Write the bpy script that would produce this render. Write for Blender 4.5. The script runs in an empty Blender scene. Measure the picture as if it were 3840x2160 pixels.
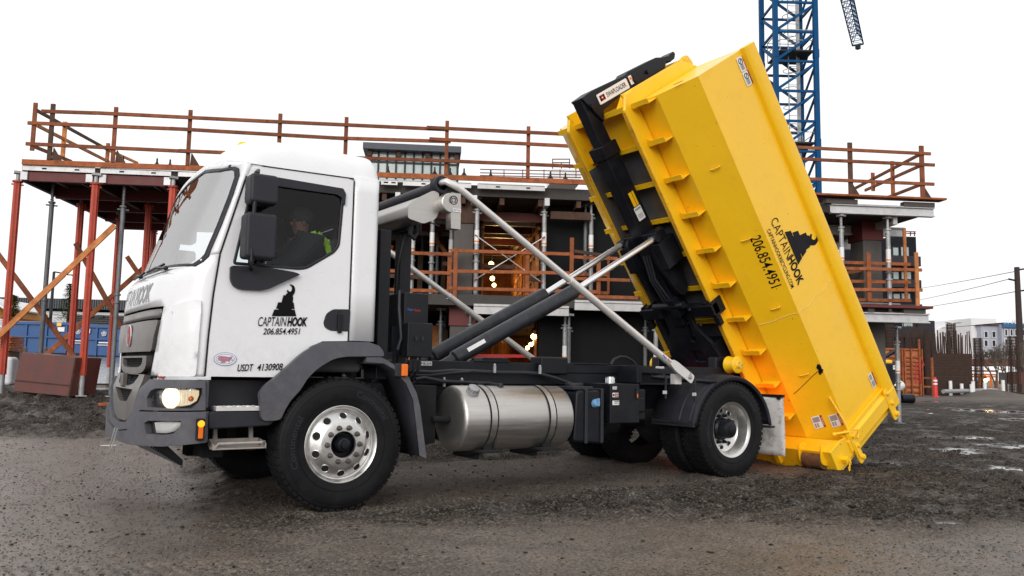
import bpy, bmesh, math, random
import numpy as np
from mathutils import Vector, Matrix, noise
from mathutils.geometry import delaunay_2d_cdt

# ------------------------------------------------------------------ camera
scene = bpy.context.scene
COL = scene.collection
CP = np.array([-2.5238, -6.004, 1.0893])
YAW, PIT, ROL, FPX = 0.5972, 0.1012, 0.018, 3065.03
_F = np.array([math.sin(YAW)*math.cos(PIT), math.cos(YAW)*math.cos(PIT), math.sin(PIT)])
_R0 = np.array([math.cos(YAW), -math.sin(YAW), 0.0]); _U0 = np.cross(_R0, _F)
CR = math.cos(ROL)*_R0 + math.sin(ROL)*_U0
CU = -math.sin(ROL)*_R0 + math.cos(ROL)*_U0
CF = _F
camd = bpy.data.cameras.new('camera'); cam = bpy.data.objects.new('camera', camd); COL.objects.link(cam)
camd.sensor_width = 36.0; camd.lens = FPX/3840*36.0
camd.clip_start = 0.1; camd.clip_end = 3000
m4 = Matrix.Identity(4)
for i in range(3):
    m4[i][0] = CR[i]; m4[i][1] = CU[i]; m4[i][2] = -CF[i]; m4[i][3] = CP[i]
cam.matrix_world = m4
scene.camera = cam

# ------------------------------------------------------------------ overcast sky, soft sun, exposure
world = bpy.data.worlds.new('World'); scene.world = world; world.use_nodes = True
nt = world.node_tree; nt.nodes.clear()
sky = nt.nodes.new('ShaderNodeTexSky'); sky.sky_type = 'NISHITA'; sky.sun_disc = False
SUN_EL, SUN_ROT = math.radians(23), math.radians(228)
sky.sun_elevation = SUN_EL; sky.sun_rotation = SUN_ROT
sky.air_density = 2.0; sky.dust_density = 6.0
hs = nt.nodes.new('ShaderNodeHueSaturation'); hs.inputs['Saturation'].default_value = 0.12
mx = nt.nodes.new('ShaderNodeMix'); mx.data_type = 'RGBA'
mx.inputs[0].default_value = 0.86
mx.inputs[7].default_value = (12, 12, 12.2, 1)      # even cloud cover over the clear sky
tc = nt.nodes.new('ShaderNodeTexCoord'); cn = nt.nodes.new('ShaderNodeTexNoise')
cn.inputs['Scale'].default_value = 2.2; cn.inputs['Detail'].default_value = 5
cmr = nt.nodes.new('ShaderNodeMapRange'); cmr.inputs[1].default_value = .3; cmr.inputs[2].default_value = .75
cmr.inputs[3].default_value = 11.2; cmr.inputs[4].default_value = 9.4
cc = nt.nodes.new('ShaderNodeCombineColor')
bg = nt.nodes.new('ShaderNodeBackground'); bg.inputs[1].default_value = 0.115
wo = nt.nodes.new('ShaderNodeOutputWorld')
L = nt.links.new
L(tc.outputs['Generated'], cn.inputs['Vector']); L(cn.outputs[0], cmr.inputs[0])
for k in range(3): L(cmr.outputs[0], cc.inputs[k])
L(sky.outputs[0], hs.inputs['Color']); L(hs.outputs[0], mx.inputs[6]); L(cc.outputs[0], mx.inputs[7])
L(mx.outputs[2], bg.inputs[0]); L(bg.outputs[0], wo.inputs[0])
sund = bpy.data.lights.new('sun', 'SUN'); sund.energy = 1.5; sund.angle = math.radians(35); sund.color = (1, .97, .92)
sun = bpy.data.objects.new('sun', sund); COL.objects.link(sun)
# sun stands behind the camera's left shoulder, high behind the cloud
sdir = Vector((math.sin(SUN_ROT)*math.cos(SUN_EL), math.cos(SUN_ROT)*math.cos(SUN_EL), math.sin(SUN_EL)))
sun.rotation_euler = (-sdir).to_track_quat('-Z', 'Y').to_euler(); sun.location = (0, 0, 60)
scene.view_settings.view_transform = 'Standard'; scene.view_settings.look = 'None'
scene.view_settings.exposure = 0.0; scene.view_settings.gamma = 1.0
scene.render.resolution_x = 1024; scene.render.resolution_y = 576
cy = scene.cycles
cy.max_bounces = 8; cy.diffuse_bounces = 3; cy.glossy_bounces = 4; cy.transmission_bounces = 6; cy.transparent_max_bounces = 10
cy.caustics_reflective = False; cy.caustics_refractive = False; cy.sample_clamp_indirect = 6
try: cy.use_denoising = True
except Exception: pass

# ------------------------------------------------------------------ measuring helpers: sight lines of the photograph met with real planes
def _ray(px, py): return CF + CR*((px-1920)/FPX) - CU*((py-1080)/FPX)
def on_plane(px, py, n, d):
    r = _ray(px, py); t = (d - CP@n)/(r@n); return CP + t*r
def atY(px, py, y): return on_plane(px, py, np.array([0., 1, 0]), y)
def atX(px, py, x): return on_plane(px, py, np.array([1., 0, 0]), x)
def atD(px, py, depth): return CP + _ray(px, py)*depth
AN = math.radians(-28.5)
EU = np.array([math.cos(AN), math.sin(AN), 0.0]); EV = np.array([-math.sin(AN), math.cos(AN), 0.0]); EZ = np.array([0., 0, 1])
def W(u, v, z): return EU*u + EV*v + EZ*z            # building frame -> world
def uvz(P): return np.array([P@EU, P@EV, P[2]])
def fa(px, py, v): return uvz(on_plane(px, py, EV, v))   # facade point (u, v, z)

def terrain0(x, y):
    u = x*EU[0]+y*EU[1]; v = x*EV[0]+y*EV[1]
    w = min(1, max(0, (4.5-u)/7.0)); w = w*w*(3-2*w)
    return 0.047*max(0.0, v-2.3)*w if v < 40 else 0.047*37.7*w

# ------------------------------------------------------------------ mesh builder
def _frame(d):
    d = Vector(d).normalized()
    a = Vector((0, 0, 1)) if abs(d.z) < .95 else Vector((1, 0, 0))
    x = d.cross(a).normalized(); y = x.cross(d).normalized()
    return x, y, d
class MB:
    def __init__(s): s.v = []; s.f = []; s.mi = []
    def add(s, vs, fs, mi=0):
        o = len(s.v); s.v += [tuple(float(c) for c in v) for v in vs]
        s.f += [tuple(i+o for i in f) for f in fs]; s.mi += [mi]*len(fs); return s
    def box(s, c, size, ex=(1, 0, 0), ey=(0, 1, 0), ez=(0, 0, 1), mi=0):
        c = np.array(c, float); ex, ey, ez = [np.array(e, float) for e in (ex, ey, ez)]
        a, b, d = [k/2 for k in size]
        vs = [c+ex*i*a+ey*j*b+ez*k*d for k in (-1, 1) for j in (-1, 1) for i in (-1, 1)]
        return s.add(vs, [(0, 2, 3, 1), (4, 5, 7, 6), (0, 1, 5, 4), (2, 6, 7, 3), (0, 4, 6, 2), (1, 3, 7, 5)], mi)
    def bx(s, lo, hi, mi=0):
        lo = np.array(lo, float); hi = np.array(hi, float)
        return s.box((lo+hi)/2, np.abs(hi-lo), mi=mi)
    def bar(s, a, b, w, h, up=(0, 0, 1), mi=0):
        a = Vector(a); b = Vector(b); d = (b-a); ln = d.length; d.normalize(); up = Vector(up)
        if abs(d.dot(up)) > .99: up = Vector((1, 0, 0))
        x = d.cross(up).normalized(); z = x.cross(d).normalized()
        return s.box((a+b)/2, (w, ln, h), x, d, z, mi)
    def tube(s, pts, r, n=12, cap=True, mi=0):
        pts = [Vector(p) for p in pts]; rs = r if isinstance(r, (list, tuple)) else [r]*len(pts)
        o = len(s.v); vs = []; px = None
        for i, p in enumerate(pts):
            d = (pts[min(i+1, len(pts)-1)]-pts[max(i-1, 0)]).normalized()
            if px is None: x, y, _ = _frame(d); y = d.cross(x).normalized()
            else:
                x = (px - d*px.dot(d)).normalized(); y = d.cross(x).normalized()
            px = x
            for k in range(n):
                t = 2*math.pi*k/n; vs.append(p + x*rs[i]*math.cos(t) + y*rs[i]*math.sin(t))
        fs = [(i*n+k, i*n+(k+1) % n, (i+1)*n+(k+1) % n, (i+1)*n+k) for i in range(len(pts)-1) for k in range(n)]
        if cap: fs += [tuple(range(n-1, -1, -1)), tuple((len(pts)-1)*n+k for k in range(n))]
        return s.add(vs, fs, mi)
    def cyl(s, a, b, r, n=16, mi=0): return s.tube([a, b], r, n, True, mi)
    def lathe(s, prof, c, axis, n=40, mi=0, a0=0, a1=2*math.pi):
        """prof: (t along axis, radius)"""
        x, y, d = _frame(axis); c = Vector(c); full = abs(a1-a0-2*math.pi) < 1e-6
        m = n if full else n+1; vs = []
        for t, r in prof:
            for k in range(m):
                a = a0+(a1-a0)*k/n; vs.append(c + d*t + x*r*math.cos(a) + y*r*math.sin(a))
        fs = []
        for i in range(len(prof)-1):
            for k in range(n):
                k2 = (k+1) % m; fs.append((i*m+k, i*m+k2, (i+1)*m+k2, (i+1)*m+k))
        return s.add(vs, fs, mi)
    def prism(s, poly, O, ex, ey, ez, depth, mi=0):
        """polygon in (ex, ey), pushed along ez by depth"""
        O, ex, ey, ez = [np.array(k, float) for k in (O, ex, ey, ez)]; n = len(poly)
        vs = [O+ex*p[0]+ey*p[1] for p in poly]+[O+ex*p[0]+ey*p[1]+ez*depth for p in poly]
        fs = [tuple(range(n-1, -1, -1)), tuple(range(n, 2*n))]+[(i, (i+1) % n, n+(i+1) % n, n+i) for i in range(n)]
        return s.add(vs, fs, mi)
    def ball(s, c, r, n=12, m=8, sx=1, sy=1, sz=1, mi=0):
        vs = []; c = np.array(c, float)
        for i in range(m+1):
            t = math.pi*i/m
            for k in range(n):
                a = 2*math.pi*k/n; vs.append(c+np.array([sx*r*math.sin(t)*math.cos(a), sy*r*math.sin(t)*math.sin(a), sz*r*math.cos(t)]))
        fs = [(i*n+k, (i+1)*n+k, (i+1)*n+(k+1) % n, i*n+(k+1) % n) for i in range(m) for k in range(n)]
        return s.add(vs, fs, mi)
    def torus(s, c, axis, R, r, n=32, k=8, mi=0):
        x, y, d = _frame(axis); c = Vector(c)
        pts = [c+x*R*math.cos(2*math.pi*i/n)+y*R*math.sin(2*math.pi*i/n) for i in range(n+1)]
        return s.tube(pts, r, k, False, mi)
    def build(s, name, mat, parent=None, bevel=0.0, smooth=40, solid=0.0, seg=2, **kw):
        me = bpy.data.meshes.new(name)
        lo = np.array(s.v).min(0); hi = np.array(s.v).max(0)
        if parent is None: org = np.array([(lo[0]+hi[0])/2, (lo[1]+hi[1])/2, lo[2]])
        else: org = root_loc(parent)
        me.from_pydata([tuple(np.array(v)-org) for v in s.v], [], s.f)
        bm = bmesh.new(); bm.from_mesh(me)
        bmesh.ops.remove_doubles(bm, verts=bm.verts, dist=1e-5)
        if kw.pop('fixn', True): bmesh.ops.recalc_face_normals(bm, faces=bm.faces)
        bm.to_mesh(me); bm.free()
        mats = mat if isinstance(mat, (list, tuple)) else [mat]
        for q in mats: me.materials.append(q)
        if len(mats) > 1 and len(me.polygons) == len(s.mi): me.polygons.foreach_set('material_index', s.mi)
        if smooth:
            me.polygons.foreach_set('use_smooth', [True]*len(me.polygons))
            me.set_sharp_from_angle(angle=math.radians(smooth))
        o = bpy.data.objects.new(name, me); COL.objects.link(o)
        if parent is None: o.location = org
        else: o.parent = parent
        if solid:
            md = o.modifiers.new('shell', 'SOLIDIFY'); md.thickness = solid; md.offset = kw.pop('soff', -1)
        if bevel:
            md = o.modifiers.new('edge', 'BEVEL'); md.width = bevel; md.segments = seg; md.limit_method = 'ANGLE'; md.angle_limit = math.radians(40); md.harden_normals = True
        tag(o, **kw); return o
def root_loc(o):
    while o.parent is not None: o = o.parent
    return np.array(o.location)
def tag(o, label=None, cat=None, group=None, kind=None, soff=None):
    if label: o['label'] = label
    if cat: o['category'] = cat; o['kind'] = 'thing'
    if group: o['group'] = group
    if kind: o['kind'] = kind
    return o
def thing(name, loc, label, cat, group=None):
    o = bpy.data.objects.new(name, None); COL.objects.link(o); o.location = tuple(float(c) for c in loc)
    o.empty_display_size = .2
    return tag(o, label, cat, group)
def dup(o, loc, label=None):
    c = o.copy(); COL.objects.link(c); c.location = tuple(float(k) for k in loc)
    if label: c['label'] = label
    for ch in list(o.children):
        d = ch.copy(); COL.objects.link(d); d.parent = c
        for g in list(ch.children):
            e = g.copy(); COL.objects.link(e); e.parent = d
    return c

def in_poly(pts, poly):
    pts = np.asarray(pts); x, y = pts[:, 0], pts[:, 1]; r = np.zeros(len(pts), bool); n = len(poly)
    for i in range(n):
        x1, y1 = poly[i]; x2, y2 = poly[(i+1) % n]
        if y1 == y2: continue
        c = ((y1 > y) != (y2 > y)) & (x < (x2-x1)*(y-y1)/(y2-y1)+x1); r ^= c
    return r
def resample(poly, step):
    out = []
    for i in range(len(poly)):
        a = np.array(poly[i], float); b = np.array(poly[(i+1) % len(poly)], float)
        k = max(1, int(math.ceil(np.linalg.norm(b-a)/step)))
        out += [tuple(a+(b-a)*j/k) for j in range(k)]
    return out
def rounded(poly, r, n=4):
    """round the corners of a 2-D polygon; r a number or one per corner"""
    out = []; N = len(poly)
    for i in range(N):
        rr = r[i] if isinstance(r, (list, tuple)) else r
        p = np.array(poly[i], float); a = np.array(poly[i-1], float)-p; b = np.array(poly[(i+1) % N], float)-p
        la, lb = np.linalg.norm(a), np.linalg.norm(b)
        rr = min(rr, la*.48, lb*.48)
        if rr <= 0: out.append(tuple(p)); continue
        A = p+a/la*rr; B = p+b/lb*rr
        for k in range(n+1):
            t = k/n; out.append(tuple((1-t)**2*A+2*t*(1-t)*p+t*t*B))
    return out
def sheet(mb, poly, holes, fmap, outward=None, step=.06, mi=0):
    """triangulated sheet from a 2-D polygon with holes, laid on a surface by fmap(a, b)"""
    loops = [resample(poly, step)]+[resample(h, step) for h in holes]
    vs = []; es = []
    for lp in loops:
        o = len(vs); vs += lp; es += [(o+i, o+(i+1) % len(lp)) for i in range(len(lp))]
    P = np.array(loops[0]); lo = P.min(0); hi = P.max(0)
    gx = np.arange(lo[0]+step/2, hi[0], step); gy = np.arange(lo[1]+step/2, hi[1], step)
    if len(gx) and len(gy):
        g = np.array([(x, y) for x in gx for y in gy]); k = in_poly(g, loops[0])
        for h in loops[1:]: k &= ~in_poly(g, h)
        g = g[k]; B = np.array(vs)
        if len(g):
            d = np.min(np.hypot(g[:, None, 0]-B[None, :, 0], g[:, None, 1]-B[None, :, 1]), axis=1); g = g[d > step*.45]
            vs = vs+[tuple(q) for q in g]
    r = delaunay_2d_cdt([Vector(v) for v in vs], es, [], 0, 1e-6)
    V = np.array([tuple(v) for v in r[0]]); T = [tuple(f) for f in r[2]]
    c = np.array([V[list(t)].mean(0) for t in T]); k = in_poly(c, loops[0])
    for h in loops[1:]: k &= ~in_poly(c, h)
    T = [t for t, q in zip(T, k) if q]
    Q = np.array([fmap(a, b) for a, b in V], float)
    if outward is not None:
        n = np.zeros(3)
        for t in T:
            n += np.cross(Q[t[1]]-Q[t[0]], Q[t[2]]-Q[t[0]])
        if n@np.array(outward, float) < 0: T = [t[::-1] for t in T]
    mb.add(Q, T, mi); return mb
_tcache = {}
def text_geo(s, bold=0.0, shear=0.0):
    k = (s, bold, shear)
    if k in _tcache: return _tcache[k]
    cu = bpy.data.curves.new('lettering', 'FONT'); cu.body = s; cu.size = 1.0; cu.offset = bold; cu.shear = shear
    cu.resolution_u = 4
    o = bpy.data.objects.new('lettering', cu); COL.objects.link(o)
    dg = bpy.context.evaluated_depsgraph_get(); me = o.evaluated_get(dg).to_mesh()
    V = np.array([tuple(v.co)[:2] for v in me.vertices]); Fc = [tuple(p.vertices) for p in me.polygons]
    o.evaluated_get(dg).to_mesh_clear(); bpy.data.objects.remove(o); bpy.data.curves.remove(cu)
    _tcache[k] = (V, Fc); return V, Fc
def text(mb, s, O, ex, ey, w, h, bold=0.0, shear=0.0, mi=0):
    """letters in a box of width w, height h with its lower left corner at O"""
    V, Fc = text_geo(s, bold, shear); lo = V.min(0); hi = V.max(0); q = (V-lo)/(hi-lo)
    O, ex, ey = np.array(O, float), np.array(ex, float), np.array(ey, float)
    return mb.add([O+ex*a*w+ey*b*h for a, b in q], Fc, mi)

# ------------------------------------------------------------------ materials
def lin(r, g, b):
    f = lambda c: c/12.92 if c <= .04045 else ((c+.055)/1.055)**2.4
    return (f(r/255), f(g/255), f(b/255))
def mat(name, col, rough=.5, metal=0.0, var=.12, scale=6.0, bump=0.0, bscale=60.0, coat=0.0, spec=.5, stretch=None, dirt=None, dcol=(.07, .05, .04), dscale=5.0, rvar=.08, obvar=0.0, chips=None, zdirt=0.0):
    m = bpy.data.materials.new(name); m.use_nodes = True; n = m.node_tree.nodes; l = m.node_tree.links.new
    p = n['Principled BSDF']; p.inputs['Metallic'].default_value = metal; p.inputs['Specular IOR Level'].default_value = spec
    if coat: p.inputs['Coat Weight'].default_value = coat; p.inputs['Coat Roughness'].default_value = .06
    tc = n.new('ShaderNodeTexCoord'); vec = tc.outputs['Object']
    if stretch:
        mp = n.new('ShaderNodeMapping'); mp.inputs['Scale'].default_value = stretch; l(vec, mp.inputs[0]); vec = mp.outputs[0]
    nz = n.new('ShaderNodeTexNoise'); nz.inputs['Scale'].default_value = scale; nz.inputs['Detail'].default_value = 6; nz.inputs['Roughness'].default_value = .62
    l(vec, nz.inputs['Vector'])
    mr = n.new('ShaderNodeMapRange'); mr.inputs[1].default_value = .28; mr.inputs[2].default_value = .72; l(nz.outputs[0], mr.inputs[0])
    mi = n.new('ShaderNodeMix'); mi.data_type = 'RGBA'
    mi.inputs[6].default_value = tuple(min(1, c*(1-var)) for c in col)+(1,); mi.inputs[7].default_value = tuple(min(1, c*(1+var)) for c in col)+(1,)
    l(mr.outputs[0], mi.inputs[0]); out = mi.outputs[2]
    if obvar:
        oi = n.new('ShaderNodeObjectInfo'); hv = n.new('ShaderNodeHueSaturation')
        m2 = n.new('ShaderNodeMapRange'); m2.inputs[3].default_value = 1-obvar; m2.inputs[4].default_value = 1+obvar
        l(oi.outputs['Random'], m2.inputs[0]); l(m2.outputs[0], hv.inputs['Value']); l(out, hv.inputs['Color']); out = hv.outputs[0]
    if dirt:
        dn = n.new('ShaderNodeTexNoise'); dn.inputs['Scale'].default_value = dscale; dn.inputs['Detail'].default_value = 9; dn.inputs['Roughness'].default_value = .7
        l(tc.outputs['Object'], dn.inputs['Vector'])
        dr = n.new('ShaderNodeMapRange'); dr.inputs[1].default_value = .5; dr.inputs[2].default_value = .75; dr.inputs[4].default_value = dirt; l(dn.outputs[0], dr.inputs[0])
        md = n.new('ShaderNodeMix'); md.data_type = 'RGBA'; md.inputs[7].default_value = tuple(dcol)+(1,)
        l(dr.outputs[0], md.inputs[0]); l(out, md.inputs[6]); out = md.outputs[2]
    if chips:
        dn = n.new('ShaderNodeTexNoise'); dn.inputs['Scale'].default_value = 22; dn.inputs['Detail'].default_value = 5; dn.inputs['Roughness'].default_value = .6
        l(tc.outputs['Object'], dn.inputs['Vector'])
        dr = n.new('ShaderNodeMapRange'); dr.inputs[1].default_value = .685; dr.inputs[2].default_value = .73; dr.inputs[4].default_value = .85; l(dn.outputs[0], dr.inputs[0])
        md = n.new('ShaderNodeMix'); md.data_type = 'RGBA'; md.inputs[7].default_value = tuple(chips)+(1,)
        l(dr.outputs[0], md.inputs[0]); l(out, md.inputs[6]); out = md.outputs[2]
    if zdirt:       # road film, thicker low down
        sx = n.new('ShaderNodeSeparateXYZ'); l(tc.outputs['Object'], sx.inputs[0])
        zr = n.new('ShaderNodeMapRange'); zr.inputs[1].default_value = 1.5; zr.inputs[2].default_value = .75; zr.inputs[4].default_value = zdirt; l(sx.outputs[2], zr.inputs[0])
        dn = n.new('ShaderNodeTexNoise'); dn.inputs['Scale'].default_value = 16; dn.inputs['Detail'].default_value = 8; dn.inputs['Roughness'].default_value = .75; l(tc.outputs['Object'], dn.inputs['Vector'])
        dr = n.new('ShaderNodeMapRange'); dr.inputs[1].default_value = .42; dr.inputs[2].default_value = .62; l(dn.outputs[0], dr.inputs[0])
        mu = n.new('ShaderNodeMath'); mu.operation = 'MULTIPLY'; l(zr.outputs[0], mu.inputs[0]); l(dr.outputs[0], mu.inputs[1])
        md = n.new('ShaderNodeMix'); md.data_type = 'RGBA'; md.inputs[7].default_value = (.22, .19, .165, 1); l(mu.outputs[0], md.inputs[0]); l(out, md.inputs[6]); out = md.outputs[2]
    l(out, p.inputs['Base Color'])
    rr = n.new('ShaderNodeMapRange'); rr.inputs[3].default_value = max(.02, rough-rvar); rr.inputs[4].default_value = min(1, rough+rvar); l(mr.outputs[0], rr.inputs[0]); l(rr.outputs[0], p.inputs['Roughness'])
    if bump:
        bn = n.new('ShaderNodeTexNoise'); bn.inputs['Scale'].default_value = bscale; bn.inputs['Detail'].default_value = 4; l(vec, bn.inputs['Vector'])
        bp = n.new('ShaderNodeBump'); bp.inputs['Strength'].default_value = bump; bp.inputs['Distance'].default_value = .01
        l(bn.outputs[0], bp.inputs['Height']); l(bp.outputs[0], p.inputs['Normal'])
    return m
def wood(name, col, dark=.35, axis='xyz', obvar=.18):
    """sawn timber: streaks, knots and stains"""
    m = mat(name, col, rough=.75, var=.38, scale=6, bump=.35, bscale=26, dirt=.75, dcol=tuple(c*dark for c in col), dscale=2.6, spec=.25, obvar=obvar)
    return m
def emit(name, col, strength):
    m = bpy.data.materials.new(name); m.use_nodes = True; n = m.node_tree.nodes; n.clear()
    e = n.new('ShaderNodeEmission'); o = n.new('ShaderNodeOutputMaterial'); e.inputs[0].default_value = tuple(col)+(1,); e.inputs[1].default_value = strength
    m.node_tree.links.new(e.outputs[0], o.inputs[0]); return m
def glass(name, tint, ior=1.5, rough=.0):
    m = bpy.data.materials.new(name); m.use_nodes = True; n = m.node_tree.nodes; l = m.node_tree.links.new; n.clear()
    t = n.new('ShaderNodeBsdfTransparent'); t.inputs[0].default_value = tuple(tint)+(1,)
    g = n.new('ShaderNodeBsdfGlossy'); g.inputs['Roughness'].default_value = rough; g.inputs['Color'].default_value = (1, 1, 1, 1); f = n.new('ShaderNodeFresnel'); f.inputs[0].default_value = ior
    x = n.new('ShaderNodeMixShader'); o = n.new('ShaderNodeOutputMaterial')
    l(f.outputs[0], x.inputs[0]); l(t.outputs[0], x.inputs[1]); l(g.outputs[0], x.inputs[2]); l(x.outputs[0], o.inputs[0]); return m
M = dict(
 white=mat('white_paint', (.78, .785, .81), .28, var=.02, coat=.5, rvar=.015, zdirt=.22),
 grey=mat('grey_plastic', (.082, .084, .102), .5, spec=.3, zdirt=.18, var=.12, bump=.06, bscale=300, dirt=.25, dcol=(.17, .15, .13), dscale=4),
 dgrey=mat('dark_grey_plastic', (.022, .023, .030), .5, spec=.3, var=.15, bump=.05, bscale=300),
 bronze=mat('grille_grey', (.16, .145, .14), .38, metal=.35, var=.06),
 black=mat('black_paint', (.007, .008, .012), .38, var=.25, spec=.28, dirt=.3, dcol=(.03, .028, .03), dscale=3),
 jib=mat('black_hoist_paint', (.006, .007, .011), .42, var=.3, spec=.28, scale=4, dirt=.4, dcol=(.024, .023, .027), dscale=4),
 rubber=mat('tyre_rubber', (.006, .006, .0075), .62, var=.3, spec=.2, scale=14, bump=.12, bscale=90, dirt=.45, dcol=(.026, .025, .026), dscale=6),
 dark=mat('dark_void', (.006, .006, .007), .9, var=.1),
 alu=mat('polished_aluminium', (.66, .65, .64), .34, metal=.9, var=.06, scale=20, dirt=.45, dcol=(.33, .29, .25), dscale=9),
 tank=mat('brushed_aluminium', (.52, .50, .48), .42, metal=.95, var=.10, scale=3, stretch=(1, 14, 14), bump=.03, bscale=60, dirt=.35, dcol=(.40, .35, .30), dscale=3.5),
 armalu=mat('satin_aluminium', (.74, .72, .71), .34, metal=.45, var=.05, dirt=.2, dcol=(.4, .37, .34)),
 chrome=mat('chrome', (.86, .87, .90), .18, metal=.8, var=.02),
 steeld=mat('weathered_steel', (.15, .155, .165), .55, metal=.4, var=.25, scale=8, dirt=.5, dcol=(.06, .05, .045), obvar=.2),
 steel=mat('galvanised_steel', (.36, .365, .37), .5, metal=.35, var=.25, scale=8, dirt=.5, dcol=(.12, .10, .09), obvar=.2),
 cyl=mat('cylinder_paint', (.022, .024, .032), .40, var=.25, spec=.4, scale=9, dirt=.5, dcol=(.075, .075, .082), dscale=12),
 yellow=mat('yellow_paint', (.93, .54, .010), .36, var=.05, scale=2, coat=.2, dirt=.30, dcol=(.58, .29, .01), dscale=4, chips=(.10, .055, .02), rvar=.12),
 ydark=mat('dark_grey_blotched', (.075, .080, .095), .5, var=.4, scale=2.2, dirt=.5, dcol=(.22, .13, .02), dscale=2.0),  # dark grey with yellow-brown blotches
 ywear=mat('worn_yellow_paint', (.72, .37, .012), .5, var=.15, scale=6, dirt=.9, dcol=(.05, .032, .022), dscale=6),
 rustd=mat('rusty_drum', (.10, .045, .02), .75, var=.5, scale=9, dirt=.6, dcol=(.5, .26, .02), dscale=7),
 navy=mat('decal_navy', (.006, .006, .010), .5, var=.05, spec=.12),
 ink=mat('decal_black', (.004, .004, .005), .5, var=.05, spec=.12),
 wdecal=mat('decal_white', (.78, .78, .78), .4, var=.04),
 rdecal=mat('decal_red', (.35, .02, .015), .4, var=.05),
 odecal=mat('decal_orange', (.8, .22, .02), .4, var=.05),
 bdecal=mat('decal_blue', (.03, .09, .42), .4, var=.05),
 gdecal=mat('decal_grey', (.3, .3, .31), .5, var=.1),
 amber=mat('amber_lens', (.8, .16, .008), .2, var=.05),
 lug=mat('lug_steel', (.10, .088, .08), .5, metal=.4),
 badge=mat('red_badge', (.36, .012, .02), .45, var=.1, spec=.2),
 glassf=glass('windscreen_glass', (.84, .88, .89), 7.0),
 glassd=glass('tinted_glass', (.84, .88, .90), 1.33),
 lensg=glass('lamp_glass', (.93, .93, .93), 1.5),
 seat=mat('seat_cloth', (.065, .065, .07), .9, var=.2),
 lampw=emit('headlamp_glow', (1, .86, .60), 5.0),
 lampa=emit('amber_glow', (1, .30, .015), 2.6),
 bulb=emit('bulb_glow', (1, .62, .18), 14.0),
 reflg=emit('reflector_glow', (1, .80, .50), .85), reflg2=emit('halo_glow', (1, .80, .48), 2.2),  # lamplight put into the reflector and a halo ring as emission
 wood=wood('orange_lumber', (.31, .095, .036), dark=.28),
 woodl=wood('fresh_lumber', (.50, .19, .065)),
 woodd=wood('weathered_lumber', (.085, .045, .030)),
 woodb=wood('browned_lumber', (.22, .070, .032), dark=.25),
 redw=mat('red_girder', (.12, .018, .016), .6, var=.3, scale=5, dirt=.5, dcol=(.05, .02, .018)),
 redp=mat('red_prop_paint', (.46, .055, .025), .5, var=.2, scale=7, dirt=.45, dcol=(.14, .03, .02), obvar=.12),
 conc=mat('concrete', (.092, .083, .077), .85, var=.2, scale=3, bump=.15, bscale=30, dirt=.4, dcol=(.07, .062, .058)),
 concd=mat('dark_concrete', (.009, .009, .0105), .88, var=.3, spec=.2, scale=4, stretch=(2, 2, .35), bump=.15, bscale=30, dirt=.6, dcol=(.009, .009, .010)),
 beam=mat('aluminium_beam', (.55, .55, .56), .45, metal=.3, var=.1, dirt=.45, dcol=(.2, .17, .14), obvar=.1),
 ply=mat('formwork_ply', (.018, .015, .015), .75, var=.3, dirt=.4, dcol=(.07, .03, .022)),
)
# ------------------------------------------------------------------ ground comes in p5; the truck first
def R1(x, y): return (400+x/2.337, 520+y/2.337)
def R2(x, y): return (400+x/2.337, 1000+y/2.337)
def R3(x, y): return (400+x/2.1467, 1400+y/2.1467)
def R4(x, y): return (1400+x/2.337, 640+y/2.337)
def R5(x, y): return (1400+x/2.337, 1200+y/2.337)
def R6(x, y): return (2050+x/2.337, 160+y/2.337)
def R7(x, y): return (2050+x/2.337, 740+y/2.337)
def R8(x, y): return (2400+x/2.337, 1240+y/2.337)
def A1(x, y): return (x/2.576, 340+y/2.576)
def A2(x, y): return (x/2.196, 900+y/2.196)
def A3(x, y): return (1000+x/1.9815, 400+y/1.9815)
def A4(x, y): return (1400+x/2.342, 840+y/2.342)
def A5(x, y): return (2700+x/1.907, y/1.907)
def A6(x, y): return (2900+x/2.587, 500+y/2.587)
def A7(x, y): return (3040+x/2.5875, 1000+y/2.5875)
def A8(x, y): return (2700+x/1.685, 1300+y/1.685)

Z3_ = (0, 0, 1)
truck = thing('hooklift_truck', (1.6, 1.16, 0), 'white cab-over hooklift truck with lit headlight, tipping its hoist', 'truck')
HW = 1.10; YC = 1.16
XC = ([.4, 1.0, 1.3, 1.6, 1.9, 2.3, 2.534, 2.75], [-1.0, -1.03, -1.02, -1.0, -.966, -.859, -.796, -.74])
XF = ([.4, .9, 1.0, 1.3, 1.6, 1.76, 1.86, 2.3, 2.6, 2.75], [-1.37, -1.37, -1.335, -1.345, -1.325, -1.30, -1.20, -1.05, -.945, -.895])
_oc = {}
def outl(z):
    k = round(z, 3)
    if k in _oc: return _oc[k]
    xc = np.interp(z, *XC); xf = np.interp(z, *XF)
    t = np.sin(np.linspace(-math.pi/2, math.pi/2, 241)); y = YC + HW*t
    x = xc-(xc-xf)*np.sqrt(np.clip(1-np.abs(t)**4, 0, 1))
    d = np.r_[0, np.cumsum(np.hypot(np.diff(x), np.diff(y)))]; s = d/d[-1]*2-1
    _oc[k] = (s, x, y); return _oc[k]
def Fr(s, z, off=0.0):
    S, X, Yv = outl(z); e = .01
    x = np.interp(s, S, X); y = np.interp(s, S, Yv)
    if off:
        x1, x2 = np.interp([s-e, s+e], S, X); y1, y2 = np.interp([s-e, s+e], S, Yv)
        n = np.array([-(y2-y1), (x2-x1)]); n /= max(1e-9, np.linalg.norm(n)); x += n[0]*off; y += n[1]*off
    return np.array([x, y, z])
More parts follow.
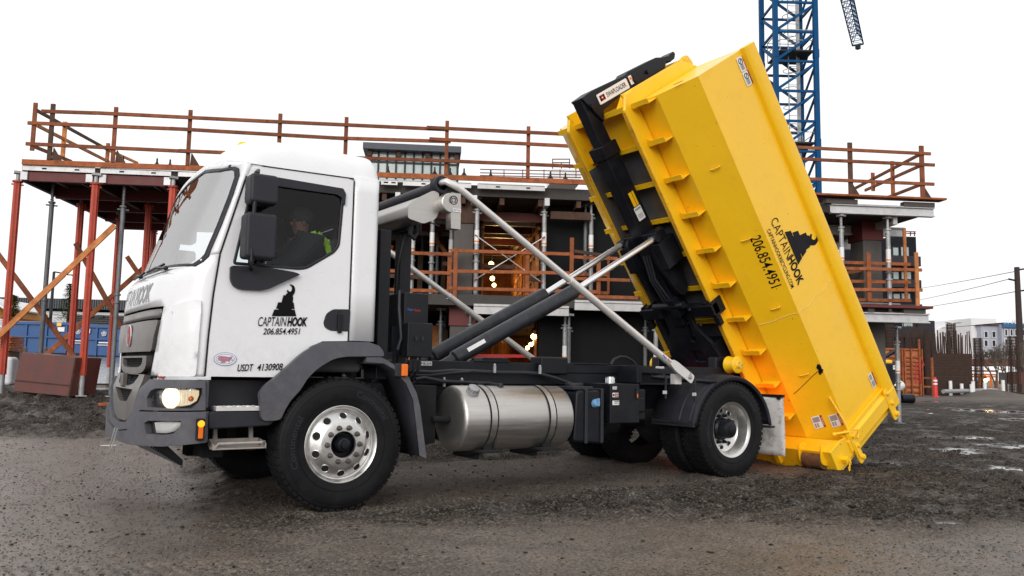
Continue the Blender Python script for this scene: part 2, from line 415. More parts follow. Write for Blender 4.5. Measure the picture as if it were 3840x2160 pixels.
def xfront(y, z):
    xc = np.interp(z, *XC); xf = np.interp(z, *XF); t = min(1, abs(y-YC)/HW)
    return xc-(xc-xf)*math.sqrt(max(0, 1-t**4))
def pf(q, off=0.0):
    """photo sight line -> (s, z) on the cab's front skin"""
    r = _ray(*q); lo = None
    for t in np.arange(3.2, 8.5, .01):
        P = CP+r*t
        if P[0] > xfront(P[1], P[2])-off and P[1] > .03: lo = t; break
    if lo is None: lo = 8
    a, b = lo-.01, lo
    for _ in range(30):
        c = (a+b)/2; P = CP+r*c
        if P[0] > xfront(P[1], P[2])-off: b = c
        else: a = c
    P = CP+r*b; S, X, Yv = outl(P[2]); return (float(np.interp(P[1], Yv, S)), float(P[2]))
def mir(half): return list(half)+[(-s, z) for s, z in reversed(half)]
zr0 = lambda s: 2.60+.115*(1-s*s)
FO = (-1, -.3, 0)
def front(name, poly, holes=(), off=0.0, m='white', solid=.012, step=.05, parent=truck, **kw):
    mb = MB(); sheet(mb, poly, list(holes), lambda s, z: Fr(s, z, off), (-1, 0, 0.05), step)
    return mb.build(name, M[m], parent, solid=solid, fixn=False, **kw)

# --- cab front skin
gr_half = [(0, 1.515), pf(R2(497, 383)), pf(R2(440, 670)), pf(R2(385, 962)), (0, .985)]
gr_half[3] = (gr_half[3][0], .985)
grille_poly = mir(gr_half[:4])
hood = [(-1, 1.01), (1, 1.01), (1, 1.76), (.8, 1.765), (-.8, 1.765), (-1, 1.76)]
hood = [(-1, 1.01), (gr_half[3][0]-.001, 1.01), gr_half[2], (gr_half[1][0], 1.515), (-gr_half[1][0], 1.515), (-gr_half[2][0], gr_half[2][1]), (-gr_half[3][0]+.001, 1.01), (1, 1.01), (1, 1.90), (.86, 1.87), (.78, 1.80), (.5, 1.775), (0, 1.77), (-.5, 1.775), (-.78, 1.80), (-.86, 1.87), (-1, 1.90)]
cab = front('cab_front', hood, off=0)
ws = [pf(R1(*q)) for q in [(780, 1120), (850, 1078), (897, 1035), (1010, 760), (1110, 500), (1168, 320), (1163, 262), (1125, 245), (1010, 262)]]
ws_half = [(-.3, 1.835)]+ws
def zcap(p): return (p[0], min(p[1], zr0(p[0])-.012))
ws_half = [zcap(p) for p in ws_half]+[(-.25, zr0(.25)-.02)]
ws_out = [(0, 1.83)]+ws_half+[(-s, z) for s, z in reversed(ws_half)]
c0 = np.array([0, 2.22])
ws_in = [tuple(c0+(np.array(p)-c0)*np.array([.962, .942])) for p in ws_out]
# pillars: skin from hood line to the roof line with the windscreen opening
top = [(s, zr0(s)) for s in np.linspace(1, -1, 25)]
pil = [(-1, 1.90), (-.86, 1.87), (-.78, 1.80), (-.5, 1.797), (0, 1.797), (.5, 1.797), (.78, 1.80), (.86, 1.87), (1, 1.90)]+top
front('windscreen_pillar', pil, [ws_out], off=0)
wsf = front('windscreen_frame', ws_out, [ws_in], off=.002, m='dgrey', solid=.01)
front('windscreen', ws_in, off=-.004, m='glassf', solid=0)
cowl = [(-.78, 1.765), (.78, 1.765), (.72, 1.83), (0, 1.835), (-.72, 1.83)]
front('cowl', cowl, off=-.012, m='dgrey', solid=.01)
# wipers lying on the cowl
wp = MB()
for a, b in (((-.62, 1.80), (-.02, 1.835)), ((.02, 1.80), (.55, 1.835))):
    A = Fr(*a, .04); B = Fr(*b, .035); C2 = Fr(a[0]+.22, 1.86, .03)
    wp.tube([A, (A+B)/2+np.array([0, 0, .02]), B], .012, 6); wp.tube([B, C2], .010, 6); wp.ball(A, .018, 8, 6)
wp.build('wiper', M['black'], truck)
gap = MB()
def strip(pts, w=.004, off=.003):
    pts = [np.array(p) for p in pts]
    for p, q in zip(pts, pts[1:]):
        d = q-p; n = np.array([-d[1], d[0]]); n = n/np.linalg.norm(n)*w
        A = [Fr(*(p-n), off), Fr(*(q-n), off), Fr(*(q+n), off), Fr(*(p+n), off)]; gap.add(A, [(0, 1, 2, 3)])
sm = [pf(R2(*q)) for q in [(640, 55), (600, 250), (555, 480), (500, 740), (455, 960)]]
strip(sm); strip([(-s, z) for s, z in sm])
sm = [pf(R1(*q)) for q in [(920, 1008), (975, 1014)]]
# corner air deflector, raised
df = [pf(R2(*q)) for q in [(572, 400), (604, 392), (600, 640), (560, 800), (470, 960), (783, 962), (806, 700), (830, 400), (830, 285), (700, 305), (600, 350)]]
for sg in (1, -1):
    front('corner_deflector', rounded([(sg*s, z) for s, z in df][::sg], .02), off=.022, solid=.03, bevel=.006)
# grille
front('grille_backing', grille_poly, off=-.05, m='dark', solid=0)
e1 = [pf(R2(*q)) for q in [(492, 395), (470, 470)]]
front('grille_trim', mir([(0, 1.50), (e1[0][0]+.03, 1.497), (e1[1][0]+.02, 1.432), (0, 1.432)][1:3]), off=-.004, m='bronze', solid=.03)
e2 = [pf(R2(463, 474)), pf(R2(403, 750))]
ep = front('grille_panel', rounded(mir([(e2[0][0], 1.415), (e2[1][0], 1.185)]), .02), off=.012, m='bronze', solid=.04, bevel=.006)
em = MB(); c = Fr(0, 1.315, .012)
em.lathe([(0, .080), (.003, .088), (.008, .088), (.010, .085), (.010, .081), (.006, .080)], c, (-1, 0, 0), 36); em.build('badge_ring', M['chrome'], ep)
em = MB(); em.lathe([(0, .081), (.009, .081), (.012, .04), (.0125, 0)], c, (-1, 0, 0), 36); em.build('badge', M['badge'], ep)
em = MB(); text(em, 'Peterbilt', c+np.array([-.0145, .055, -.015]), (0, -1, 0), Z3_, .11, .04, .01, .3); em.build('badge_lettering', M['gdecal'], ep, smooth=0, fixn=False)
# three smile-shaped slats with wire mesh behind
for zc, wtop, hm in ((1.100, .48, .075),):
    w = wtop/1.3; outer = []; inner = []
    for i in range(13):
        a = math.pi*i/12; cx, sx = math.cos(a), math.sin(a)
        outer.append((-(w+.10)*np.sign(cx)*abs(cx)**.5, zc+.055-(hm+.065)*sx**.55))
        inner.append((-w*np.sign(cx)*abs(cx)**.5, zc+.04-hm*sx**.6))
    k = .75 if zc < 1 else .95
    outer = [(s*k, z) for s, z in outer]; inner = [(s*k, z) for s, z in inner]
    o = -.006 if zc > 1 else .02
    sl = front('grille_slat', outer, [inner], off=o, m='bronze', solid=.05, bevel=.008)
    ms = MB()
    for zz in np.arange(zc-hm+.05, zc+.04, .014):
        for s0 in np.arange(-w*k*.96, w*k*.95, .05): ms.tube([Fr(s0, zz, o-.03), Fr(s0+.05, zz, o-.03)], .0028, 4, False)
    for s0 in np.arange(-w*k*.96, w*k*.97, .03): ms.tube([Fr(s0, zc-hm+.045, o-.03), Fr(s0, zc+.04, o-.03)], .0022, 4, False)
    ms.build('mesh_screen', M['black'], sl)
def slot(zt, zb, wt, wb): return rounded(mir([(-wt, zt), (-wb, zb+.02), (-wb*.6, zb)]), .02)
s2, s3 = slot(1.01, .925, .345, .27), slot(.90, .795, .31, .17)
lowU = mir([(-.47, 1.015), (-.455, .90), (-.38, .765), (-.27, .685), (-.12, .65)])
gl = front('grille_lower', lowU, [s2, s3], off=.012, m='bronze', solid=.05, bevel=.008)
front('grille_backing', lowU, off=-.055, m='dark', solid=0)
ms = MB()
for (zt, zb, w) in ((1.01, .925, .34), (.90, .795, .30)):
    for zz in np.arange(zb, zt, .014): ms.tube([Fr(s0, zz, -.025) for s0 in np.linspace(-w, w, 9)], .0028, 4, False)
    for s0 in np.arange(-w, w, .03): ms.tube([Fr(s0, zb, -.025), Fr(s0, zt, -.025)], .0022, 4, False)
ms.build('mesh_screen', M['black'], gl)
br = MB(); c = Fr(0, .965, .03); br.box(c, (.05, .06, .11)); br.build('radar_sensor', M['bronze'], truck, bevel=.012)
# lettering on the white nose
lt = MB()
def ftext(s, s0, s1, z0, z1, bold, shear):
    V, Fc = text_geo(s, bold, shear); lo = V.min(0); hi = V.max(0); q = (V-lo)/(hi-lo)
    lt.add([Fr(s0+(s1-s0)*a, z0+(z1-z0)*b, .003) for a, b in q], Fc)
ftext('CAPTAIN', .62, .07, 1.56, 1.71, 0, .2); ftext('HOOK', .05, -.42, 1.56, 1.71, .03, .2)
lt.build('nose_lettering', M['gdecal'], truck, smooth=0, fixn=False)

# --- cab sides: door with window opening, rear quarter
def sxz(pts, y=.06): return [(float(P[0]), float(P[2])) for P in (atY(*q, y) for q in pts)]
door_p = [(-1.024, 1.012), (-.52, 1.012), (-.404, 1.135), (-.25, 1.255), (-.165, 1.292), (.04, 1.302), (.04, 2.585), (.0, 2.60), (-.70, 2.588), (-.775, 2.56), (-.806, 2.50), (-.862, 2.29), (-.966, 1.90), (-.998, 1.6), (-1.016, 1.3)]
win_p = rounded([(-.880, 1.828), (-.770, 2.46), (-.735, 2.515), (-.05, 2.500), (-.034, 2.44), (-.055, 2.05), (-.095, 1.99), (-.31, 1.845), (-.37, 1.83)], .03, 3)
quarter = [(.05, 1.305), (.284, 1.305), (.284, 2.62), (.05, 2.61)]
def ins(poly, k=.022):
    c = np.mean(poly, 0); out = []
    for i in range(len(poly)):
        a, p, b = [np.array(poly[j % len(poly)]) for j in (i-1, i, i+1)]
        d = (b-a)/np.linalg.norm(b-a); n = np.array([-d[1], d[0]])
        if n@(c-p) < 0: n = -n
        out.append(tuple(p+n*k))
    return out
win_in = ins(win_p)
black_base = sxz([R1(*q) for q in [(1088, 1112), (1085, 1230), (1110, 1290), (1160, 1318), (1365, 1330), (1420, 1318), (1700, 1190), (1640, 1168), (1420, 1130), (1250, 1118)]], .03)
cabin_parts = {}
for side, ys, sg in (('near', .06, -1), ('far', 2.26, 1)):
    fm = lambda off: (lambda x, z: (x, ys+sg*off, z))
    def sp(name, poly, holes, off, m, solid, parent=truck, step=.12, **kw):
        mb = MB(); sheet(mb, poly, holes, fm(off), (0, sg, 0), step); return mb.build(name, M[m], parent, solid=solid, fixn=False, **kw)
    dr = sp('door', door_p, [win_p], 0, 'white', .03, bevel=.004)
    sp('window_seal', win_p, [win_in], .004, 'dgrey', .012, dr)
    sp('window_pane', win_in, [], -.006, 'glassd', 0, dr)
    sp('rain_visor', [(-.80, 2.44), (-.775, 2.50), (-.735, 2.525), (-.05, 2.51), (-.026, 2.47), (-.03, 2.38), (-.052, 2.38), (-.06, 2.43), (-.10, 2.452), (-.75, 2.45)], [], .02, 'dgrey', .016, dr, bevel=.004)
    sp('mirror_base', rounded(black_base, .02), [], .035, 'dgrey', .05, dr, bevel=.015)
    hp = sxz([R2(*q) for q in [(1985, 372), (2135, 374), (2122, 568), (1960, 562), (1910, 535), (1897, 490), (1925, 410)]])
    hd = sp('door_handle', rounded(hp, .02), [], .006, 'dgrey', .012, dr, bevel=.003)
    hb = MB(); g0 = np.array([-.065, ys+sg*.012, 1.37]); hb.box((-.035, ys+sg*.016, 1.435), (.035, .02, .15)); hb.box((-.04, ys+sg*.014, 1.53), (.012, .012, .012)); hb.build('grip', M['black'], dr, bevel=.008)
    cabin_parts[side] = dr
b = MB()
for ys in (.072, 2.248): b.add([(-.81, ys, 2.50), (.06, ys, 2.53), (.06, ys, 2.625), (-.775, ys, 2.605)], [(0, 1, 2, 3)])
b.build('door_frame', M['white'], truck)
# rear quarters and rear wall as one bent sheet
rq = MB()
def rear(a, z):
    Lq = .234
    if a < Lq-.05: return (.05+a, .06, z)
    if a < Lq+.028:
        t = (a-(Lq-.05))/.078*math.pi/2; return (.05+Lq-.05+.05*math.sin(t), .06+.05*(1-math.cos(t)), z)
    return (.284, .11+(a-Lq-.028), z)

pts = sorted(set(list(np.linspace(0, .18, 4))+list(np.linspace(.18, .27, 8))+[.31]))
zs = [1.305, 1.7, 2.1, 2.5, 2.63]; n1 = len(pts)
for flip in (0, 1):
    rq = MB(); V = [(x, (2*YC-y if flip else y), z) for z2 in zs for (x, y, z) in [rear(a, z2) for a in pts]]
    rq.add(V, [(i*n1+k, i*n1+k+1, (i+1)*n1+k+1, (i+1)*n1+k) for i in range(len(zs)-1) for k in range(n1-1)]); rq.build('cab_rear_corner', M['white'], truck, solid=.02)

ye = rear(.31, 2)[1]; rw = MB(); sheet(rw, [(ye, 1.305), (2*YC-ye, 1.305), (2*YC-ye, 2.63), (ye, 2.63)], [rounded([(.70, 1.92), (1.62, 1.92), (1.62, 2.36), (.70, 2.36)], .05)], lambda y, z: (.284, y, z), (1, 0, 0), .3)
rwo = rw.build('cab_rear_panel', M['white'], truck, solid=.02, fixn=False)
rw = MB(); sheet(rw, rounded([(.70, 1.92), (1.62, 1.92), (1.62, 2.36), (.70, 2.36)], .05), [], lambda y, z: (.278, y, z), (1, 0, 0), .5); rw.build('rear_window', M['glassd'], rwo, fixn=False)
# roof: low dome from the skin's top edge
ring = [Fr(s, zr0(s)) for s in np.linspace(-1, 1, 61)]
rearx = .284
ring += [np.array([x, 2.26, 2.60]) for x in np.linspace(-.70, .22, 10)]+[np.array([.26, 2.24, 2.61]), np.array([.284, 2.2, 2.63])]
ring += [np.array([.284, y, 2.63]) for y in np.linspace(2.1, .22, 10)]+[np.array([.284, .12, 2.63]), np.array([.26, .08, 2.61])]
ring += [np.array([x, .06, 2.60]) for x in np.linspace(.22, -.70, 10)]
rf = MB(); ks = [0, .006, .014, .025, .04, .06,  .10, .14, .19, .26, .36, .5, .68, 1]; V = []
for k in ks:
    for p in ring:
        cpt = np.array([min(max(p[0], -.32), -.05), YC, 0]); q = p+(cpt-p)*k
        ex_ = 20-12*min(1, max(0, (-.55-p[0])/.3)); V.append((q[0], q[1], p[2]+(2.83-p[2])*(1-(1-k)**ex_)+.085*(1-(1-k)**2)*(1-.35*(q[0]+.7)*(1-k))))
m_ = len(ring)
rf.add(V, [(i*m_+k, i*m_+(k+1) % m_, (i+1)*m_+(k+1) % m_, (i+1)*m_+k) for i in range(len(ks)-1) for k in range(m_)])
rf.build('roof', M['white'], truck, smooth=60)
strip([(-1, 2.60), (-.9, zr0(.9)), (-.6, zr0(.6))], .003)
# roof vent and beacons
for sg in (1,):
    v0 = atY(*R1(1425, 146), .20); vt = MB()
    ex = np.array([1, 0, -.12]); ex /= np.linalg.norm(ex); ey = np.array([0, .5, .86]); ez = np.cross(ex, ey)
    vt.prism(rounded([(-.085, -.022), (.085, -.022), (.085, .022), (-.085, .022)], .02), v0-ez*.02*np.sign(ez[1])*-1, ex, ey, ez*np.sign(-ez[1]), .03)
    vo = vt.build('roof_vent', M['dgrey'], truck, bevel=.004)
for y in (.62, 1.0):
    b = MB(); zt = 2.895; b.lathe([(0, .055), (.035, .05), (.06, .03), (.066, 0)], (-.69, y, zt-.055), (0, 0, 1), 16); b.build('roof_beacon', M['lampa'], truck)

# inner dark liner, dashboard, seats, wheel
li = MB(); li.bx((-1.0, .16, 1.05), (.22, 2.16, 1.28)); li.bx((-1.16, .2, 1.3), (-.78, 2.12, 1.76)); li.build('dashboard', M['seat'], truck, bevel=.04)
li = MB()
for xx in (.20,): li.bx((xx, .14, 1.3), (xx+.02, .68, 2.6)); li.bx((xx, 1.64, 1.3), (xx+.02, 2.18, 2.6)); li.bx((xx, .68, 1.3), (xx+.02, 1.64, 1.9)); li.bx((xx, .68, 2.38), (xx+.02, 1.64, 2.6))
li.bx((-.9, .2, 2.585), (.2, 2.1, 2.60)); li.build('cab_lining', M['seat'], truck)
for yy in (.62, 1.72):
    s_ = MB(); s_.box((-.17, yy, 1.50), (.5, .5, .14)); s_.box((.12, yy, 1.86), (.13, .5, .62), ex=(.97, 0, .24), ez=(-.24, 0, .97)); s_.box((.19, yy, 2.26), (.09, .28, .17)); s_.build('seat', M['seat'], truck, bevel=.04)
sw = MB(); sw.torus((-.72, .62, 1.80), (-.45, 0, .9), .22, .017, 28, 8); sw.tube([(-.72, .62, 1.80), (-.86, .62, 1.55)], .03, 8); sw.bar((-.72, .42, 1.80), (-.72, .82, 1.80), .05, .02); sw.build('steering_wheel', M['black'], truck)

# --- bumper, headlights (lower cab), wrapped round the front skin
def bump(name, poly, off, m, solid, holes=(), step=.05, **kw): return front(name, poly, holes, off, m, solid, step, **kw)
hl_px = [R3(*q) for q in [(398, 150), (430, 132), (560, 122), (722, 126), (722, 170), (700, 225), (640, 262), (560, 275), (450, 278), (405, 240)]]
hl = [pf(q, .02) for q in hl_px]
rec = [pf(R3(*q), .02) for q in [(330, 200), (360, 140), (400, 120), (765, 118), (740, 170), (715, 235), (660, 285), (560, 300), (380, 297), (335, 270)]]
ends = -1.0
upper = [(-1, .985), (-.62, .985), (-.50, .90), (-.40, .74), (-.25, .655), (0, .63), (.25, .655), (.40, .74), (.50, .90), (.62, .985), (1, .985), (1, .775), (.7, .765), (.55, .76), (.47, .70), (.36, .61), (0, .57), (-.36, .61), (-.47, .70), (-.55, .76), (-.7, .765), (-1, .775)]
rec = [(max(s, -.985), min(.972, max(z, .785))) for s, z in rec]
hl = [(max(s, -.975), min(.965, max(z, .79))) for s, z in hl]
bu = bump('bumper_upper', upper, .03, 'grey', .04, [rec, [(-s, z) for s, z in rec][::-1]], bevel=.01)
for sg in (1, -1):
    r_ = [(sg*s, z) for s, z in rec][::sg]
    bump('headlight_recess', r_, -.02, 'dgrey', 0)
    h_ = [(sg*s, z) for s, z in hl][::sg]
    hd = bump('headlight', h_, .0, 'alu', .02)
    bump('lens', h_, .024, 'lensg', 0, parent=hd)
    cx = pf(R3(520, 195), 0); b = MB(); P = Fr(sg*cx[0], cx[1], .002)
    n = P-Fr(sg*cx[0], cx[1], -.05); n /= np.linalg.norm(n)
    b.lathe([(0, .0), (0, .066), (.010, .06), (.016, 0)], P, n, 24); b.build('lamp', M['lampw'], hd)
    cx2 = np.mean(h_, 0); bump('reflector', [tuple(cx2+(np.array(q)-cx2)*np.array([.86, .84])+np.array([-sg*.015, 0])) for q in h_], .003, 'reflg', 0, parent=hd)  # reflector glows by itself, standing in for lamplight on it
    b = MB(); b.lathe([(-.004, .060), (.003, .072), (.001, .078)], P, n, 24); b.build('glow_ring', M['reflg2'], hd)  # added glowing ring, a painted halo round the lamp
    cx = pf(R3(680, 205), 0); b = MB(); P = Fr(sg*max(cx[0], -.96), cx[1], .004); b.ball(P, .02, 10, 8); b.build('indicator_bulb', M['amber'], hd)
    b = MB()
    for i in range(9):
        s0 = sg*(-.80-.016*i); P = Fr(s0, .87, .006); b.tube([P+np.array([0, 0, -.05]), P+np.array([0, 0, .06])], .003, 4)
    b.build('reflector_rib', M['chrome'], hd)
lower = [(-1, .765), (-.7, .755), (-.57, .75), (-.49, .69), (-.37, .60), (0, .56), (.37, .60), (.49, .69), (.57, .75), (.7, .755), (1, .765), (1, .55), (.8, .52), (.4, .50), (0, .50), (-.4, .50), (-.8, .52), (-1, .55)]
fg = [pf(R3(*q), .03) for q in [(372, 395), (480, 385), (578, 392), (560, 435), (520, 468), (460, 482), (385, 478)]]
fr_ = [pf(R3(*q), .03) for q in [(318, 400), (350, 380), (585, 382), (575, 430), (530, 482), (450, 495), (330, 485)]]
bl = bump('bumper_lower', lower, .05, 'grey', .05, [fr_, [(-s, z) for s, z in fr_][::-1]], bevel=.012)
for sg in (1, -1):
    bump('fog_recess', [(sg*s, z) for s, z in fr_][::sg], .0, 'dgrey', 0)
    fo = bump('fog_light', [(sg*s, z) for s, z in fg][::sg], .022, 'wdecal', .02)
    bump('fog_lens', [(sg*s, z) for s, z in fg][::sg], .035, 'lensg', 0, parent=fo)
# bumper corners reach back to x=-0.99 along the side; amber marker lamp
for sg, ys in ((-1, .055), (1, 2.265)):
    b = MB(); b.bx((-1.03, ys-.03*0+sg*.0, .785), (-.995, ys-sg*.25, .985)); b.bx((-1.03, ys, .545), (-.985, ys-sg*.25, .765)); b.build('bumper_corner', M['grey'], truck, bevel=.01)
    b = MB(); P = np.array([-1.06, ys+sg*.072, .645]); b.box(P, (.055, .04, .15)); mk = b.build('marker_lamp_housing', M['black'], truck, bevel=.006)
    b = MB(); b.box(P+np.array([0, sg*.012, -.02]), (.034, .02, .085)); b.build('amber_lens', M['amber'], mk, bevel=.004)
    b = MB(); b.ball(P+np.array([0, sg*.022, .04]), .024, 10, 8); b.build('lamp_bulb', M['lampa'], mk)
# under-bumper: number plate hooks, grating, steering gear
b = MB()
for y in (.80, .90): b.bar((-1.46, y, .61), (-1.49, y, .46), .02, .006, (1, 0, 0))
b.build('plate_bracket', M['steel'], truck)
b = MB()
for i in range(14):
    t = i/13; b.bar((-1.30+.2*t, .35, .50-.13*t), (-1.30+.2*t, 1.9, .50-.13*t), .012, .012)
for y in (.35, 1.12, 1.9): b.prism([(-1.31, .515), (-1.08, .355), (-1.08, .40), (-1.2, .515)], (0, y, 0), (1, 0, 0), (0, 0, 1), (0, 1, 0), .012)
b.build('lower_grating', M['black'], truck)
b = MB(); b.bx((-.98, .24, .42), (-.82, .5, .56)); b.bx((-1.0, .6, .40), (-.7, .75, .75)); b.bx((-1.0, 1.57, .40), (-.7, 1.72, .75)); b.cyl((0, .3, .52), (0, 2.0, .52), .065); b.bx((-.6, .7, .42), (.9, 1.6, 1.0)); b.bx((-.35, .35, .62), (.35, .6, .72)); b.bx((-.35, 1.7, .62), (.35, 1.95, .72))
b.build('front_axle', M['dark'], truck, bevel=.01)
# engine bay bits under the arch
b = MB(); random.seed(4)
for i in range(26):
    P = np.array([random.uniform(-.25, .5), random.uniform(.5, .7), random.uniform(.85, 1.2)]); b.tube([P, P+np.array([random.uniform(-.2, .2), random.uniform(-.05, .05), random.uniform(-.2, .2)])], random.uniform(.008, .02), 6)
b.tube([(.02, .3, 1.15), (.24, .32, .98)], .018, 8); b.build('engine_hose', M['dgrey'], truck)
# --- steps and front fender
b = MB(); b.prism([(-.99, .985), (-.47, .985), (-.47, .80), (-.6, .76), (-.99, .76)], (0, .20, 0), (1, 0, 0), (0, 0, 1), (0, 1, 0), .03); b.build('step_well', M['dgrey'], truck)
b = MB(); b.prism(rounded([(-.99, .765), (-.55, .765), (-.50, .70), (-.55, .655), (-.99, .64)], .02), (0, .04, 0), (1, 0, 0), (0, 0, 1), (0, 1, 0), .25); b.build('side_skirt', M['dgrey'], truck, bevel=.012)
b = MB(); b.bx((-.945, .035, .768), (-.625, .20, .795))
for i in range(9):
    for j in range(4): b.box((-.925+.035*i, .06+.038*j, .797), (.02, .012, .006), ex=(.8, .6*(1 if (i+j) % 2 else -1), 0), ey=(-.6*(1 if (i+j) % 2 else -1), .8, 0))
b.build('step_plate', M['armalu'], truck)
b = MB(); pr = [(-.965, -.01), (-.60, -.01), (-.57, .06), (-.60, .20), (-.93, .20), (-.965, .10)]
b.prism(rounded(pr, .02), (0, 0, .497), (1, 0, 0), (0, 1, 0), (0, 0, 1), .012); b.tube([(-.95, 0, .51), (-.93, -.015, .54), (-.62, -.015, .54), (-.585, .05, .54)], .012, 6)
b.bar((-.945, .19, .53), (-.585, .19, .53), .012, .06); b.bar((-.958, .0, .515), (-.945, .19, .535), .012, .04); b.bar((-.59, .0, .515), (-.575, .19, .535), .012, .04); b.bar((-.9, .19, .5), (-.9, .22, .66), .03, .03, (1, 0, 0)); b.bar((-.64, .19, .5), (-.64, .22, .66), .03, .03, (1, 0, 0)); b.build('lower_step', mat('pale_step', (.34, .31, .285), .6, var=.15, dirt=.6, dcol=(.12, .08, .06), dscale=12), truck, bevel=.003)
out = sxz([R2(*q) for q in [(1480, 970), (1600, 862), (1700, 768), (1800, 702), (1900, 662), (2050, 655), (2300, 662), (2390, 695), (2426, 745), (2428, 785)]], 0)
inn = sxz([R2(*q) for q in [(2300, 786), (2100, 786), (1990, 805), (1860, 880), (1760, 970)]], 0)+sxz([R3(*q) for q in [(1560, 130), (1480, 215), (1430, 300), (1400, 378)]], 0)
low = sxz([R3(1250, 384), R3(1238, 300), R2(1352, 1195), R2(1335, 1120), R2(1385, 1045)], 0)
fp = rounded(out+inn+low, .07, 4)
b = MB(); sheet(b, fp, [], lambda x, z: (x, .0-.012*math.sin(min(1, max(0, (z-.7)/.6))*math.pi), z), (0, -1, 0), .06); fe = b.build('front_fender', M['grey'], truck, solid=.06, bevel=.014, fixn=False)
b = MB(); lip = inn[::-1]
for (x, z) in lip: pass
V = [(x, 0.01, z) for x, z in lip]+[(x, .36, z) for x, z in lip]; n_ = len(lip)
b.add(V, [(i, i+1, n_+i+1, n_+i) for i in range(n_-1)]); b.build('wheel_arch_liner', M['dgrey'], truck, solid=.01)
b = MB(); lip = out[3:]; V = [(x, 0.0, z) for x, z in lip]+[(x, .36, z) for x, z in lip]; n_ = len(lip)
b.add(V, [(i, i+1, n_+i+1, n_+i) for i in range(n_-1)]); b.build('fender_top', M['grey'], truck, solid=.01)
mo = sxz([R5(*q) for q in [(-60, 325), (60, 325), (120, 350), (230, 425), (310, 500), (380, 640), (410, 760), (440, 1000), (466, 1214)]], 0)
mi_ = sxz([R5(*q) for q in [(408, 1190), (375, 900), (350, 700), (290, 560), (180, 430), (90, 380), (-60, 370)]], 0)
b = MB(); sheet(b, mo+mi_, [], lambda x, z: (x, .0, z), (0, -1, 0), .08); mg = b.build('rear_mudguard', M['grey'], truck, solid=.05, bevel=.008, fixn=False)
b = MB(); lip = mi_; V = [(x, 0.01, z) for x, z in lip]+[(x-.02, .40, z) for x, z in lip]; n_ = len(lip)
b.add(V, [(i, i+1, n_+i+1, n_+i) for i in range(n_-1)]); b.build('mudguard_liner', M['dgrey'], truck, solid=.01)
b = MB(); P = atY(*R5(262, 440), -.02); b.box(P+np.array([-.015, .03, 0]), (.10, .05, .11)); tm = b.build('side_marker_housing', M['dgrey'], truck, bevel=.01)
b = MB(); b.box(P+np.array([.012, 0, 0]), (.055, .03, .10)); b.build('amber_lens', M['amber'], tm, bevel=.01)

b = MB(); ed = [(-.806, 2.50), (-.862, 2.29), (-.966, 1.90), (-.998, 1.6), (-1.016, 1.3), (-1.026, 1.012)]
for p_, q_ in zip(ed, ed[1:]): b.bar((p_[0]-.004, .0595, p_[1]), (q_[0]-.004, .0595, q_[1]), .011, .006, up=(0, 1, 0))
b.bar((.045, .0575, 1.303), (.045, .0575, 2.59), .008, .006, up=(0, 1, 0)); b.bar((-.70, .0575, 2.594), (.04, .0575, 2.606), .007, .006, up=(0, 1, 0))
b.build('door_gap', M['dark'], truck)
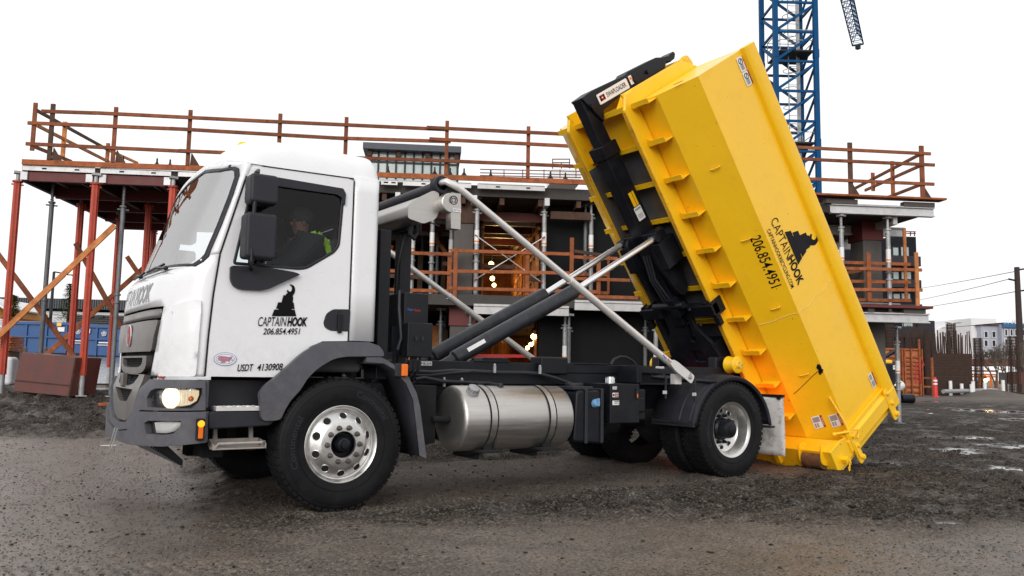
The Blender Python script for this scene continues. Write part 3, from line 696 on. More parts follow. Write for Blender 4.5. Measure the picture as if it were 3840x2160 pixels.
# --- wheels
def wheel(cx, yf, sgn, front_=True):
    """sgn=-1: face looks to -y at y=yf"""
    c = np.array([cx, yf, .505]); ax = np.array([0, sgn, 0.])
    R = .512; wd = .275
    if front_:
        prof = [(-.02, .288), (0, .297), (.002, .292), (-.004, .283), (-.030, .268), (-.034, .258), (-.012, .236), (.012, .205), (.026, .190), (.032, .180)]
    else:
        prof = [(-.02, .288), (0, .296), (-.004, .285), (-.02, .268), (-.07, .255), (-.13, .245), (-.15, .225), (-.16, .19), (-.165, .15)]
    w = MB(); w.lathe(prof, c, ax, 64)
    if front_: w.lathe([(.032, .180), (.036, .172), (.036, .102), (.02, .098)], c, ax, 64)
    else: w.lathe([(-.165, .15), (-.165, .10)], c, ax, 48)
    wh = w.build('wheel', M['alu'], truck, smooth=30, label=None)
    # hand holes
    hb = MB(); x, y, _ = _frame(ax); rh, th = (.219, .0015) if front_ else (.205, -.156)
    for i in range(10):
        a = 2*math.pi*(i+.5)/10; P = Vector(c)+x*rh*math.cos(a)+y*rh*math.sin(a)+Vector(ax)*(th+.004)
        nrm = (Vector(ax)*.8+(x*math.cos(a)+y*math.sin(a))*.62).normalized() if front_ else Vector(ax)
        hb = MB(); hb.lathe([(-.006, .034), (.0015, .0335), (.0025, .031), (.0005, .0285)], P, nrm, 20, mi=0); hb.lathe([(.0, .030), (.001, .0)], P, nrm, 20, mi=1)
        hb.build('hand_hole', [M['alu'], M['dark']], wh)
    for i in range(10):
        a = 2*math.pi*i/10; rr = .132 if front_ else .148; t0 = .036 if front_ else -.16
        P = Vector(c)+x*rr*math.cos(a)+y*rr*math.sin(a)+Vector(ax)*t0
        n = MB(); n.lathe([(0, .022), (.008, .021), (.009, .017), (.03, .016), (.031, .010), (.048, .009), (.05, 0)], P, ax, 8); n.build('lug_nut', M['lug'] if front_ else M['black'], wh, smooth=0)
    h = MB(); t0 = .02 if front_ else -.165
    if front_: h.lathe([(.02, .10), (-.03, .098), (-.03, .07), (.01, .066), (.03, .058), (.05, .05), (.055, .035), (.075, .03), (.08, 0)], c, ax, 32)
    else: h.lathe([(t0, .125), (t0+.03, .12), (t0+.05, .10), (t0+.13, .095), (t0+.15, .085), (t0+.155, .05), (t0+.17, .045), (t0+.175, 0)], c, ax, 32)
    h.build('hub', M['black'], wh, smooth=30)
    # tyre with shoulder blocks
    t = MB()
    t.lathe([(-.02, .288), (.004, .30), (.012, .33), (.020, .38), (.021, .42), (.014, .455), (.004, .47), (.004, .474), (-.004, .486), (-.02, .498), (-.035, .503), (-.20, .503), (-.245, .495), (-.262, .47), (-.275, .40), (-.27, .33), (-.25, .29), (-.1, .25)], c, ax, 72)
    for rr in (.352, .444): t.torus(Vector(c)+Vector(ax)*(.0195 if rr < .4 else .0165), ax, rr, .0022, 64, 5)
    for i in range(56):
        a = 2*math.pi*i/56; hb_ = .028 if front_ else .034
        er = np.array(x*math.cos(a)+y*math.sin(a)); et = np.array(-x*math.sin(a)+y*math.cos(a))
        for k, (y0, ww) in enumerate(((-.045, .075), (-.118, .055), (-.185, .055), (-.24, .03))):
            t.box(c+er*(.498 if front_ else .5025)+et*(.011 if k % 2 else 0)+ax*y0, (.017, .042 if front_ else .036, ww), er, et, ax)
        (None if front_ else t.box(c+er*.484+ax*(-.006), (.034, .034, .010), er, et, ax))
    to = t.build('tyre', M['rubber'], wh, smooth=35)
    # flatten at the ground
    me = to.data; oz = root_loc(to)[2]
    for v in me.vertices:
        if v.co.z+oz < .004: v.co.z = .004-oz
    lt = MB()
    def arc(s, a0, a1, r0, r1, k=.0215, bold=0):
        V, Fc = text_geo(s, bold); lo = V.min(0); hi = V.max(0); q = (V-lo)/(hi-lo)
        lt.add([np.array(Vector(c)+Vector((sgn*-1*math.cos(a0+(a1-a0)*u), 0, math.sin(a0+(a1-a0)*u)))*(r0+(r1-r0)*v_)+Vector(ax)*k) for u, v_ in q], Fc)
    for k_, (s_, a0_, a1_, r0_, r1_) in enumerate((('Continental', 205, 148, .375, .425), ('Continental', 75, 28, .375, .425), ('11 R 22.5', 190, 155, .33, .36))):
        if k_ == 2 and front_: continue
        lt = MB(); arc(s_, math.radians(a0_), math.radians(a1_), r0_, r1_, .019 if k_ == 2 else .0215); lt.build('tyre_lettering', M['dgrey'], wh, smooth=0, fixn=False)
    return wh
wheel(0, .0, -1); wheel(0, 2.32, 1); wheel(4.455, .0, -1, False); wheel(4.455, 2.32, 1, False)
for y in (.62, 1.70):      # inner tyres of the rear duals
    t = MB(); t.lathe([(-.13, .29), (-.14, .40), (-.13, .48), (-.11, .503), (.11, .503), (.13, .48), (.14, .40), (.13, .29)], (4.455, y-.155 if y > 1 else y-.155, .505), (0, 1, 0), 64)
    for i in range(56):
        a = 2*math.pi*i/56; er = np.array([math.cos(a), 0, math.sin(a)]); et = np.array([-math.sin(a), 0, math.cos(a)])
        for k, y0 in enumerate((-.09, -.03, .03, .09)): t.box(np.array([4.455, y-.155+y0, .505])+er*.5035+et*(.01 if k % 2 else 0), (.015, .036, .045), er, et, (0, 1, 0))
    t.build('inner_tyre', M['rubber'], truck)
b = MB(); b.cyl((4.455, .3, .5), (4.455, 2.0, .5), .09); b.ball((4.455, 1.16, .5), .24, 16, 10); b.bx((4.25, .70, .55), (4.65, .82, .85)); b.bx((4.25, 1.50, .55), (4.65, 1.62, .85)); b.cyl((1.2, 1.16, .62), (4.3, 1.16, .52), .05); b.build('rear_axle', M['dark'], truck)
# ------------------------------------------------------------------ chassis and hoist
b = MB()
for y in (.72, 1.60):
    b.bx((-1.0, y-.035, .70), (5.1, y+.035, .96))
for x in (.9, 2.0, 3.2, 5.0): b.bx((x, .75, .72), (x+.08, 1.57, .94))
b.build('chassis_frame', M['black'], truck, bevel=.004)
b = MB()
for i in range(44):
    for j in range(2):
        x = 1.3+.055*i+.027*j
        if (i*7+j*3) % 5 < 3: b.box((x, .683, .90-.05*j), (.012, .006, .012))
b.build('frame_bolt', M['gdecal'], truck)
b = MB()
for y in (.64, 1.68):
    b.bx((.85, y-.05, 1.08), (4.95, y+.05, 1.172)); b.bx((.9, y-.04, .96), (4.9, y+.04, 1.08))
for x in (1.0, 1.9, 2.9, 3.9): b.bx((x, .69, 1.0), (x+.12, 1.63, 1.09))
sf = b.build('hoist_subframe', M['jib'], truck, bevel=.006)
for lo_, hi_ in (((2.28, .52, 1.06), (2.62, .72, 1.235)), ((2.28, 1.60, 1.06), (2.62, 1.80, 1.235)), ((1.55, .58, 1.17), (1.95, .70, 1.185)), ((2.75, .58, 1.17), (3.2, .70, 1.185))): b = MB(); b.bx(lo_, hi_); b.build('rail_guide', M['jib'], truck, bevel=.02 if hi_[2] > 1.2 else .004)
b = MB(); b.bx((3.35, .30, .99), (3.42, .60, 1.17)); b.bar((3.4, .45, 1.13), (4.3, .45, 1.10), .05, .055); b.bx((3.4, .3, .97), (3.95, .6, .99)); b.build('arm_bracket', M['jib'], truck, bevel=.004)
# lettered plates on the rail
def plate(name, P, ex, ez, w, h, words, par, back='wdecal', cols=('ink',), **kw):
    """printed plate: backing with rows of letters; words: [(text, x, y, w, h, bold, colour index)]"""
    P, ex, ez = np.array(P, float), np.array(ex, float), np.array(ez, float); n = np.cross(ex, ez); n = n/np.linalg.norm(n)
    if n@(CP-P) < 0: n = -n
    q = MB(); q.prism(rounded([(0, 0), (w, 0), (w, h), (0, h)], min(w, h)*.12), P, ex, ez, n*.003, 1, mi=0)
    for s, x, y, ww, hh, bo, ci in words:
        if s == '#': q.prism([(x, y), (x+ww, y), (x+ww, y+hh), (x, y+hh)], P+n*.003, ex, ez, n*.001, 1, mi=ci)
        else: text(q, s, P+n*.0045+ex*x+ez*y, ex, ez, ww, hh, bo, 0, ci)
    return q.build(name, [M[back]]+[M[c] for c in cols], par, smooth=0, fixn=False, **kw)
X_, Z_ = (1, 0, 0), (0, 0, 1)
for px in (R5(405, 398), R5(2475, 437)):
    P = atY(*px, .588); plate('model_plate', P, X_, Z_, .125, .038, [('SL-214', .035, .008, .082, .022, .02, 1), ('#', .008, .01, .016, .018, 0, 2)], truck, cols=('ink', 'rdecal'))
# hoses along the frame
b = MB()
def hose(pts, y, r):
    b.tube([atY(*R5(*q), y) for q in pts], r, 8)
hose([(310, 450), (520, 458), (690, 445), (900, 450), (1060, 458), (1330, 462), (1450, 470), (1600, 510), (1720, 555), (1800, 580)], .5, .018)
hose([(310, 482), (500, 485), (700, 462), (850, 452)], .48, .012)
hose([(370, 520), (450, 505), (600, 535), (820, 545), (1000, 552), (1060, 575)], .42, .014); hose([(330, 560), (420, 520), (560, 540), (800, 560), (980, 565)], .45, .010)
hose([(2080, 392), (2110, 345), (2160, 322), (2210, 325), (2260, 350), (2305, 395)], .75, .016)
hose([(505, 270), (540, 300), (560, 335)], .8, .02)
b.build('hydraulic_hose', M['dgrey'], truck)
b = MB()
for q in ((1063, 430), (1460, 440), (775, 555), (620, 550)):
    P = atY(*R5(*q), .47); b.box(P, (.02, .02, .07)); b.ball(P+np.array([0, 0, .04]), .012, 8, 6)
b.build('hose_clamp', M['steel'], truck)
# fuel tank
b = MB(); c0 = (1.13, .312, .665)
b.lathe([(0, 0), (-.012, .12), (-.006, .24), (.012, .28), (.03, .288), (1.16, .288), (1.175, .28), (1.19, .24), (1.195, 0)], c0, (1, 0, 0), 64)
tk = b.build('fuel_tank', M['tank'], truck, smooth=50)
b = MB(); P = Vector((1.26, .312-.288*math.sin(.62), .665+.288*math.cos(.62))); n = Vector((0, -math.sin(.62), math.cos(.62)))
b.lathe([(-.01, .06), (.012, .058), (.014, .05), (.02, .048), (.05, .048), (.056, .04), (.056, 0)], P, n, 24)
for i in range(12):
    a = 2*math.pi*i/12; x, y, _ = _frame(n); b.box(P+x*.049*math.cos(a)+y*.049*math.sin(a)+n*.034, (.009, .009, .03), tuple(x), tuple(y), tuple(n))
b.build('filler_cap', M['gdecal'], tk)
for x in (1.42, 2.06):
    b = MB(); b.lathe([(-.03, .290), (-.03, .294), (.03, .294), (.03, .290)], (x, .312, .665), (1, 0, 0), 64); st = b.build('tank_strap', M['tank'], tk)
    b = MB()
    for dx in (-.036, .036): b.torus((x+dx, .312, .665), (1, 0, 0), .290, .008, 64, 6)
    b.build('strap_liner', M['dark'], tk)
    b = MB(); b.bx((x-.10, .05, .375), (x+.10, .6, .395)); b.bx((x-.02, .30, .30), (x+.02, .7, .40)); b.bx((x-.04, .12, .39), (x+.04, .14, .46)); b.ball((x, .4, .385), .20, 14, 8, 1, .9, .28); b.build('tank_bracket', M['dark'], tk)
b = MB(); b.ball((1.62, .25, .95), .03, 10, 6); b.tube([(1.62, .25, .96), (1.55, .35, .98), (1.4, .5, .95)], .012, 6); b.build('fuel_fitting', M['dgrey'], tk)
# exhaust fluid tank and hydraulic tank
b = MB(); b.prism(rounded([(2.33, .44), (2.70, .41), (2.70, .90), (2.66, .92), (2.40, .92), (2.36, .90)], .03), (0, .06, 0), X_, Z_, (0, 1, 0), .42)
df_ = b.build('exhaust_fluid_tank', M['black'], truck, bevel=.025)
b = MB(); b.bx((2.35, .10, .92), (2.60, .40, .955)); b.cyl((2.48, .25, .95), (2.48, .25, .985), .09, 20); b.build('sender_lid', M['dgrey'], df_, bevel=.01)
b = MB()
for x in (2.47, 2.665):
    b.bx((x-.018, .045, .42), (x+.018, .058, .93)); b.bx((x-.018, .045, .92), (x+.018, .45, .935))
b.build('tank_strap', M['dgrey'], df_, bevel=.006)
b = MB(); P = np.array(atY(*R5(1950, 725), .045)); b.lathe([(0, .042), (.02, .042), (.045, .036), (.05, 0)], P+np.array([0, .02, -.01]), (0, -1, .25), 20); b.box(P+np.array([0, -.035, .005]), (.018, .03, .075)); b.build('blue_cap', mat('blue_cap', (.16, .33, .55), .45), df_, bevel=.004)
b = MB(); b.bx((2.775, .06, .60), (3.16, .56, .985)); ht = b.build('hydraulic_tank', M['black'], truck, bevel=.008)
b = MB(); b.cyl((2.86, .16, .985), (2.86, .16, 1.045), .04, 24); b.cyl((2.86, .16, 1.045), (2.86, .16, 1.05), .042, 24)
for i in range(16):
    a = 2*math.pi*i/16; b.box((2.86+.041*math.cos(a), .16+.041*math.sin(a), 1.015), (.008, .008, .05), (math.cos(a), math.sin(a), 0), (-math.sin(a), math.cos(a), 0))
b.build('breather_cap', M['chrome'], ht)
Pl = atY(*R5(2095, 590), .057)
plate('warning_label', atY(*R5(2097, 608), .058), X_, Z_, .052, .028, [('#', .004, .019, .044, .005, 0, 1), ('#', .004, .006, .044, .004, 0, 1)], ht)
plate('warning_label', atY(*R5(2095, 676), .058), X_, Z_, .075, .042, [('#', .03, .004, .041, .034, 0, 2), ('DANGER', .036, .028, .03, .008, .02, 3), ('PELIGRO', .036, .013, .03, .008, .02, 3), ('#', .004, .01, .02, .02, 0, 1)], ht, cols=('ink', 'rdecal', 'wdecal'))
plate('warning_label', atY(*R5(2095, 745), .058), X_, Z_, .085, .042, [('#', .024, .004, .058, .034, 0, 1), ('#', .024, .030, .058, .008, 0, 2), ('#', .024, .014, .058, .007, 0, 2), ('#', .004, .014, .014, .014, 0, 1)], ht, cols=('ink', 'odecal'))
b = MB(); P = atY(*R5(2310, 645), .052); b.box(P, (.02, .014, .10)); b.ball(P+np.array([0, -.008, .048]), .01, 8, 6); b.ball(P+np.array([0, -.008, -.048]), .01, 8, 6); sg_ = b.build('sight_gauge', M['dgrey'], ht)
b = MB(); b.box(P+np.array([0, -.01, -.02]), (.009, .008, .035)); b.build('gauge_oil', M['amber'], sg_)
b = MB(); b.bx((3.17, .16, .62), (3.34, .5, .93)); b.bx((3.2, .12, .7), (3.3, .16, .85)); b.build('valve_box', M['black'], truck, bevel=.015)
b = MB(); b.cyl((.95, .3, .66), (1.12, .3, .66), .03); b.bx((.78, .32, .45), (1.0, .62, .95)); b.cyl((2.2, .9, .42), (3.6, .9, .5), .07); b.bx((1.2, .6, .45), (3.2, .7, .7)); b.build('air_tank', M['dark'], truck, bevel=.01)
# battery and control boxes behind the cab
b = MB(); b.bx((.60, .20, 1.22), (.83, .55, 1.737)); pb = b.build('pump_box', M['black'], truck, bevel=.008)
plate_b = MB(); P = np.array(atY(*R4(297, 1226), .198)); text(plate_b, 'Waste', P, X_, Z_, .052, .020, .02, 0, 0); text(plate_b, 'Warrior', P+np.array([.062, 0, -.002]), X_, Z_, .066, .020, .02, 0, 1)
plate_b.build('box_lettering', [M['bdecal'], M['rdecal']], pb, smooth=0, fixn=False)
b = MB(); b.bx((.59, .10, 1.19), (.825, .22, 1.478)); cb = b.build('control_box', M['black'], truck, bevel=.008)
b = MB(); b.bx((.655, .085, 1.325), (.675, .10, 1.36)); b.bx((.715, .085, 1.325), (.735, .10, 1.36)); b.build('switch', M['dgrey'], cb, bevel=.003)
b = MB()
for k in range(4): b.tube([(.62+.04*k, .16, 1.2), (.61+.045*k, .17, 1.10), (.58+.05*k, .3, 1.0)], .012, 6)
b.tube([(.56, .22, 1.75), (.55, .2, 1.6), (.57, .18, 1.35), (.55, .2, 1.25)], .014, 6); b.build('control_cable', M['dgrey'], cb)
b = MB(); b.bx((.52, .26, 1.2), (.60, .3, 1.45)); b.box((.50, .25, 1.20), (.045, .01, .06)); b.build('side_panel', M['black'], pb)
b = MB(); b.bx((.72, .55, 1.0), (.83, .66, 2.36)); b.bx((.72, 1.66, 1.0), (.83, 1.77, 2.36)); b.bx((.70, .4, 2.30), (.85, 1.95, 2.38))
b.bx((.36, .2, 1.0), (.46, .45, 2.25)); b.bx((.30, .3, 1.3), (.36, 2.0, 2.4)); b.tube([(.74, .5, 2.3), (.66, .48, 2.0), (.66, .5, 1.75)], .015, 6)
b.build('tarp_mast', M['jib'], truck, bevel=.006)
# tarp housing: long aluminium box across the truck, motor at its near end
b = MB(); prof = rounded([(.56, 2.36), (.70, 2.33), (.80, 2.385), (.83, 2.45), (.82, 2.60), (.78, 2.605), (.64, 2.52), (.56, 2.46)], .025)
b.prism(prof, (0, .10, 0), X_, Z_, (0, 1, 0), 2.15); th = b.build('tarp_housing', M['tank'], truck, smooth=25)
b = MB(); ep_ = rounded([(.55, 2.35), (.70, 2.32), (.815, 2.375), (.85, 2.45), (.84, 2.612), (.78, 2.618), (.63, 2.53), (.55, 2.465)], .025)
b.prism(ep_, (0, .088, 0), X_, Z_, (0, 1, 0), .012)
b.build('end_plate', M['tank'], th, smooth=25)
b = MB(); b.lathe([(0, .085), (.10, .085), (.105, .078), (.105, 0)], (.90, .088, 2.51), (0, -1, 0), 32); b.bx((.90, -.02, 2.49), (.995, .0, 2.60)); b.prism([(.90, 2.52), (.998, 2.52), (.998, 2.29), (.905, 2.29)], (0, -.022, 0), X_, Z_, (0, 1, 0), .09)
b.build('tarp_motor', M['tank'], th, smooth=25)
b = MB(); b.torus((.925, -.022, 2.535), (0, -1, 0), .036, .004, 24, 6)
for i in range(4):
    a = math.pi/4+math.pi/2*i; b.bar((.925+.018*math.cos(a), -.022, 2.535+.018*math.sin(a)), (.925+.036*math.cos(a), -.022, 2.535+.036*math.sin(a)), .005, .005)
b.torus((.925, -.022, 2.535), (0, -1, 0), .018, .003, 20, 6); b.build('motor_vent', M['dgrey'], th)
plate('motor_label', (.912, -.026, 2.435), X_, Z_, .083, .03, [('US', .008, .008, .022, .016, .02, 1), ('Tarp', .034, .006, .042, .02, .01, 2)], th, cols=('bdecal', 'rdecal'))
b = MB(); b.tube([(.86, .1, 2.32), (.80, .12, 2.34), (.74, .2, 2.36)], .006, 6); b.tube([(.7, .3, 2.36), (.68, .3, 2.26), (.72, .3, 2.22), (.76, .32, 2.28), (.74, .32, 2.36)], .02, 8); b.build('motor_cable', M['dgrey'], th)
b = MB(); b.cyl((.85, .12, 2.672), (.85, 2.2, 2.672), .046, 20); b.lathe([(-.03, .05), (-.03, .075), (.0, .078), (.02, .06), (.05, .078), (.07, .07), (.07, .045)], (.86, .10, 2.68), (0, 1, 0), 28)
b.build('tarp_roll', M['dgrey'], truck)
# tarp arms
for y, nm in ((.0, 'n'), (2.28, 'f')):
    sg = -1 if y < 1 else 1
    piv = np.array([3.765, y-.0, 1.06]); topP = np.array([.945, y, 2.675]); d = piv-topP; j = topP+d*.455
    b = MB(); yc = .10 if y < 1 else 2.2
    b.tube([(.86, yc, 2.70), (.88, y+(.04 if y < 1 else -.04), 2.702), tuple(topP+d*.012), tuple(topP+d*.03), tuple(j)], [.030, .030, .031, .031, .031], 16)
    arm = b.build('tarp_arm', M['armalu'], truck)
    b = MB(); b.tube([tuple(j-d*.002), tuple(topP+d*.965)], .037, 18); b.tube([tuple(j-d*.004), tuple(j+d*.004)], .039, 18); b.build('lower_tube', M['armalu'], arm)
    b = MB(); u_ = d/np.linalg.norm(d); n_ = np.array([u_[2], 0, -u_[0]])
    b.prism(rounded([(-.30, -.03), (-.20, -.048), (.06, -.048), (.06, .048), (-.22, .048), (-.30, .035)], .03), piv+np.array([0, sg*.042, 0]), u_, -n_, np.array([0, -sg*1., 0]), .012)
    b.bx((3.62, y+.06*-sg-.03, .985), (3.72, y+.06*-sg+.03, 1.09)); b.build('pivot_plate', M['armalu'], arm)
    b = MB(); b.lathe([(0, .022), (.012, .022), (.014, .014), (.022, .012), (.022, 0)], piv+np.array([0, sg*.042, 0]), (0, sg, 0), 12); b.build('pivot_bolt', M['steel'], arm)
    if sg < 0:
        b = MB(); P = topP+d*.865+np.array([0, -.0385, 0]); ex = u_; ez = -n_ if (-n_)[2] > 0 else n_
        text(b, 'Waste', P-ez*.012, ex, ez, .065, .024, .02, 0, 0); text(b, 'Warrior', P+ex*.078-ez*.012, ex, ez, .082, .024, .02, 0, 1)
        P2 = piv+np.array([0, -.045, 0])-ex*.13
        text(b, 'US', P2-ez*.018+ex*.15, np.array([.3, 0, .95]), np.array([-.95, 0, .3]), .03, .026, .02, 0, 0); text(b, 'Tarp', P2+ez*.012+ex*.145, np.array([.3, 0, .95]), np.array([-.95, 0, .3]), .05, .03, .01, 0, 1)
        b.build('arm_lettering', [M['bdecal'], M['rdecal']], arm, smooth=0, fixn=False)
# lift cylinders
for y in (.885, 1.437):
    base = np.array([1.50, y, 1.20]); te = np.array([2.985, y, 1.965]); re = np.array([4.165, y, 2.66])
    b = MB(); d = (te-base)/np.linalg.norm(te-base); Lc = np.linalg.norm(te-base)
    b.lathe([(-.15, .0), (-.15, .05), (-.02, .055), (0, .076), (.4, .078), (.401, .0795), (.41, .0795), (.411, .078), (1.2, .078), (1.201, .0795), (1.21, .0795), (1.211, .078), (Lc-.02, .078), (Lc, .072), (Lc, .03)], base, d, 28)
    cl = b.build('lift_cylinder', M['cyl'], truck, smooth=35)
    b = MB(); b.cyl(te-d*.02, re, .035, 20); b.build('cylinder_rod', M['chrome'], cl)
    b = MB(); b.cyl(re-d*.03, re+d*.02, .045, 16); b.cyl(re+np.array([0, -.06, 0]), re+np.array([0, .06, 0]), .05, 16); b.build('rod_end', M['jib'], cl)
    if y < 1:
        P = base+d*.24; n = np.array([0, -.93, .36]); n -= d*(n@d); n /= np.linalg.norm(n); ez = np.cross(n, d); ez = -ez if ez[2] < 0 else ez
        q = MB(); q.prism([(-.11, -.02), (.11, -.02), (.11, .02), (-.11, .02)], P+n*.0785, d, ez, n*.003, 1); q.build('cylinder_label', M['wdecal'], cl)
# hoist arm lying along the container's belly: local axes s (up the container), h (away from its floor), y
SA = np.array([-.5563, 0, .8310]); HA = np.array([.8310, 0, .5563]); YA = np.array([0., 1, 0]); SO = np.array([6.3, 0, 0])
def Cn(s, h, y): return SO+SA*s+HA*h+YA*y
def cbox(mb, s0, s1, h0, h1, y0, y1, mi=0): return mb.box(Cn((s0+s1)/2, (h0+h1)/2, (y0+y1)/2), (abs(s1-s0), abs(h1-h0), abs(y1-y0)), SA, HA, YA, mi)
b = MB(); cbox(b, 3.6, 5.22, -.25, -.07, 1.09, 1.24); jb = b.build('hoist_arm', M['jib'], truck, bevel=.012)
b = MB(); cbox(b, 2.2, 4.55, -.28, -.055, 1.07, 1.26); b.build('arm_sleeve', M['jib'], jb, bevel=.012)
b = MB(); cbox(b, 4.46, 4.62, -.30, -.04, 1.045, 1.285); b.build('sleeve_collar', M['jib'], jb, bevel=.01)
b = MB(); b.prism([(4.85, -.08), (5.22, -.25), (5.235, -.05), (5.20, .55), (5.22, .60), (5.20, 1.15), (5.165, 1.25), (5.14, 1.36), (5.16, 1.48), (5.12, 1.50), (5.07, 1.45), (5.06, 1.36), (5.09, 1.28), (5.02, 1.22), (5.02, .35), (4.97, .0)], SO+YA*1.06, SA, HA, YA, .2)
b.build('hook_arm', M['jib'], jb, bevel=.01)
b = MB(); b.cyl(Cn(5.10, .64, 1.02), Cn(5.10, .64, 1.30), .035); b.cyl(Cn(5.1, .9, 1.03), Cn(5.1, .9, 1.29), .025); b.cyl(Cn(5.08, -.16, 1.03), Cn(5.08, -.16, 1.29), .03); b.build('arm_pin', M['black'], jb)
plate('arm_sign', Cn(5.042, -.03, 1.055), HA, SA, .55, .125, [('SWAPLOADER', .15, .035, .36, .058, .015, 1), ('#', .03, .03, .09, .03, 0, 2), ('#', .03, .07, .09, .028, 0, 2), ('#', .03, .03, .03, .06, 0, 2), ('#', .09, .04, .03, .05, 0, 2)], jb, cols=('ink', 'rdecal'))
plate('arm_label', Cn(5.06, .56, 1.055), HA, SA, .055, .11, [('#', .006, .06, .043, .03, 0, 1)], jb, cols=('odecal',))
plate('arm_label', Cn(3.62, -.23, 1.066), HA, SA, .12, .17, [('#', .01, .13, .10, .025, 0, 1), ('#', .02, .03, .08, .005, 0, 2), ('#', .02, .05, .08, .005, 0, 2), ('#', .02, .07, .08, .005, 0, 2)], jb, cols=('gdecal', 'ink'))
plate('arm_label', Cn(3.80, -.21, 1.066), HA, SA, .05, .18, [], jb, back='yellow'); plate('arm_label', Cn(3.80, -.15, 1.066), HA, SA, .03, .18, [], jb, back='yellow')
b = MB(); cbox(b, 3.28, 3.46, -.28, -.12, .85, 1.47); cbox(b, 3.0, 3.34, -.34, -.04, .82, .94); cbox(b, 3.0, 3.34, -.34, -.04, 1.38, 1.50)
b.prism(rounded([(3.42, -.34), (3.48, -.05), (3.1, -.02), (2.62, -.06), (2.55, -.18), (2.65, -.27), (3.1, -.36)], .08), SO+YA*.93, SA, HA, YA, .06); b.prism(rounded([(3.42, -.34), (3.48, -.05), (3.1, -.02), (2.62, -.06), (2.55, -.18), (2.65, -.27), (3.1, -.36)], .08), SO+YA*1.33, SA, HA, YA, .06)
b.build('cylinder_bracket', M['jib'], jb, bevel=.012)
# middle frame with its cross bar and side locks
b = MB(); hole = lambda s, w: [(s-.12, -w), (s+.12, -w), (s+.14, w), (s-.14, w)]
cf = [(2.46, -.22), (2.46, .22), (2.1, .24), (1.9, .40), (1.55, .45), (1.2, .40), (1.1, .25), (1.1, -.25), (1.2, -.40), (1.6, -.42), (1.95, -.34), (2.15, -.22)]
hs_ = [rounded([(2.28, -.15), (2.28, -.06), (1.95, -.05), (1.95, -.13)], .03), rounded([(1.82, -.15), (1.82, .02), (1.66, .03), (1.66, -.15)], .04), rounded([(1.5, -.16), (1.5, .06), (1.3, .10), (1.3, -.12)], .04)]
sheet(b, cf, hs_, lambda s, y: Cn(s, -.24, 1.16+y), (-1, 0, -.5), .2)
mf = b.build('tilt_frame', M['jib'], truck, solid=.05, bevel=.006, fixn=False)
b = MB(); cbox(b, .75, 2.4, -.20, -.04, 1.52, 1.62); cbox(b, 1.4, 1.9, -.22, -.02, .78, 1.54); cbox(b, .6, 1.2, -.26, -.1, .92, 1.40); b.build('frame_beam', M['jib'], mf, bevel=.01)
b = MB(); cbox(b, 2.29, 2.43, -.24, -.12, .56, 1.76); b.build('cross_bar', M['jib'], mf, bevel=.008)
for y0, y1 in ((.56, .64), (1.68, 1.76)):
    b = MB(); yy = y0 if y0 < 1 else y1-.04
    cbox(b, 2.26, 2.46, -.22, -.02, yy, yy+.03); cbox(b, 2.36, 2.46, -.20, -.03, (y0+.10 if y0 < 1 else y0-.06), (y0+.16 if y0 < 1 else y0+.0)); cbox(b, 2.14, 2.26, -.21, -.14, y0, y1); b.build('side_lock', M['jib'], mf, bevel=.012)
b = MB(); cbox(b, 2.35, 2.6, -.34, -.24, 1.0, 1.12); b.cyl(Cn(2.5, -.3, .9), Cn(2.5, -.3, 1.4), .045); b.ball(Cn(2.42, -.28, .86), .025, 8, 6); b.ball(Cn(2.2, -.28, .80), .022, 8, 6); b.build('frame_fitting', M['jib'], mf, bevel=.008)
b = MB()
for k in range(3): b.tube([Cn(3.2, -.30, 1.08+.05*k), Cn(2.9, -.36, 1.10+.04*k), Cn(2.6, -.32, 1.06+.06*k), Cn(2.45, -.28, 1.1+.04*k)], .014, 6)
b.build('hoist_hose', M['dgrey'], mf)
# hinge rollers on which the sills ride
for y in (.50, 1.74):
    b = MB(); sg = -1 if y < 1 else 1
    b.lathe([(-.02, 0), (-.02, .04), (0, .05), (.0, .085), (.012, .10), (.03, .10), (.04, .088), (.12, .088), (.135, .10), (.15, .10), (.15, .03)], (5.07, y+sg*.075, 1.21), (0, -sg, 0), 32)
    ro = b.build('hinge_roller', M['yellow'], truck)
    b = MB(); b.cyl((5.07, y-sg*.05, 1.21), (5.07, y-sg*.3, 1.21), .05); b.build('roller_shaft', M['jib'], ro)
    b = MB()
    for i in range(3):
        a = 2*math.pi*i/3; b.ball((5.07+.028*math.cos(a), y+sg*.095, 1.21+.028*math.sin(a)), .010, 8, 6)
    b.build('roller_bolt', M['gdecal'], ro)
b = MB(); b.bx((4.9, .62, .96), (5.2, .75, 1.3)); b.bx((4.9, 1.57, .96), (5.2, 1.70, 1.3)); b.bx((4.95, .7, 1.0), (5.15, 1.6, 1.15)); b.build('hinge_block', M['jib'], truck, bevel=.02)
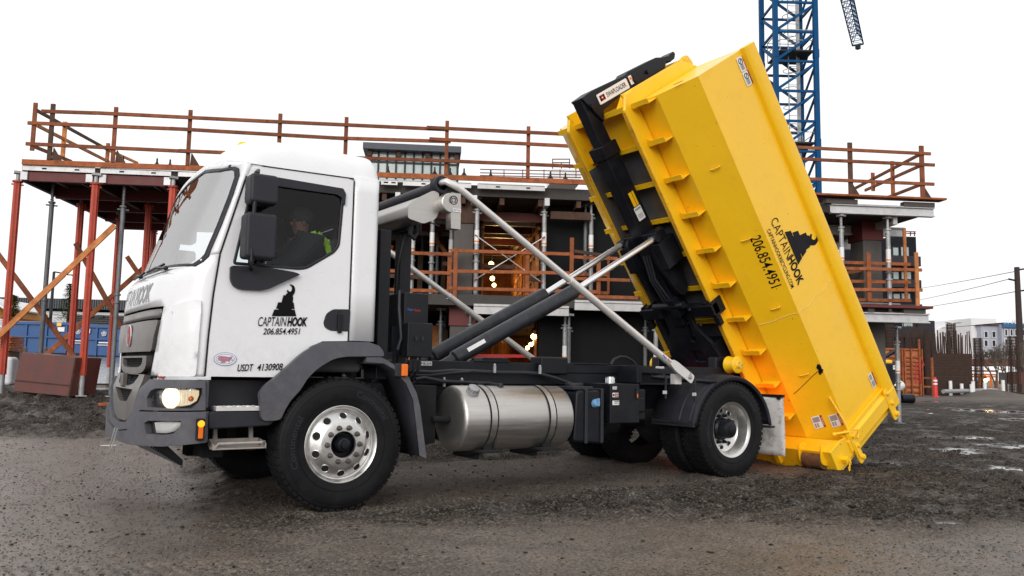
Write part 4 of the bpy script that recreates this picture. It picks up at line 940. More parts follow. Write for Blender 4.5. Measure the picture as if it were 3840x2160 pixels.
# rear wheel guards
for y0, y1 in ((.0, .62), (1.70, 2.32)):
    b = MB(); yo, yi = (y0, y1) if y0 < 1 else (y1, y0); sg = -1 if y0 < 1 else 1
    A = np.radians(np.linspace(170, 8, 30)); rings = [(yo, .575), (yo, .615), (yo+sg*-.03, .628), (yo-sg*.06, .625), (yo-sg*.065, .632), (yo-sg*.20, .632), (yo-sg*.21, .638), (yo-sg*.33, .638), (yo-sg*.34, .632), (yi, .632)]
    V = [(4.50+(r+(.02 if a > 2 else 0))*math.cos(a), y, .455+r*math.sin(a)*1.0) for y, r in rings for a in A]; n_ = len(A)
    b.add(V, [(i*n_+k, i*n_+k+1, (i+1)*n_+k+1, (i+1)*n_+k) for i in range(len(rings)-1) for k in range(n_-1)])
    gu = b.build('rear_wheel_guard', M['dgrey'], truck, solid=.008, smooth=30)
    for lo_, hi_ in (((5.09, min(yo, yi), .505), (5.17, max(yo, yi), .53)), ((3.86, min(yo, yi), .54), (3.89, max(yo, yi), .60))): b = MB(); b.bx(lo_, hi_); b.build('guard_flange', M['dgrey'], gu, bevel=.005)
    if y0 < 1:
        b = MB(); b.tube([(3.75, .5, 1.06), (3.95, .24, 1.035), (4.15, .06, 1.02), (4.23, .02, 1.015)], .03, 10); b.build('guard_bracket', M['jib'], gu)
        for q in ((205, 555), (465, 572)):
            P = atY(*R8(*q), .0); b = MB(); s_ = 0.04
            b.box(P+np.array([.05, .03, .015]), (.045, .01, .035), (.7, -.7, 0), (.7, .7, 0)); gb = b.build('guard_clip', M['steel'], gu, bevel=.003)
            b = MB(); b.tube([P+np.array([.06, .03, -.05]), P+np.array([.07, .04, .04]), P+np.array([.14, .1, .16]), P+np.array([.16, .16, .2])], .012, 6); b.build('clip_strap', M['black'], gu)
for y0, y1 in ((.02, .60), (1.72, 2.30)):
    b = MB(); V = []
    gy = np.linspace(y0, y1, 10); gz = np.linspace(.18, .86, 12)
    V = [(5.335+.02*math.sin(6*y+3*z)+.03*(.86-z), y, z) for z in gz for y in gy]
    b.add(V, [(i*10+k, i*10+k+1, (i+1)*10+k+1, (i+1)*10+k) for i in range(11) for k in range(9)])
    fl = b.build('mud_flap', mat('muddy_white_flap', (.62, .60, .58), .5, var=.1, dirt=1.0, dcol=(.12, .10, .09), dscale=9), truck, solid=.006)
    b = MB(); b.bx((5.31, y0-.01, .845), (5.36, y1+.01, .875)); b.bx((5.305, y0+.03, .82), (5.345, y0+.06, .86)); b.bx((5.0, (y0+y1)/2, .80), (5.33, (y0+y1)/2+.05, .86)); b.build('flap_hanger', M['black'], fl)
b = MB(); b.bx((5.18, .75, .72), (5.25, 1.57, .86)); tb = b.build('tail_beam', M['black'], truck)
for y in (.62, 1.66): 
    b = MB(); b.bx((5.25, y, .74), (5.275, y+.14, .84)); b.build('tail_lamp', emit('tail_glow', (1, .04, .01), 12.0) if y < 1 else bpy.data.materials['tail_glow'], truck, bevel=.01)
ld = bpy.data.lights.new('tail_light', 'POINT'); ld.energy = 2.6; ld.color = (1, .06, .02); ld.shadow_soft_size = .06; lo = bpy.data.objects.new('tail_light', ld); COL.objects.link(lo); lo.location = (5.46, .30, .72)

# mirrors on the near door, and their match on the far side
for sg, yb in ((-1, .06), (1, 2.26)):
    my = yb+sg*.20
    def mbox(x0, x1, z0, z1, nm, dep=.15):
        b = MB(); w, h = x1-x0, z1-z0
        b.prism(rounded([(-w/2, -h/2), (w/2, -h/2), (w/2, h/2), (-w/2, h/2)], .035, 5), np.array([(x0+x1)/2, my, (z0+z1)/2]), np.array([.93, sg*-.37*-1*0+sg*.0, 0]), (0, 0, 1), np.array([0, -sg*1.0, 0]), dep)
        o = b.build(nm, M['dgrey'], truck, bevel=.03, seg=3)
        g = MB(); g.box(np.array([x1-.025, my-sg*dep/2, (z0+z1)/2]), (.012, dep*.6, h*.7)); g.build('mirror_glass', M['chrome'], o, bevel=.002); return o
    m1 = mbox(-.838, -.618, 2.272, 2.49, 'mirror', .17)
    m2 = mbox(-.855, -.615, 1.865, 2.20, 'mirror', .17)
    b = MB(); b.tube([(-.75, yb+sg*.03, 1.80), (-.78, yb+sg*.12, 1.80), (-.80, my, 1.84), (-.80, my-sg*.02, 2.0), (-.79, my-sg*.02, 2.3), (-.79, my-sg*.03, 2.50), (-.76, my-sg*.08, 2.525), (-.735, yb+sg*.01, 2.50)], .014, 10); b.build('mirror_stalk', M['black'], truck)

# door lettering, emblem, sticker
dr = cabin_parts['near']
def sideq(q): P = atY(*R2(*q), .056); return P
def emblem(poly_px_fn, mb, fmap):
    pass
TOW = [(0, 0), (1, 0), (.955, .215), (.80, .215), (.80, .235), (.94, .235), (.87, .405), (.78, .405), (.82, .415), (.88, .575), (.83, .60), (.86, .60), (.86, .66)]
# tower with steps on both sides, then a hook: unit box
EMB = [(.0, .0), (1.0, .0), (.93, .205), (.80, .205), (.80, .228), (.92, .228), (.87, .43), (.83, .43), (.845, .60), (.82, .60), (.83, .66),
       (.88, .72), (.91, .80), (.90, .88), (.86, .95), (.78, .99), (.69, 1.0), (.67, .975), (.72, .955), (.765, .92), (.78, .86), (.76, .80), (.70, .765), (.64, .785), (.615, .83), (.575, .81), (.565, .77), (.60, .72), (.53, .69), (.54, .655), (.43, .655), (.37, .43), (.23, .43), (.16, .228), (.26, .228), (.26, .205), (.09, .205)]
def emblem(mb, O, ex, ey, w, h, mi=0):
    O, ex, ey = np.array(O, float), np.array(ex, float), np.array(ey, float)
    return sheet(mb, EMB, [], lambda a, c: O+ex*a*w+ey*c*h, None, .2, mi)
b = MB()
XT = np.array([1, 0, .045]); emblem(b, (-.572, .054, 1.466), XT, Z_, .187, .243); b.build('tower_emblem', M['ink'], dr, smooth=0, fixn=False); b = MB()
text(b, 'CAPTAIN', (-.672, .054, 1.385), XT, Z_, .215, .070, .0, .22); text(b, 'HOOK', (-.452, .054, 1.394), XT, Z_, .157, .071, .045, .22)
b.build('name_lettering', M['ink'], dr, smooth=0, fixn=False); b = MB()
text(b, '206.854.4951', (-.632, .054, 1.325), XT, Z_, .285, .048, .012, .22)
b.build('phone_lettering', M['ink'], dr, smooth=0, fixn=False); b = MB()
text(b, 'USDT', (-.805, .054, 1.050), XT, Z_, .115, .052, .014, .22); b.build('registration_lettering', M['ink'], dr, smooth=0, fixn=False); b = MB(); text(b, '4130908', (-.662, .054, 1.056), XT, Z_, .192, .052, .014, .22)
b.build('registration_lettering', M['ink'], dr, smooth=0, fixn=False)
b = MB(); c = np.array([-.895, .0555, 1.138])
def ell(rx, rz, y): return [(c[0]+rx*math.cos(2*math.pi*i/40), y, c[2]+rz*math.sin(2*math.pi*i/40)) for i in range(40)]
for rx, rz, y, mi in ((.080, .048, .0550, 0), (.077, .045, .0545, 1), (.067, .036, .0540, 0), (.064, .033, .0535, 1)): b.add(ell(rx, rz, y), [tuple(range(40))], mi)
usa = [(-.052, .018), (-.03, .022), (.0, .02), (.025, .012), (.05, .022), (.045, .0), (.03, -.008), (.035, -.026), (.015, -.016), (-.005, -.028), (-.02, -.018), (-.042, -.012), (-.055, .002)]
b.add([(c[0]+x, .0530, c[2]+z) for x, z in usa], [tuple(range(len(usa)))], 2)
text(b, 'CERTIFIED', (c[0]-.046, .0525, c[2]+.004), X_, Z_, .094, .012, .01, 0, 0); text(b, 'CLEAN IDLE', (c[0]-.055, .0525, c[2]-.012), X_, Z_, .112, .012, .01, 0, 0)
for i in range(10): b.add([(c[0]-.032+.003*i, .0525, c[2]-.027), (c[0]-.0305+.003*i, .0525, c[2]-.027), (c[0]-.0305+.003*i, .0525, c[2]-.018), (c[0]-.032+.003*i, .0525, c[2]-.018)], [(0, 1, 2, 3)], 3)
b.build('oval_sticker', [M['bdecal'], M['wdecal'], mat('decal_pink', (.62, .25, .24), .4), M['ink']], dr, smooth=0, fixn=False)

# ------------------------------------------------------------------ driver, seated at the wheel
def skin_body(name, joints, bones, root, m, parent=None, sub=2):
    me = bpy.data.meshes.new(name); ks = list(joints); org = root_loc(parent) if parent else np.array(joints[root][0], float)
    me.from_pydata([tuple(np.array(joints[k][0])-org) for k in ks], [(ks.index(a), ks.index(c)) for a, c in bones], [])
    o = bpy.data.objects.new(name, me); COL.objects.link(o)
    if parent: o.parent = parent
    else: o.location = tuple(org)
    md = o.modifiers.new('skin', 'SKIN')
    for i, k in enumerate(ks):
        r = joints[k][1]; me.skin_vertices[0].data[i].radius = r if isinstance(r, tuple) else (r, r); me.skin_vertices[0].data[i].use_root = (k == root)
    sd = o.modifiers.new('round', 'SUBSURF'); sd.levels = sub; sd.render_levels = sub; me.materials.append(m); return o
skin = mat('skin', (.42, .22, .15), .55, var=.08); jacket = mat('dark_jacket', (.012, .016, .022), .85, var=.3); hiv = mat('lime_reflective', (.55, 1.0, .03), .5, var=.05)
hv_n = hiv.node_tree.nodes['Principled BSDF']
hair = mat('grey_hair', (.10, .09, .085), .8, var=.3)
dj = {'pelvis': ((-.20, .62, 1.62), (.17, .15)), 'waist': ((-.19, .61, 1.78), (.155, .13)), 'chest': ((-.17, .60, 2.0), (.18, .14)), 'collar': ((-.16, .59, 2.13), (.11, .09)), 'neck': ((-.185, .58, 2.185), .06), 'chin': ((-.20, .57, 2.25), .072), 'crown': ((-.205, .565, 2.33), .078),
      'shl': ((-.17, .42, 2.09), .085), 'ell': ((-.36, .36, 1.90), .065), 'wrl': ((-.55, .42, 1.83), .038), 'shr': ((-.17, .78, 2.08), .075), 'elr': ((-.36, .84, 1.86), .055), 'wrr': ((-.58, .78, 1.84), .038),
      'kl': ((-.62, .52, 1.62), .085), 'al': ((-.72, .5, 1.36), .055), 'kr': ((-.62, .74, 1.62), .085), 'ar': ((-.72, .76, 1.36), .055), 'hl': ((-.30, .53, 1.60), .1), 'hr': ((-.30, .71, 1.60), .1)}
per = skin_body('person', dj, [('pelvis', 'waist'), ('waist', 'chest'), ('chest', 'collar'), ('collar', 'neck'), ('neck', 'chin'), ('chin', 'crown'), ('collar', 'shl'), ('shl', 'ell'), ('ell', 'wrl'), ('collar', 'shr'), ('shr', 'elr'), ('elr', 'wrr'), ('pelvis', 'hl'), ('hl', 'kl'), ('kl', 'al'), ('pelvis', 'hr'), ('hr', 'kr'), ('kr', 'ar')], 'pelvis', skin)
tag(per, 'driver in dark jacket and lime hi-vis straps, looking back inside the white cab', 'person')
jk = {k: (v[0], tuple(c*1.16+.012 for c in (v[1] if isinstance(v[1], tuple) else (v[1], v[1])))) for k, v in dj.items() if k in ('pelvis', 'waist', 'chest', 'collar', 'shl', 'ell', 'wrl', 'shr', 'elr', 'wrr')}
skin_body('jacket', jk, [('pelvis', 'waist'), ('waist', 'chest'), ('chest', 'collar'), ('collar', 'shl'), ('shl', 'ell'), ('ell', 'wrl'), ('collar', 'shr'), ('shr', 'elr'), ('elr', 'wrr')], 'pelvis', jacket, per)
b = MB(); st_ = [(-.30, .50, 1.66), (-.28, .46, 1.80), (-.27, .42, 1.98), (-.22, .41, 2.13), (-.12, .40, 2.18), (-.02, .40, 2.10), (.04, .41, 1.95), (.05, .45, 1.75)]
for p, q in zip(st_, st_[1:]): b.bar(p, q, .065, .014, up=(0, -1, .3))
b.build('vest_strap', hiv, per)
b = MB(); b.ball((-.19, .565, 2.345), .098, 16, 10, 1.05, .95, .82); b.build('hair', hair, per)
b = MB(); b.ball((-.285, .545, 2.27), .018, 8, 6); b.ball((-.2, .49, 2.275), .022, 8, 6, .7, .35, 1.1); b.ball((-.272, .52, 2.295), .010, 6, 4); b.build('face', skin, per)
for sy, wy in ((.42, 'l'), (.78, 'r')):
    hx = -.58 if wy == 'l' else -.61; hz = 1.835 if wy == 'l' else 1.845
    j = {'w': ((hx+.02, sy, hz), .032), 'p': ((hx-.05, sy, hz+.01), (.04, .02)), 't1': ((hx-.04, sy+(.03 if wy == 'l' else -.03), hz+.02), .011), 't2': ((hx-.07, sy+(.05 if wy == 'l' else -.05), hz+.03), .009)}
    bo = [('w', 'p'), ('w', 't1'), ('t1', 't2')]
    for f in range(4):
        yy = sy-.03+.02*f; j['f%d' % f] = ((hx-.09, yy, hz+.025), .009); j['g%d' % f] = ((hx-.125+.004*abs(f-1), yy, hz-.005), .008); bo += [('p', 'f%d' % f), ('f%d' % f, 'g%d' % f)]
    skin_body('hand', j, bo, 'w', skin, per)
# ------------------------------------------------------------------ the yellow container
cont = thing('hooklift_container', (5.0, 1.16, 0), 'yellow steel roll-off container tipped on its end behind the truck', 'container')
yl = 2*YC
b = MB()
sec = [(-.06, 1.30), (-.06, .383), (.341, .111), (yl-.341, .111), (yl+.06, .383), (yl+.06, 1.30)]
ins_ = [(-.054, 1.30), (-.054, .386), (.343, .117), (yl-.343, .117), (yl+.054, .386), (yl+.054, 1.30)]
ss = np.linspace(.06, 4.9, 23); V = []; 
for s in ss: V += [Cn(s, h, y) for y, h in sec]
n_ = len(sec); b.add(V, [(i*n_+k, i*n_+k+1, (i+1)*n_+k+1, (i+1)*n_+k) for i in range(len(ss)-1) for k in range(n_-1)])
b.add([Cn(4.9, h, y) for y, h in sec], [tuple(range(n_))])
shell = b.build('container_shell', M['yellow'], cont, smooth=0, solid=.006, fixn=True)
for y0, y1 in ((-.135, -.05), (yl+.05, yl+.135)):
    b = MB(); pr = [(1.265, y0), (1.40, y0+.0), (1.40, y1), (1.20, y1), (1.215, y0+.03)]
    if y0 > 1: pr = [(h, yl-y) for h, y in [(1.265, -.135), (1.40, -.135), (1.40, -.05), (1.20, -.05), (1.215, -.105)]]
    b.prism(pr, Cn(.0, 0, 0), HA, YA, SA*4.915, 1); b.build('top_rail', M['yellow'], cont, bevel=.012)
b = MB(); cbox(b, .45, 3.6, 1.206, 1.216, -.0665, -.058); cbox(b, 3.62, 4.84, 1.206, 1.216, -.0665, -.058); b.build('rail_seam', M['dark'], cont)
# ribs under the floor
for k in range(10):
    s = .69+.465*k; b = MB()
    for ya, yb_, ext in ((.36, .62, 1), (.68, 1.64, 0), (1.70, 1.96, -1)):
        pr = [(0, .111), (0, -.03), (.012, -.03), (.012, .099), (.07, .099), (.07, .111)]
        cbox(b, s-.006, s+.006, -.025, .111, ya, yb_); cbox(b, s-.006, s+.055, -.025, -.013, ya, yb_)
    for ys_ in (.62, 1.70):
        d = -1 if ys_ < 1 else 1
        if k % 2 == 0: b.add([Cn(s-.006, -.026, ys_), Cn(s+.09, -.026, ys_), Cn(s-.006, -.026, ys_+d*.13)], [(0, 1, 2)])
    b.build('floor_rib', M['yellow'] if k not in (3, 4, 5, 6) else M['yellow'], cont, bevel=.003)
b = MB(); cbox(b, .4, 4.4, .085, .098, .69, 1.63); b.build('belly_plate', M['ydark'], cont)  # dark grey sheet under the floor between the sills
for y0, y1, inner in ((.635, .685, 'r'), (1.635, 1.685, 'l')):
    b = MB(); cbox(b, .12, 4.9, -.13, .11, y0, y1); b.add([Cn(4.9, -.13, y0), Cn(5.06, -.02, y0), Cn(5.06, .11, y0), Cn(4.9, .11, y0), Cn(4.9, -.13, y1), Cn(5.06, -.02, y1), Cn(5.06, .11, y1), Cn(4.9, .11, y1)], [(0, 1, 2, 3), (4, 7, 6, 5), (0, 4, 5, 1), (1, 5, 6, 2), (2, 6, 7, 3)])
    si = b.build('floor_sill', M['yellow'] if y0 < 1 else M['yellow'], cont, bevel=.02)
    b = MB(); cbox(b, .12, 4.88, -.14, -.128, y0+.002, y1-.002); b.build('wear_strip', M['ywear'], si)
    if y0 > 1: b = MB(); cbox(b, .4, 4.35, -.12, .10, y0-.004, y0-.0005); b.build('dark_face', M['ydark'], si)  # dark grey sheet on the near face of the far sill
# front wall with hook plates and bail
b = MB()
for y0 in (.66, 1.63):
    b.prism([(4.9, .0), (5.07, -.06), (5.05, 1.10), (4.9, 1.30)], Cn(0, 0, y0), SA, HA, YA, .02)
b.prism([(4.9, .12), (5.03, .30), (5.03, 1.48), (4.9, 1.52)], Cn(0, 0, 1.0), SA, HA, YA, .02); b.prism([(4.9, .12), (5.03, .30), (5.03, 1.48), (4.9, 1.52)], Cn(0, 0, 1.32), SA, HA, YA, .02)
b.build('hook_frame', M['yellow'], cont, bevel=.004)
b = MB(); b.cyl(Cn(5.0, 1.50, .94), Cn(5.0, 1.50, 1.38), .03, 16); b.prism(rounded([(4.9, 1.38), (5.02, 1.40), (5.06, 1.48), (5.04, 1.58), (4.9, 1.62)], .04), Cn(0, 0, .96), SA, HA, YA, .03); b.prism(rounded([(4.9, 1.38), (5.02, 1.40), (5.06, 1.48), (5.04, 1.58), (4.9, 1.62)], .04), Cn(0, 0, 1.33), SA, HA, YA, .03)
b.build('hook_bail', M['yellow'], cont, bevel=.004)
# tarp hooks along the slope
for s in (4.93, 3.895, 2.992, 2.086, 1.171):
    h = .224; y = .175 if False else .12
    nrm = np.array(-HA*.827-YA*.562)
    P = Cn(s, .262, .118); b = MB(); sl = YA*.827-HA*.562
    a0 = P+nrm*.0; b.tube([a0-sl*.05, a0-sl*.05+nrm*.03, a0+sl*.03+nrm*.03, a0+sl*.055+nrm*.015], .008, 6); b.build('tarp_hook', M['yellow'], cont)
# rear frame: side posts, base beam, gate
for sg, y0 in ((-1, -.06), (1, yl+.06)):
    b = MB(); d = sg
    pr = [(.065, 0), (.065, .05), (.10, .081), (.25, .081), (.27, .045), (.33, .045), (.33, 0)]
    b.prism([(s, y0+d*k) for s, k in pr], Cn(0, .20, 0), SA, YA, HA, 1.198); b.build('rear_post', M['yellow'], cont, bevel=.006)
b = MB(); cbox(b, .05, .34, -.13, .11, -.10, yl+.10); b.prism([(.05, -.13), (.34, -.13), (.34, .11), (.30, .24), (.05, .24)], Cn(0, 0, -.12), SA, HA, YA, .02); b.prism([(.05, -.13), (.34, -.13), (.34, .11), (.30, .24), (.05, .24)], Cn(0, 0, yl+.10), SA, HA, YA, .02)
b.build('rear_beam', M['yellow'], cont, bevel=.008)
b = MB(); b.bx((4.9, .64, .02), (5.5, .70, .16))
# slope wedge at the rear end of the shell
b = MB(); cbox(b, -.02, .045, -.10, 1.40, -.08, yl+.08)
gt = b.build('tailgate', M['yellow'], cont, bevel=.01)
for h, sc in ((1.20, 1), (.30, 1)):
    b = MB(); b.prism(rounded([(.33, h-.05), (.33, h+.04), (.0, h+.055), (-.11, h+.05), (-.11, h-.05), (.0, h-.055)], .04), Cn(0, 0, -.15), SA, HA, YA, .02)
    hg = b.build('gate_hinge', M['yellow'], gt, bevel=.004)
    b = MB()
    for s, hh, r in ((.27, h, .026), (.12, h+.02, .03), (-.05, h+.03, .034)):
        P = Cn(s, hh, -.15); b.lathe([(0, r), (.015, r), (.018, r*.7), (.03, r*.7), (.032, 0)], P, (0, -1, 0), 14)
    b.build('hinge_bolt', M['yellow'], gt)
# opening lever, latch and chain
b = MB(); pr = [(1.02-.0, -.0), ]
L0 = Cn(.72, .52, .02-.10); L1 = Cn(-.0, .33, -.155)
b.bar(Cn(.82, .30, -.06), Cn(.45, .31, -.12), .028, .016, up=(0, 1, 0)); b.bar(Cn(.48, .31, -.115), Cn(-.02, .28, -.165), .04, .018, up=(0, 1, 0)); lv = b.build('gate_lever', M['yellow'], cont, bevel=.004)
b = MB(); b.cyl(Cn(.42, .12, -.07), Cn(.36, .26, -.16), .016, 10); b.ball(Cn(.42, .11, -.07), .028, 10, 6); cbox(b, .26, .36, .22, .30, -.14, -.08); b.tube([Cn(.33, .34, -.17), Cn(.30, .40, -.18), Cn(.24, .38, -.18), Cn(.22, .33, -.18)], .012, 6); cbox(b, .11, .165, -.02, .045, -.19, -.11); b.build('gate_latch', M['yellow'], cont, bevel=.003)
b = MB(); P0 = Cn(.12, .03, -.20)
for i in range(9):
    P = P0+np.array([.006*math.sin(i*1.7), -.005*math.cos(i), -.030*i]); ax = (1, .2, 0) if i % 2 else (.2, 1, 0)
    b.tube([P+np.array([.011*math.cos(t)*(1 if i % 2 == 0 else .3), .011*math.cos(t)*(.3 if i % 2 == 0 else 1), .022*math.sin(t)]) for t in np.linspace(0, 2*math.pi, 13)], .0055, 5, False)
b.build('gate_chain', M['yellow'], cont)
for y0 in (.02, yl-.28):
    b = MB(); b.cyl((6.10, y0, .105), (6.10, y0+.26, .105), .108, 32); b.torus((6.10, y0+.005, .105), (0, 1, 0), .104, .008, 32, 6); ro = b.build('ground_roller', M['rustd'], cont, bevel=.004)
    b = MB(); 
    b.prism(rounded([(-.09, -.075), (.09, -.075), (.12, .02), (.10, .16), (-.10, .18), (-.115, .05)], .06), (6.10, y0+.27, .12), (1, 0, 0), (0, 0, 1), (0, 1, 0), .02); b.build('roller_yoke', M['yellow'], cont, bevel=.003); b = MB()
    b.prism(rounded([(-.09, -.075), (.09, -.075), (.12, .02), (.10, .16), (-.10, .18), (-.115, .05)], .06), (6.10, y0-.03, .12), (1, 0, 0), (0, 0, 1), (0, 1, 0), .02)
    b.lathe([(0, .03), (.015, .03), (.017, .015), (.03, .012), (.03, 0)], (6.10, y0-.03, .105), (0, -1, 0), 12); b.build('roller_yoke', M['yellow'], cont, bevel=.003)
b = MB(); b.prism([(5.3, .02), (5.55, .02), (5.42, .34), (5.3, .34)], (0, .68, 0), X_, Z_, (0, 1, 0), .03); cbox(b, .12, .7, -.18, -.12, .63, .70); b.build('sill_shoe', M['yellow'], cont, bevel=.004)
# lettering on the side
ty = -.0655
def ctext(mb, s, s0, h, w, ht, bold=0, shear=0): return text(mb, s, Cn(s0, h, ty), -SA, HA, w, ht, bold, shear)
b = MB(); emblem(b, Cn(2.83, .70, ty), -SA, HA, .43, .53); b.build('tower_emblem', M['navy'], cont, smooth=0, fixn=False)
b = MB(); ctext(b, 'CAPTAIN', 3.05, .545, .50, .135, -.006); ctext(b, 'HOOK', 2.545, .555, .35, .135, .035)
b.build('name_lettering', M['navy'], cont, smooth=0, fixn=False); b = MB(); ctext(b, 'CAPTAINHOOKRECYCLING.COM', 2.99, .425, .76, .065, .006)
b.build('web_lettering', M['navy'], cont, smooth=0, fixn=False)
# telephone number lies on the slope below the fold
b = MB(); sl = (HA*.272-YA*.401); sl = sl/np.linalg.norm(sl); nrm = -HA*.827-YA*.562
P = Cn(2.99, .383, -.06)-sl*.235+nrm*.0055
text(b, '206.854.4951', P+sl*.06, -SA, sl, .66, .125, .004); b.build('phone_lettering', M['navy'], cont, smooth=0, fixn=False)
def cdecal(s, h, w, ht, words, **kw): return plate('warning_decal', Cn(s, h, -.0655), -SA, HA, w, ht, words, cont, **kw)
cdecal(4.84, 1.07, .165, .12, [('#', .0, .098, .165, .022, 0, 2), ('CAUTION', .03, .101, .12, .016, .01, 1), ('#', .085, .02, .065, .06, 0, 3)], cols=('ink', 'odecal', 'gdecal'))
cdecal(4.665, 1.07, .165, .12, [('#', .0, .098, .165, .022, 0, 2), ('WARNING', .03, .101, .12, .016, .01, 1), ('#', .085, .02, .065, .06, 0, 3)], cols=('ink', 'rdecal', 'gdecal'))
for s in (4.79, 4.615):
    b = MB(); b.torus(Cn(s, 1.12, -.071), (0, 1, 0), .032, .004, 24, 5); b.bar(Cn(s-.022, 1.10, -.071), Cn(s+.022, 1.14, -.071), .006, .003, up=(0, 1, 0)); b.build('decal_pictogram', M['ink'], cont)
cdecal(.60, 1.10, .19, .10, [('#', .0, .08, .19, .02, 0, 2), ('#', .01, .01, .075, .05, 0, 3), ('#', .10, .01, .08, .06, 0, 3)], cols=('ink', 'rdecal', 'gdecal'))
nrm = -HA*.827-YA*.562
for s, tt in ((.50, .135), (.46, .33)):
    P = Cn(s+.09, .383, -.06)-sl*(.485-tt)+nrm*.006
    plate('warning_decal', P, -SA, sl, .17, .13, [('#', .0, .104, .17, .026, 0, 2), ('#', .012, .012, .07, .08, 0, 3), ('#', .095, .012, .06, .02, 0, 3), ('#', .095, .04, .06, .02, 0, 3), ('WARNING', .03, .11, .11, .014, .01, 4)], cont, cols=('ink', 'rdecal', 'gdecal', 'wdecal'))
# chalk line and scorched patch
b = MB(); pts = [Cn(1.93+.012*math.sin(h*19), h, ty) for h in np.linspace(1.2, .385, 12)]
for p, q in zip(pts, pts[1:]): b.bar(p, q, .006, .002, up=(0, 1, 0))
P0 = Cn(1.935, .383, -.06); pts = [P0-sl*t+SA*(.03*t+.01*math.sin(14*t))+nrm*.006 for t in np.linspace(0, .47, 8)]
for p, q in zip(pts, pts[1:]): b.bar(p, q, .006, .002, up=tuple(nrm))
b.build('chalk_line', mat('chalk', (.85, .68, .25), .8), cont)
b = MB(); random.seed(3); Pm = Cn(1.17, .383, -.062)
poly = [(.075*math.cos(2*math.pi*i/16)*random.uniform(.5, 1.3), .035*math.sin(2*math.pi*i/16)*random.uniform(.5, 1.3)) for i in range(16)]
b.add([Pm+nrm*.006+(-SA)*x+sl*(y-.03) for x, y in poly], [tuple(range(16))])
pts = [Pm+nrm*.006-sl*(.02+t)+SA*(-.42*t-.12*math.sin(5*t)*t) for t in np.linspace(0, .40, 10)]
for p, q in zip(pts, pts[1:]): b.bar(p, q, .006, .002, up=tuple(nrm))
b.build('scorch_mark', M['black'], cont, smooth=0)
# ------------------------------------------------------------------ ground: one sheet round the camera, rutted mud, packed dirt, puddles
_rng = np.random.RandomState(7); _tab = _rng.rand(256, 256)
def vn(x, y):
    xi = np.floor(x).astype(int); yi = np.floor(y).astype(int); fx = x-xi; fy = y-yi
    fx = fx*fx*(3-2*fx); fy = fy*fy*(3-2*fy); a = _tab[xi % 256, yi % 256]; b_ = _tab[(xi+1) % 256, yi % 256]; c = _tab[xi % 256, (yi+1) % 256]; d = _tab[(xi+1) % 256, (yi+1) % 256]
    return (a*(1-fx)+b_*fx)*(1-fy)+(c*(1-fx)+d*fx)*fy
def fbm(x, y, o=4):
    s = 0; a = .5
    for k in range(o): s = s+a*vn(x*2**k+17*k, y*2**k+31*k); a *= .5
    return s
def sstep(x, a, c): t = np.clip((x-a)/(c-a), 0, 1); return t*t*(3-2*t)
def toZ(px, py, z=0.0): return on_plane(px, py, EZ, z)
PUD = []
for px, py, wx, wy in ((3790, 1668, 150, 7), (3570, 1688, 90, 9), (3800, 1758, 60, 12), (3730, 1540, 110, 5), (3800, 1572, 60, 5), (3640, 1850, 40, 5), (3420, 1935, 50, 6), (3560, 1960, 60, 6), (3330, 1735, 35, 3), (3660, 1640, 60, 4), (3450, 1503, 60, 2)):
    P = toZ(px, py); A = toZ(px+wx, py); B = toZ(px, py-wy); ra = np.linalg.norm(A-P); rb = np.linalg.norm(B-P); PUD.append((P[0], P[1], ra, rb))
def masks(X, Y):
    U = X*EU[0]+Y*EU[1]; Vv = X*EV[0]+Y*EV[1]
    wob = 1.6*(fbm(X*.35+5, Y*.35)-.5)+.5*(fbm(X*1.3, Y*1.3+9)-.5)
    lim = np.where(U > -.5, -.7, -.7+sstep(-U, .5, 3.0)*5.4)
    mud = sstep(Vv+wob, lim-.5, lim+.9)
    mud = mud*(1-.75*sstep(Vv+wob*2, 26, 40))
    mud = mud*(1-sstep(-U, 1.0, 2.5)*sstep(Vv, 12.5, 14))
    # tracks rolled flat beneath the truck
    mud = mud*(1-.65*sstep(1.5-np.abs(Y-1.16), 0, .5)*sstep(6.5-X, 0, 1)*sstep(X+2, 0, 1))
    pud = np.zeros_like(X)
    for x, y, ra, rb in PUD:
        du = (X-x)*CR[0]+(Y-y)*CR[1]; dv = (X-x)*CF[0]+(Y-y)*CF[1]
        q = np.hypot(du/ra, dv/rb)+(fbm(X*2.5, Y*2.5)-.5)*1.5; pud = np.maximum(pud, 1-sstep(q, .7, 1.05))
    wet = sstep(-U, 1.5, 4)*sstep(Vv, 12.2, 13.5)
    return U, Vv, mud, pud, wet
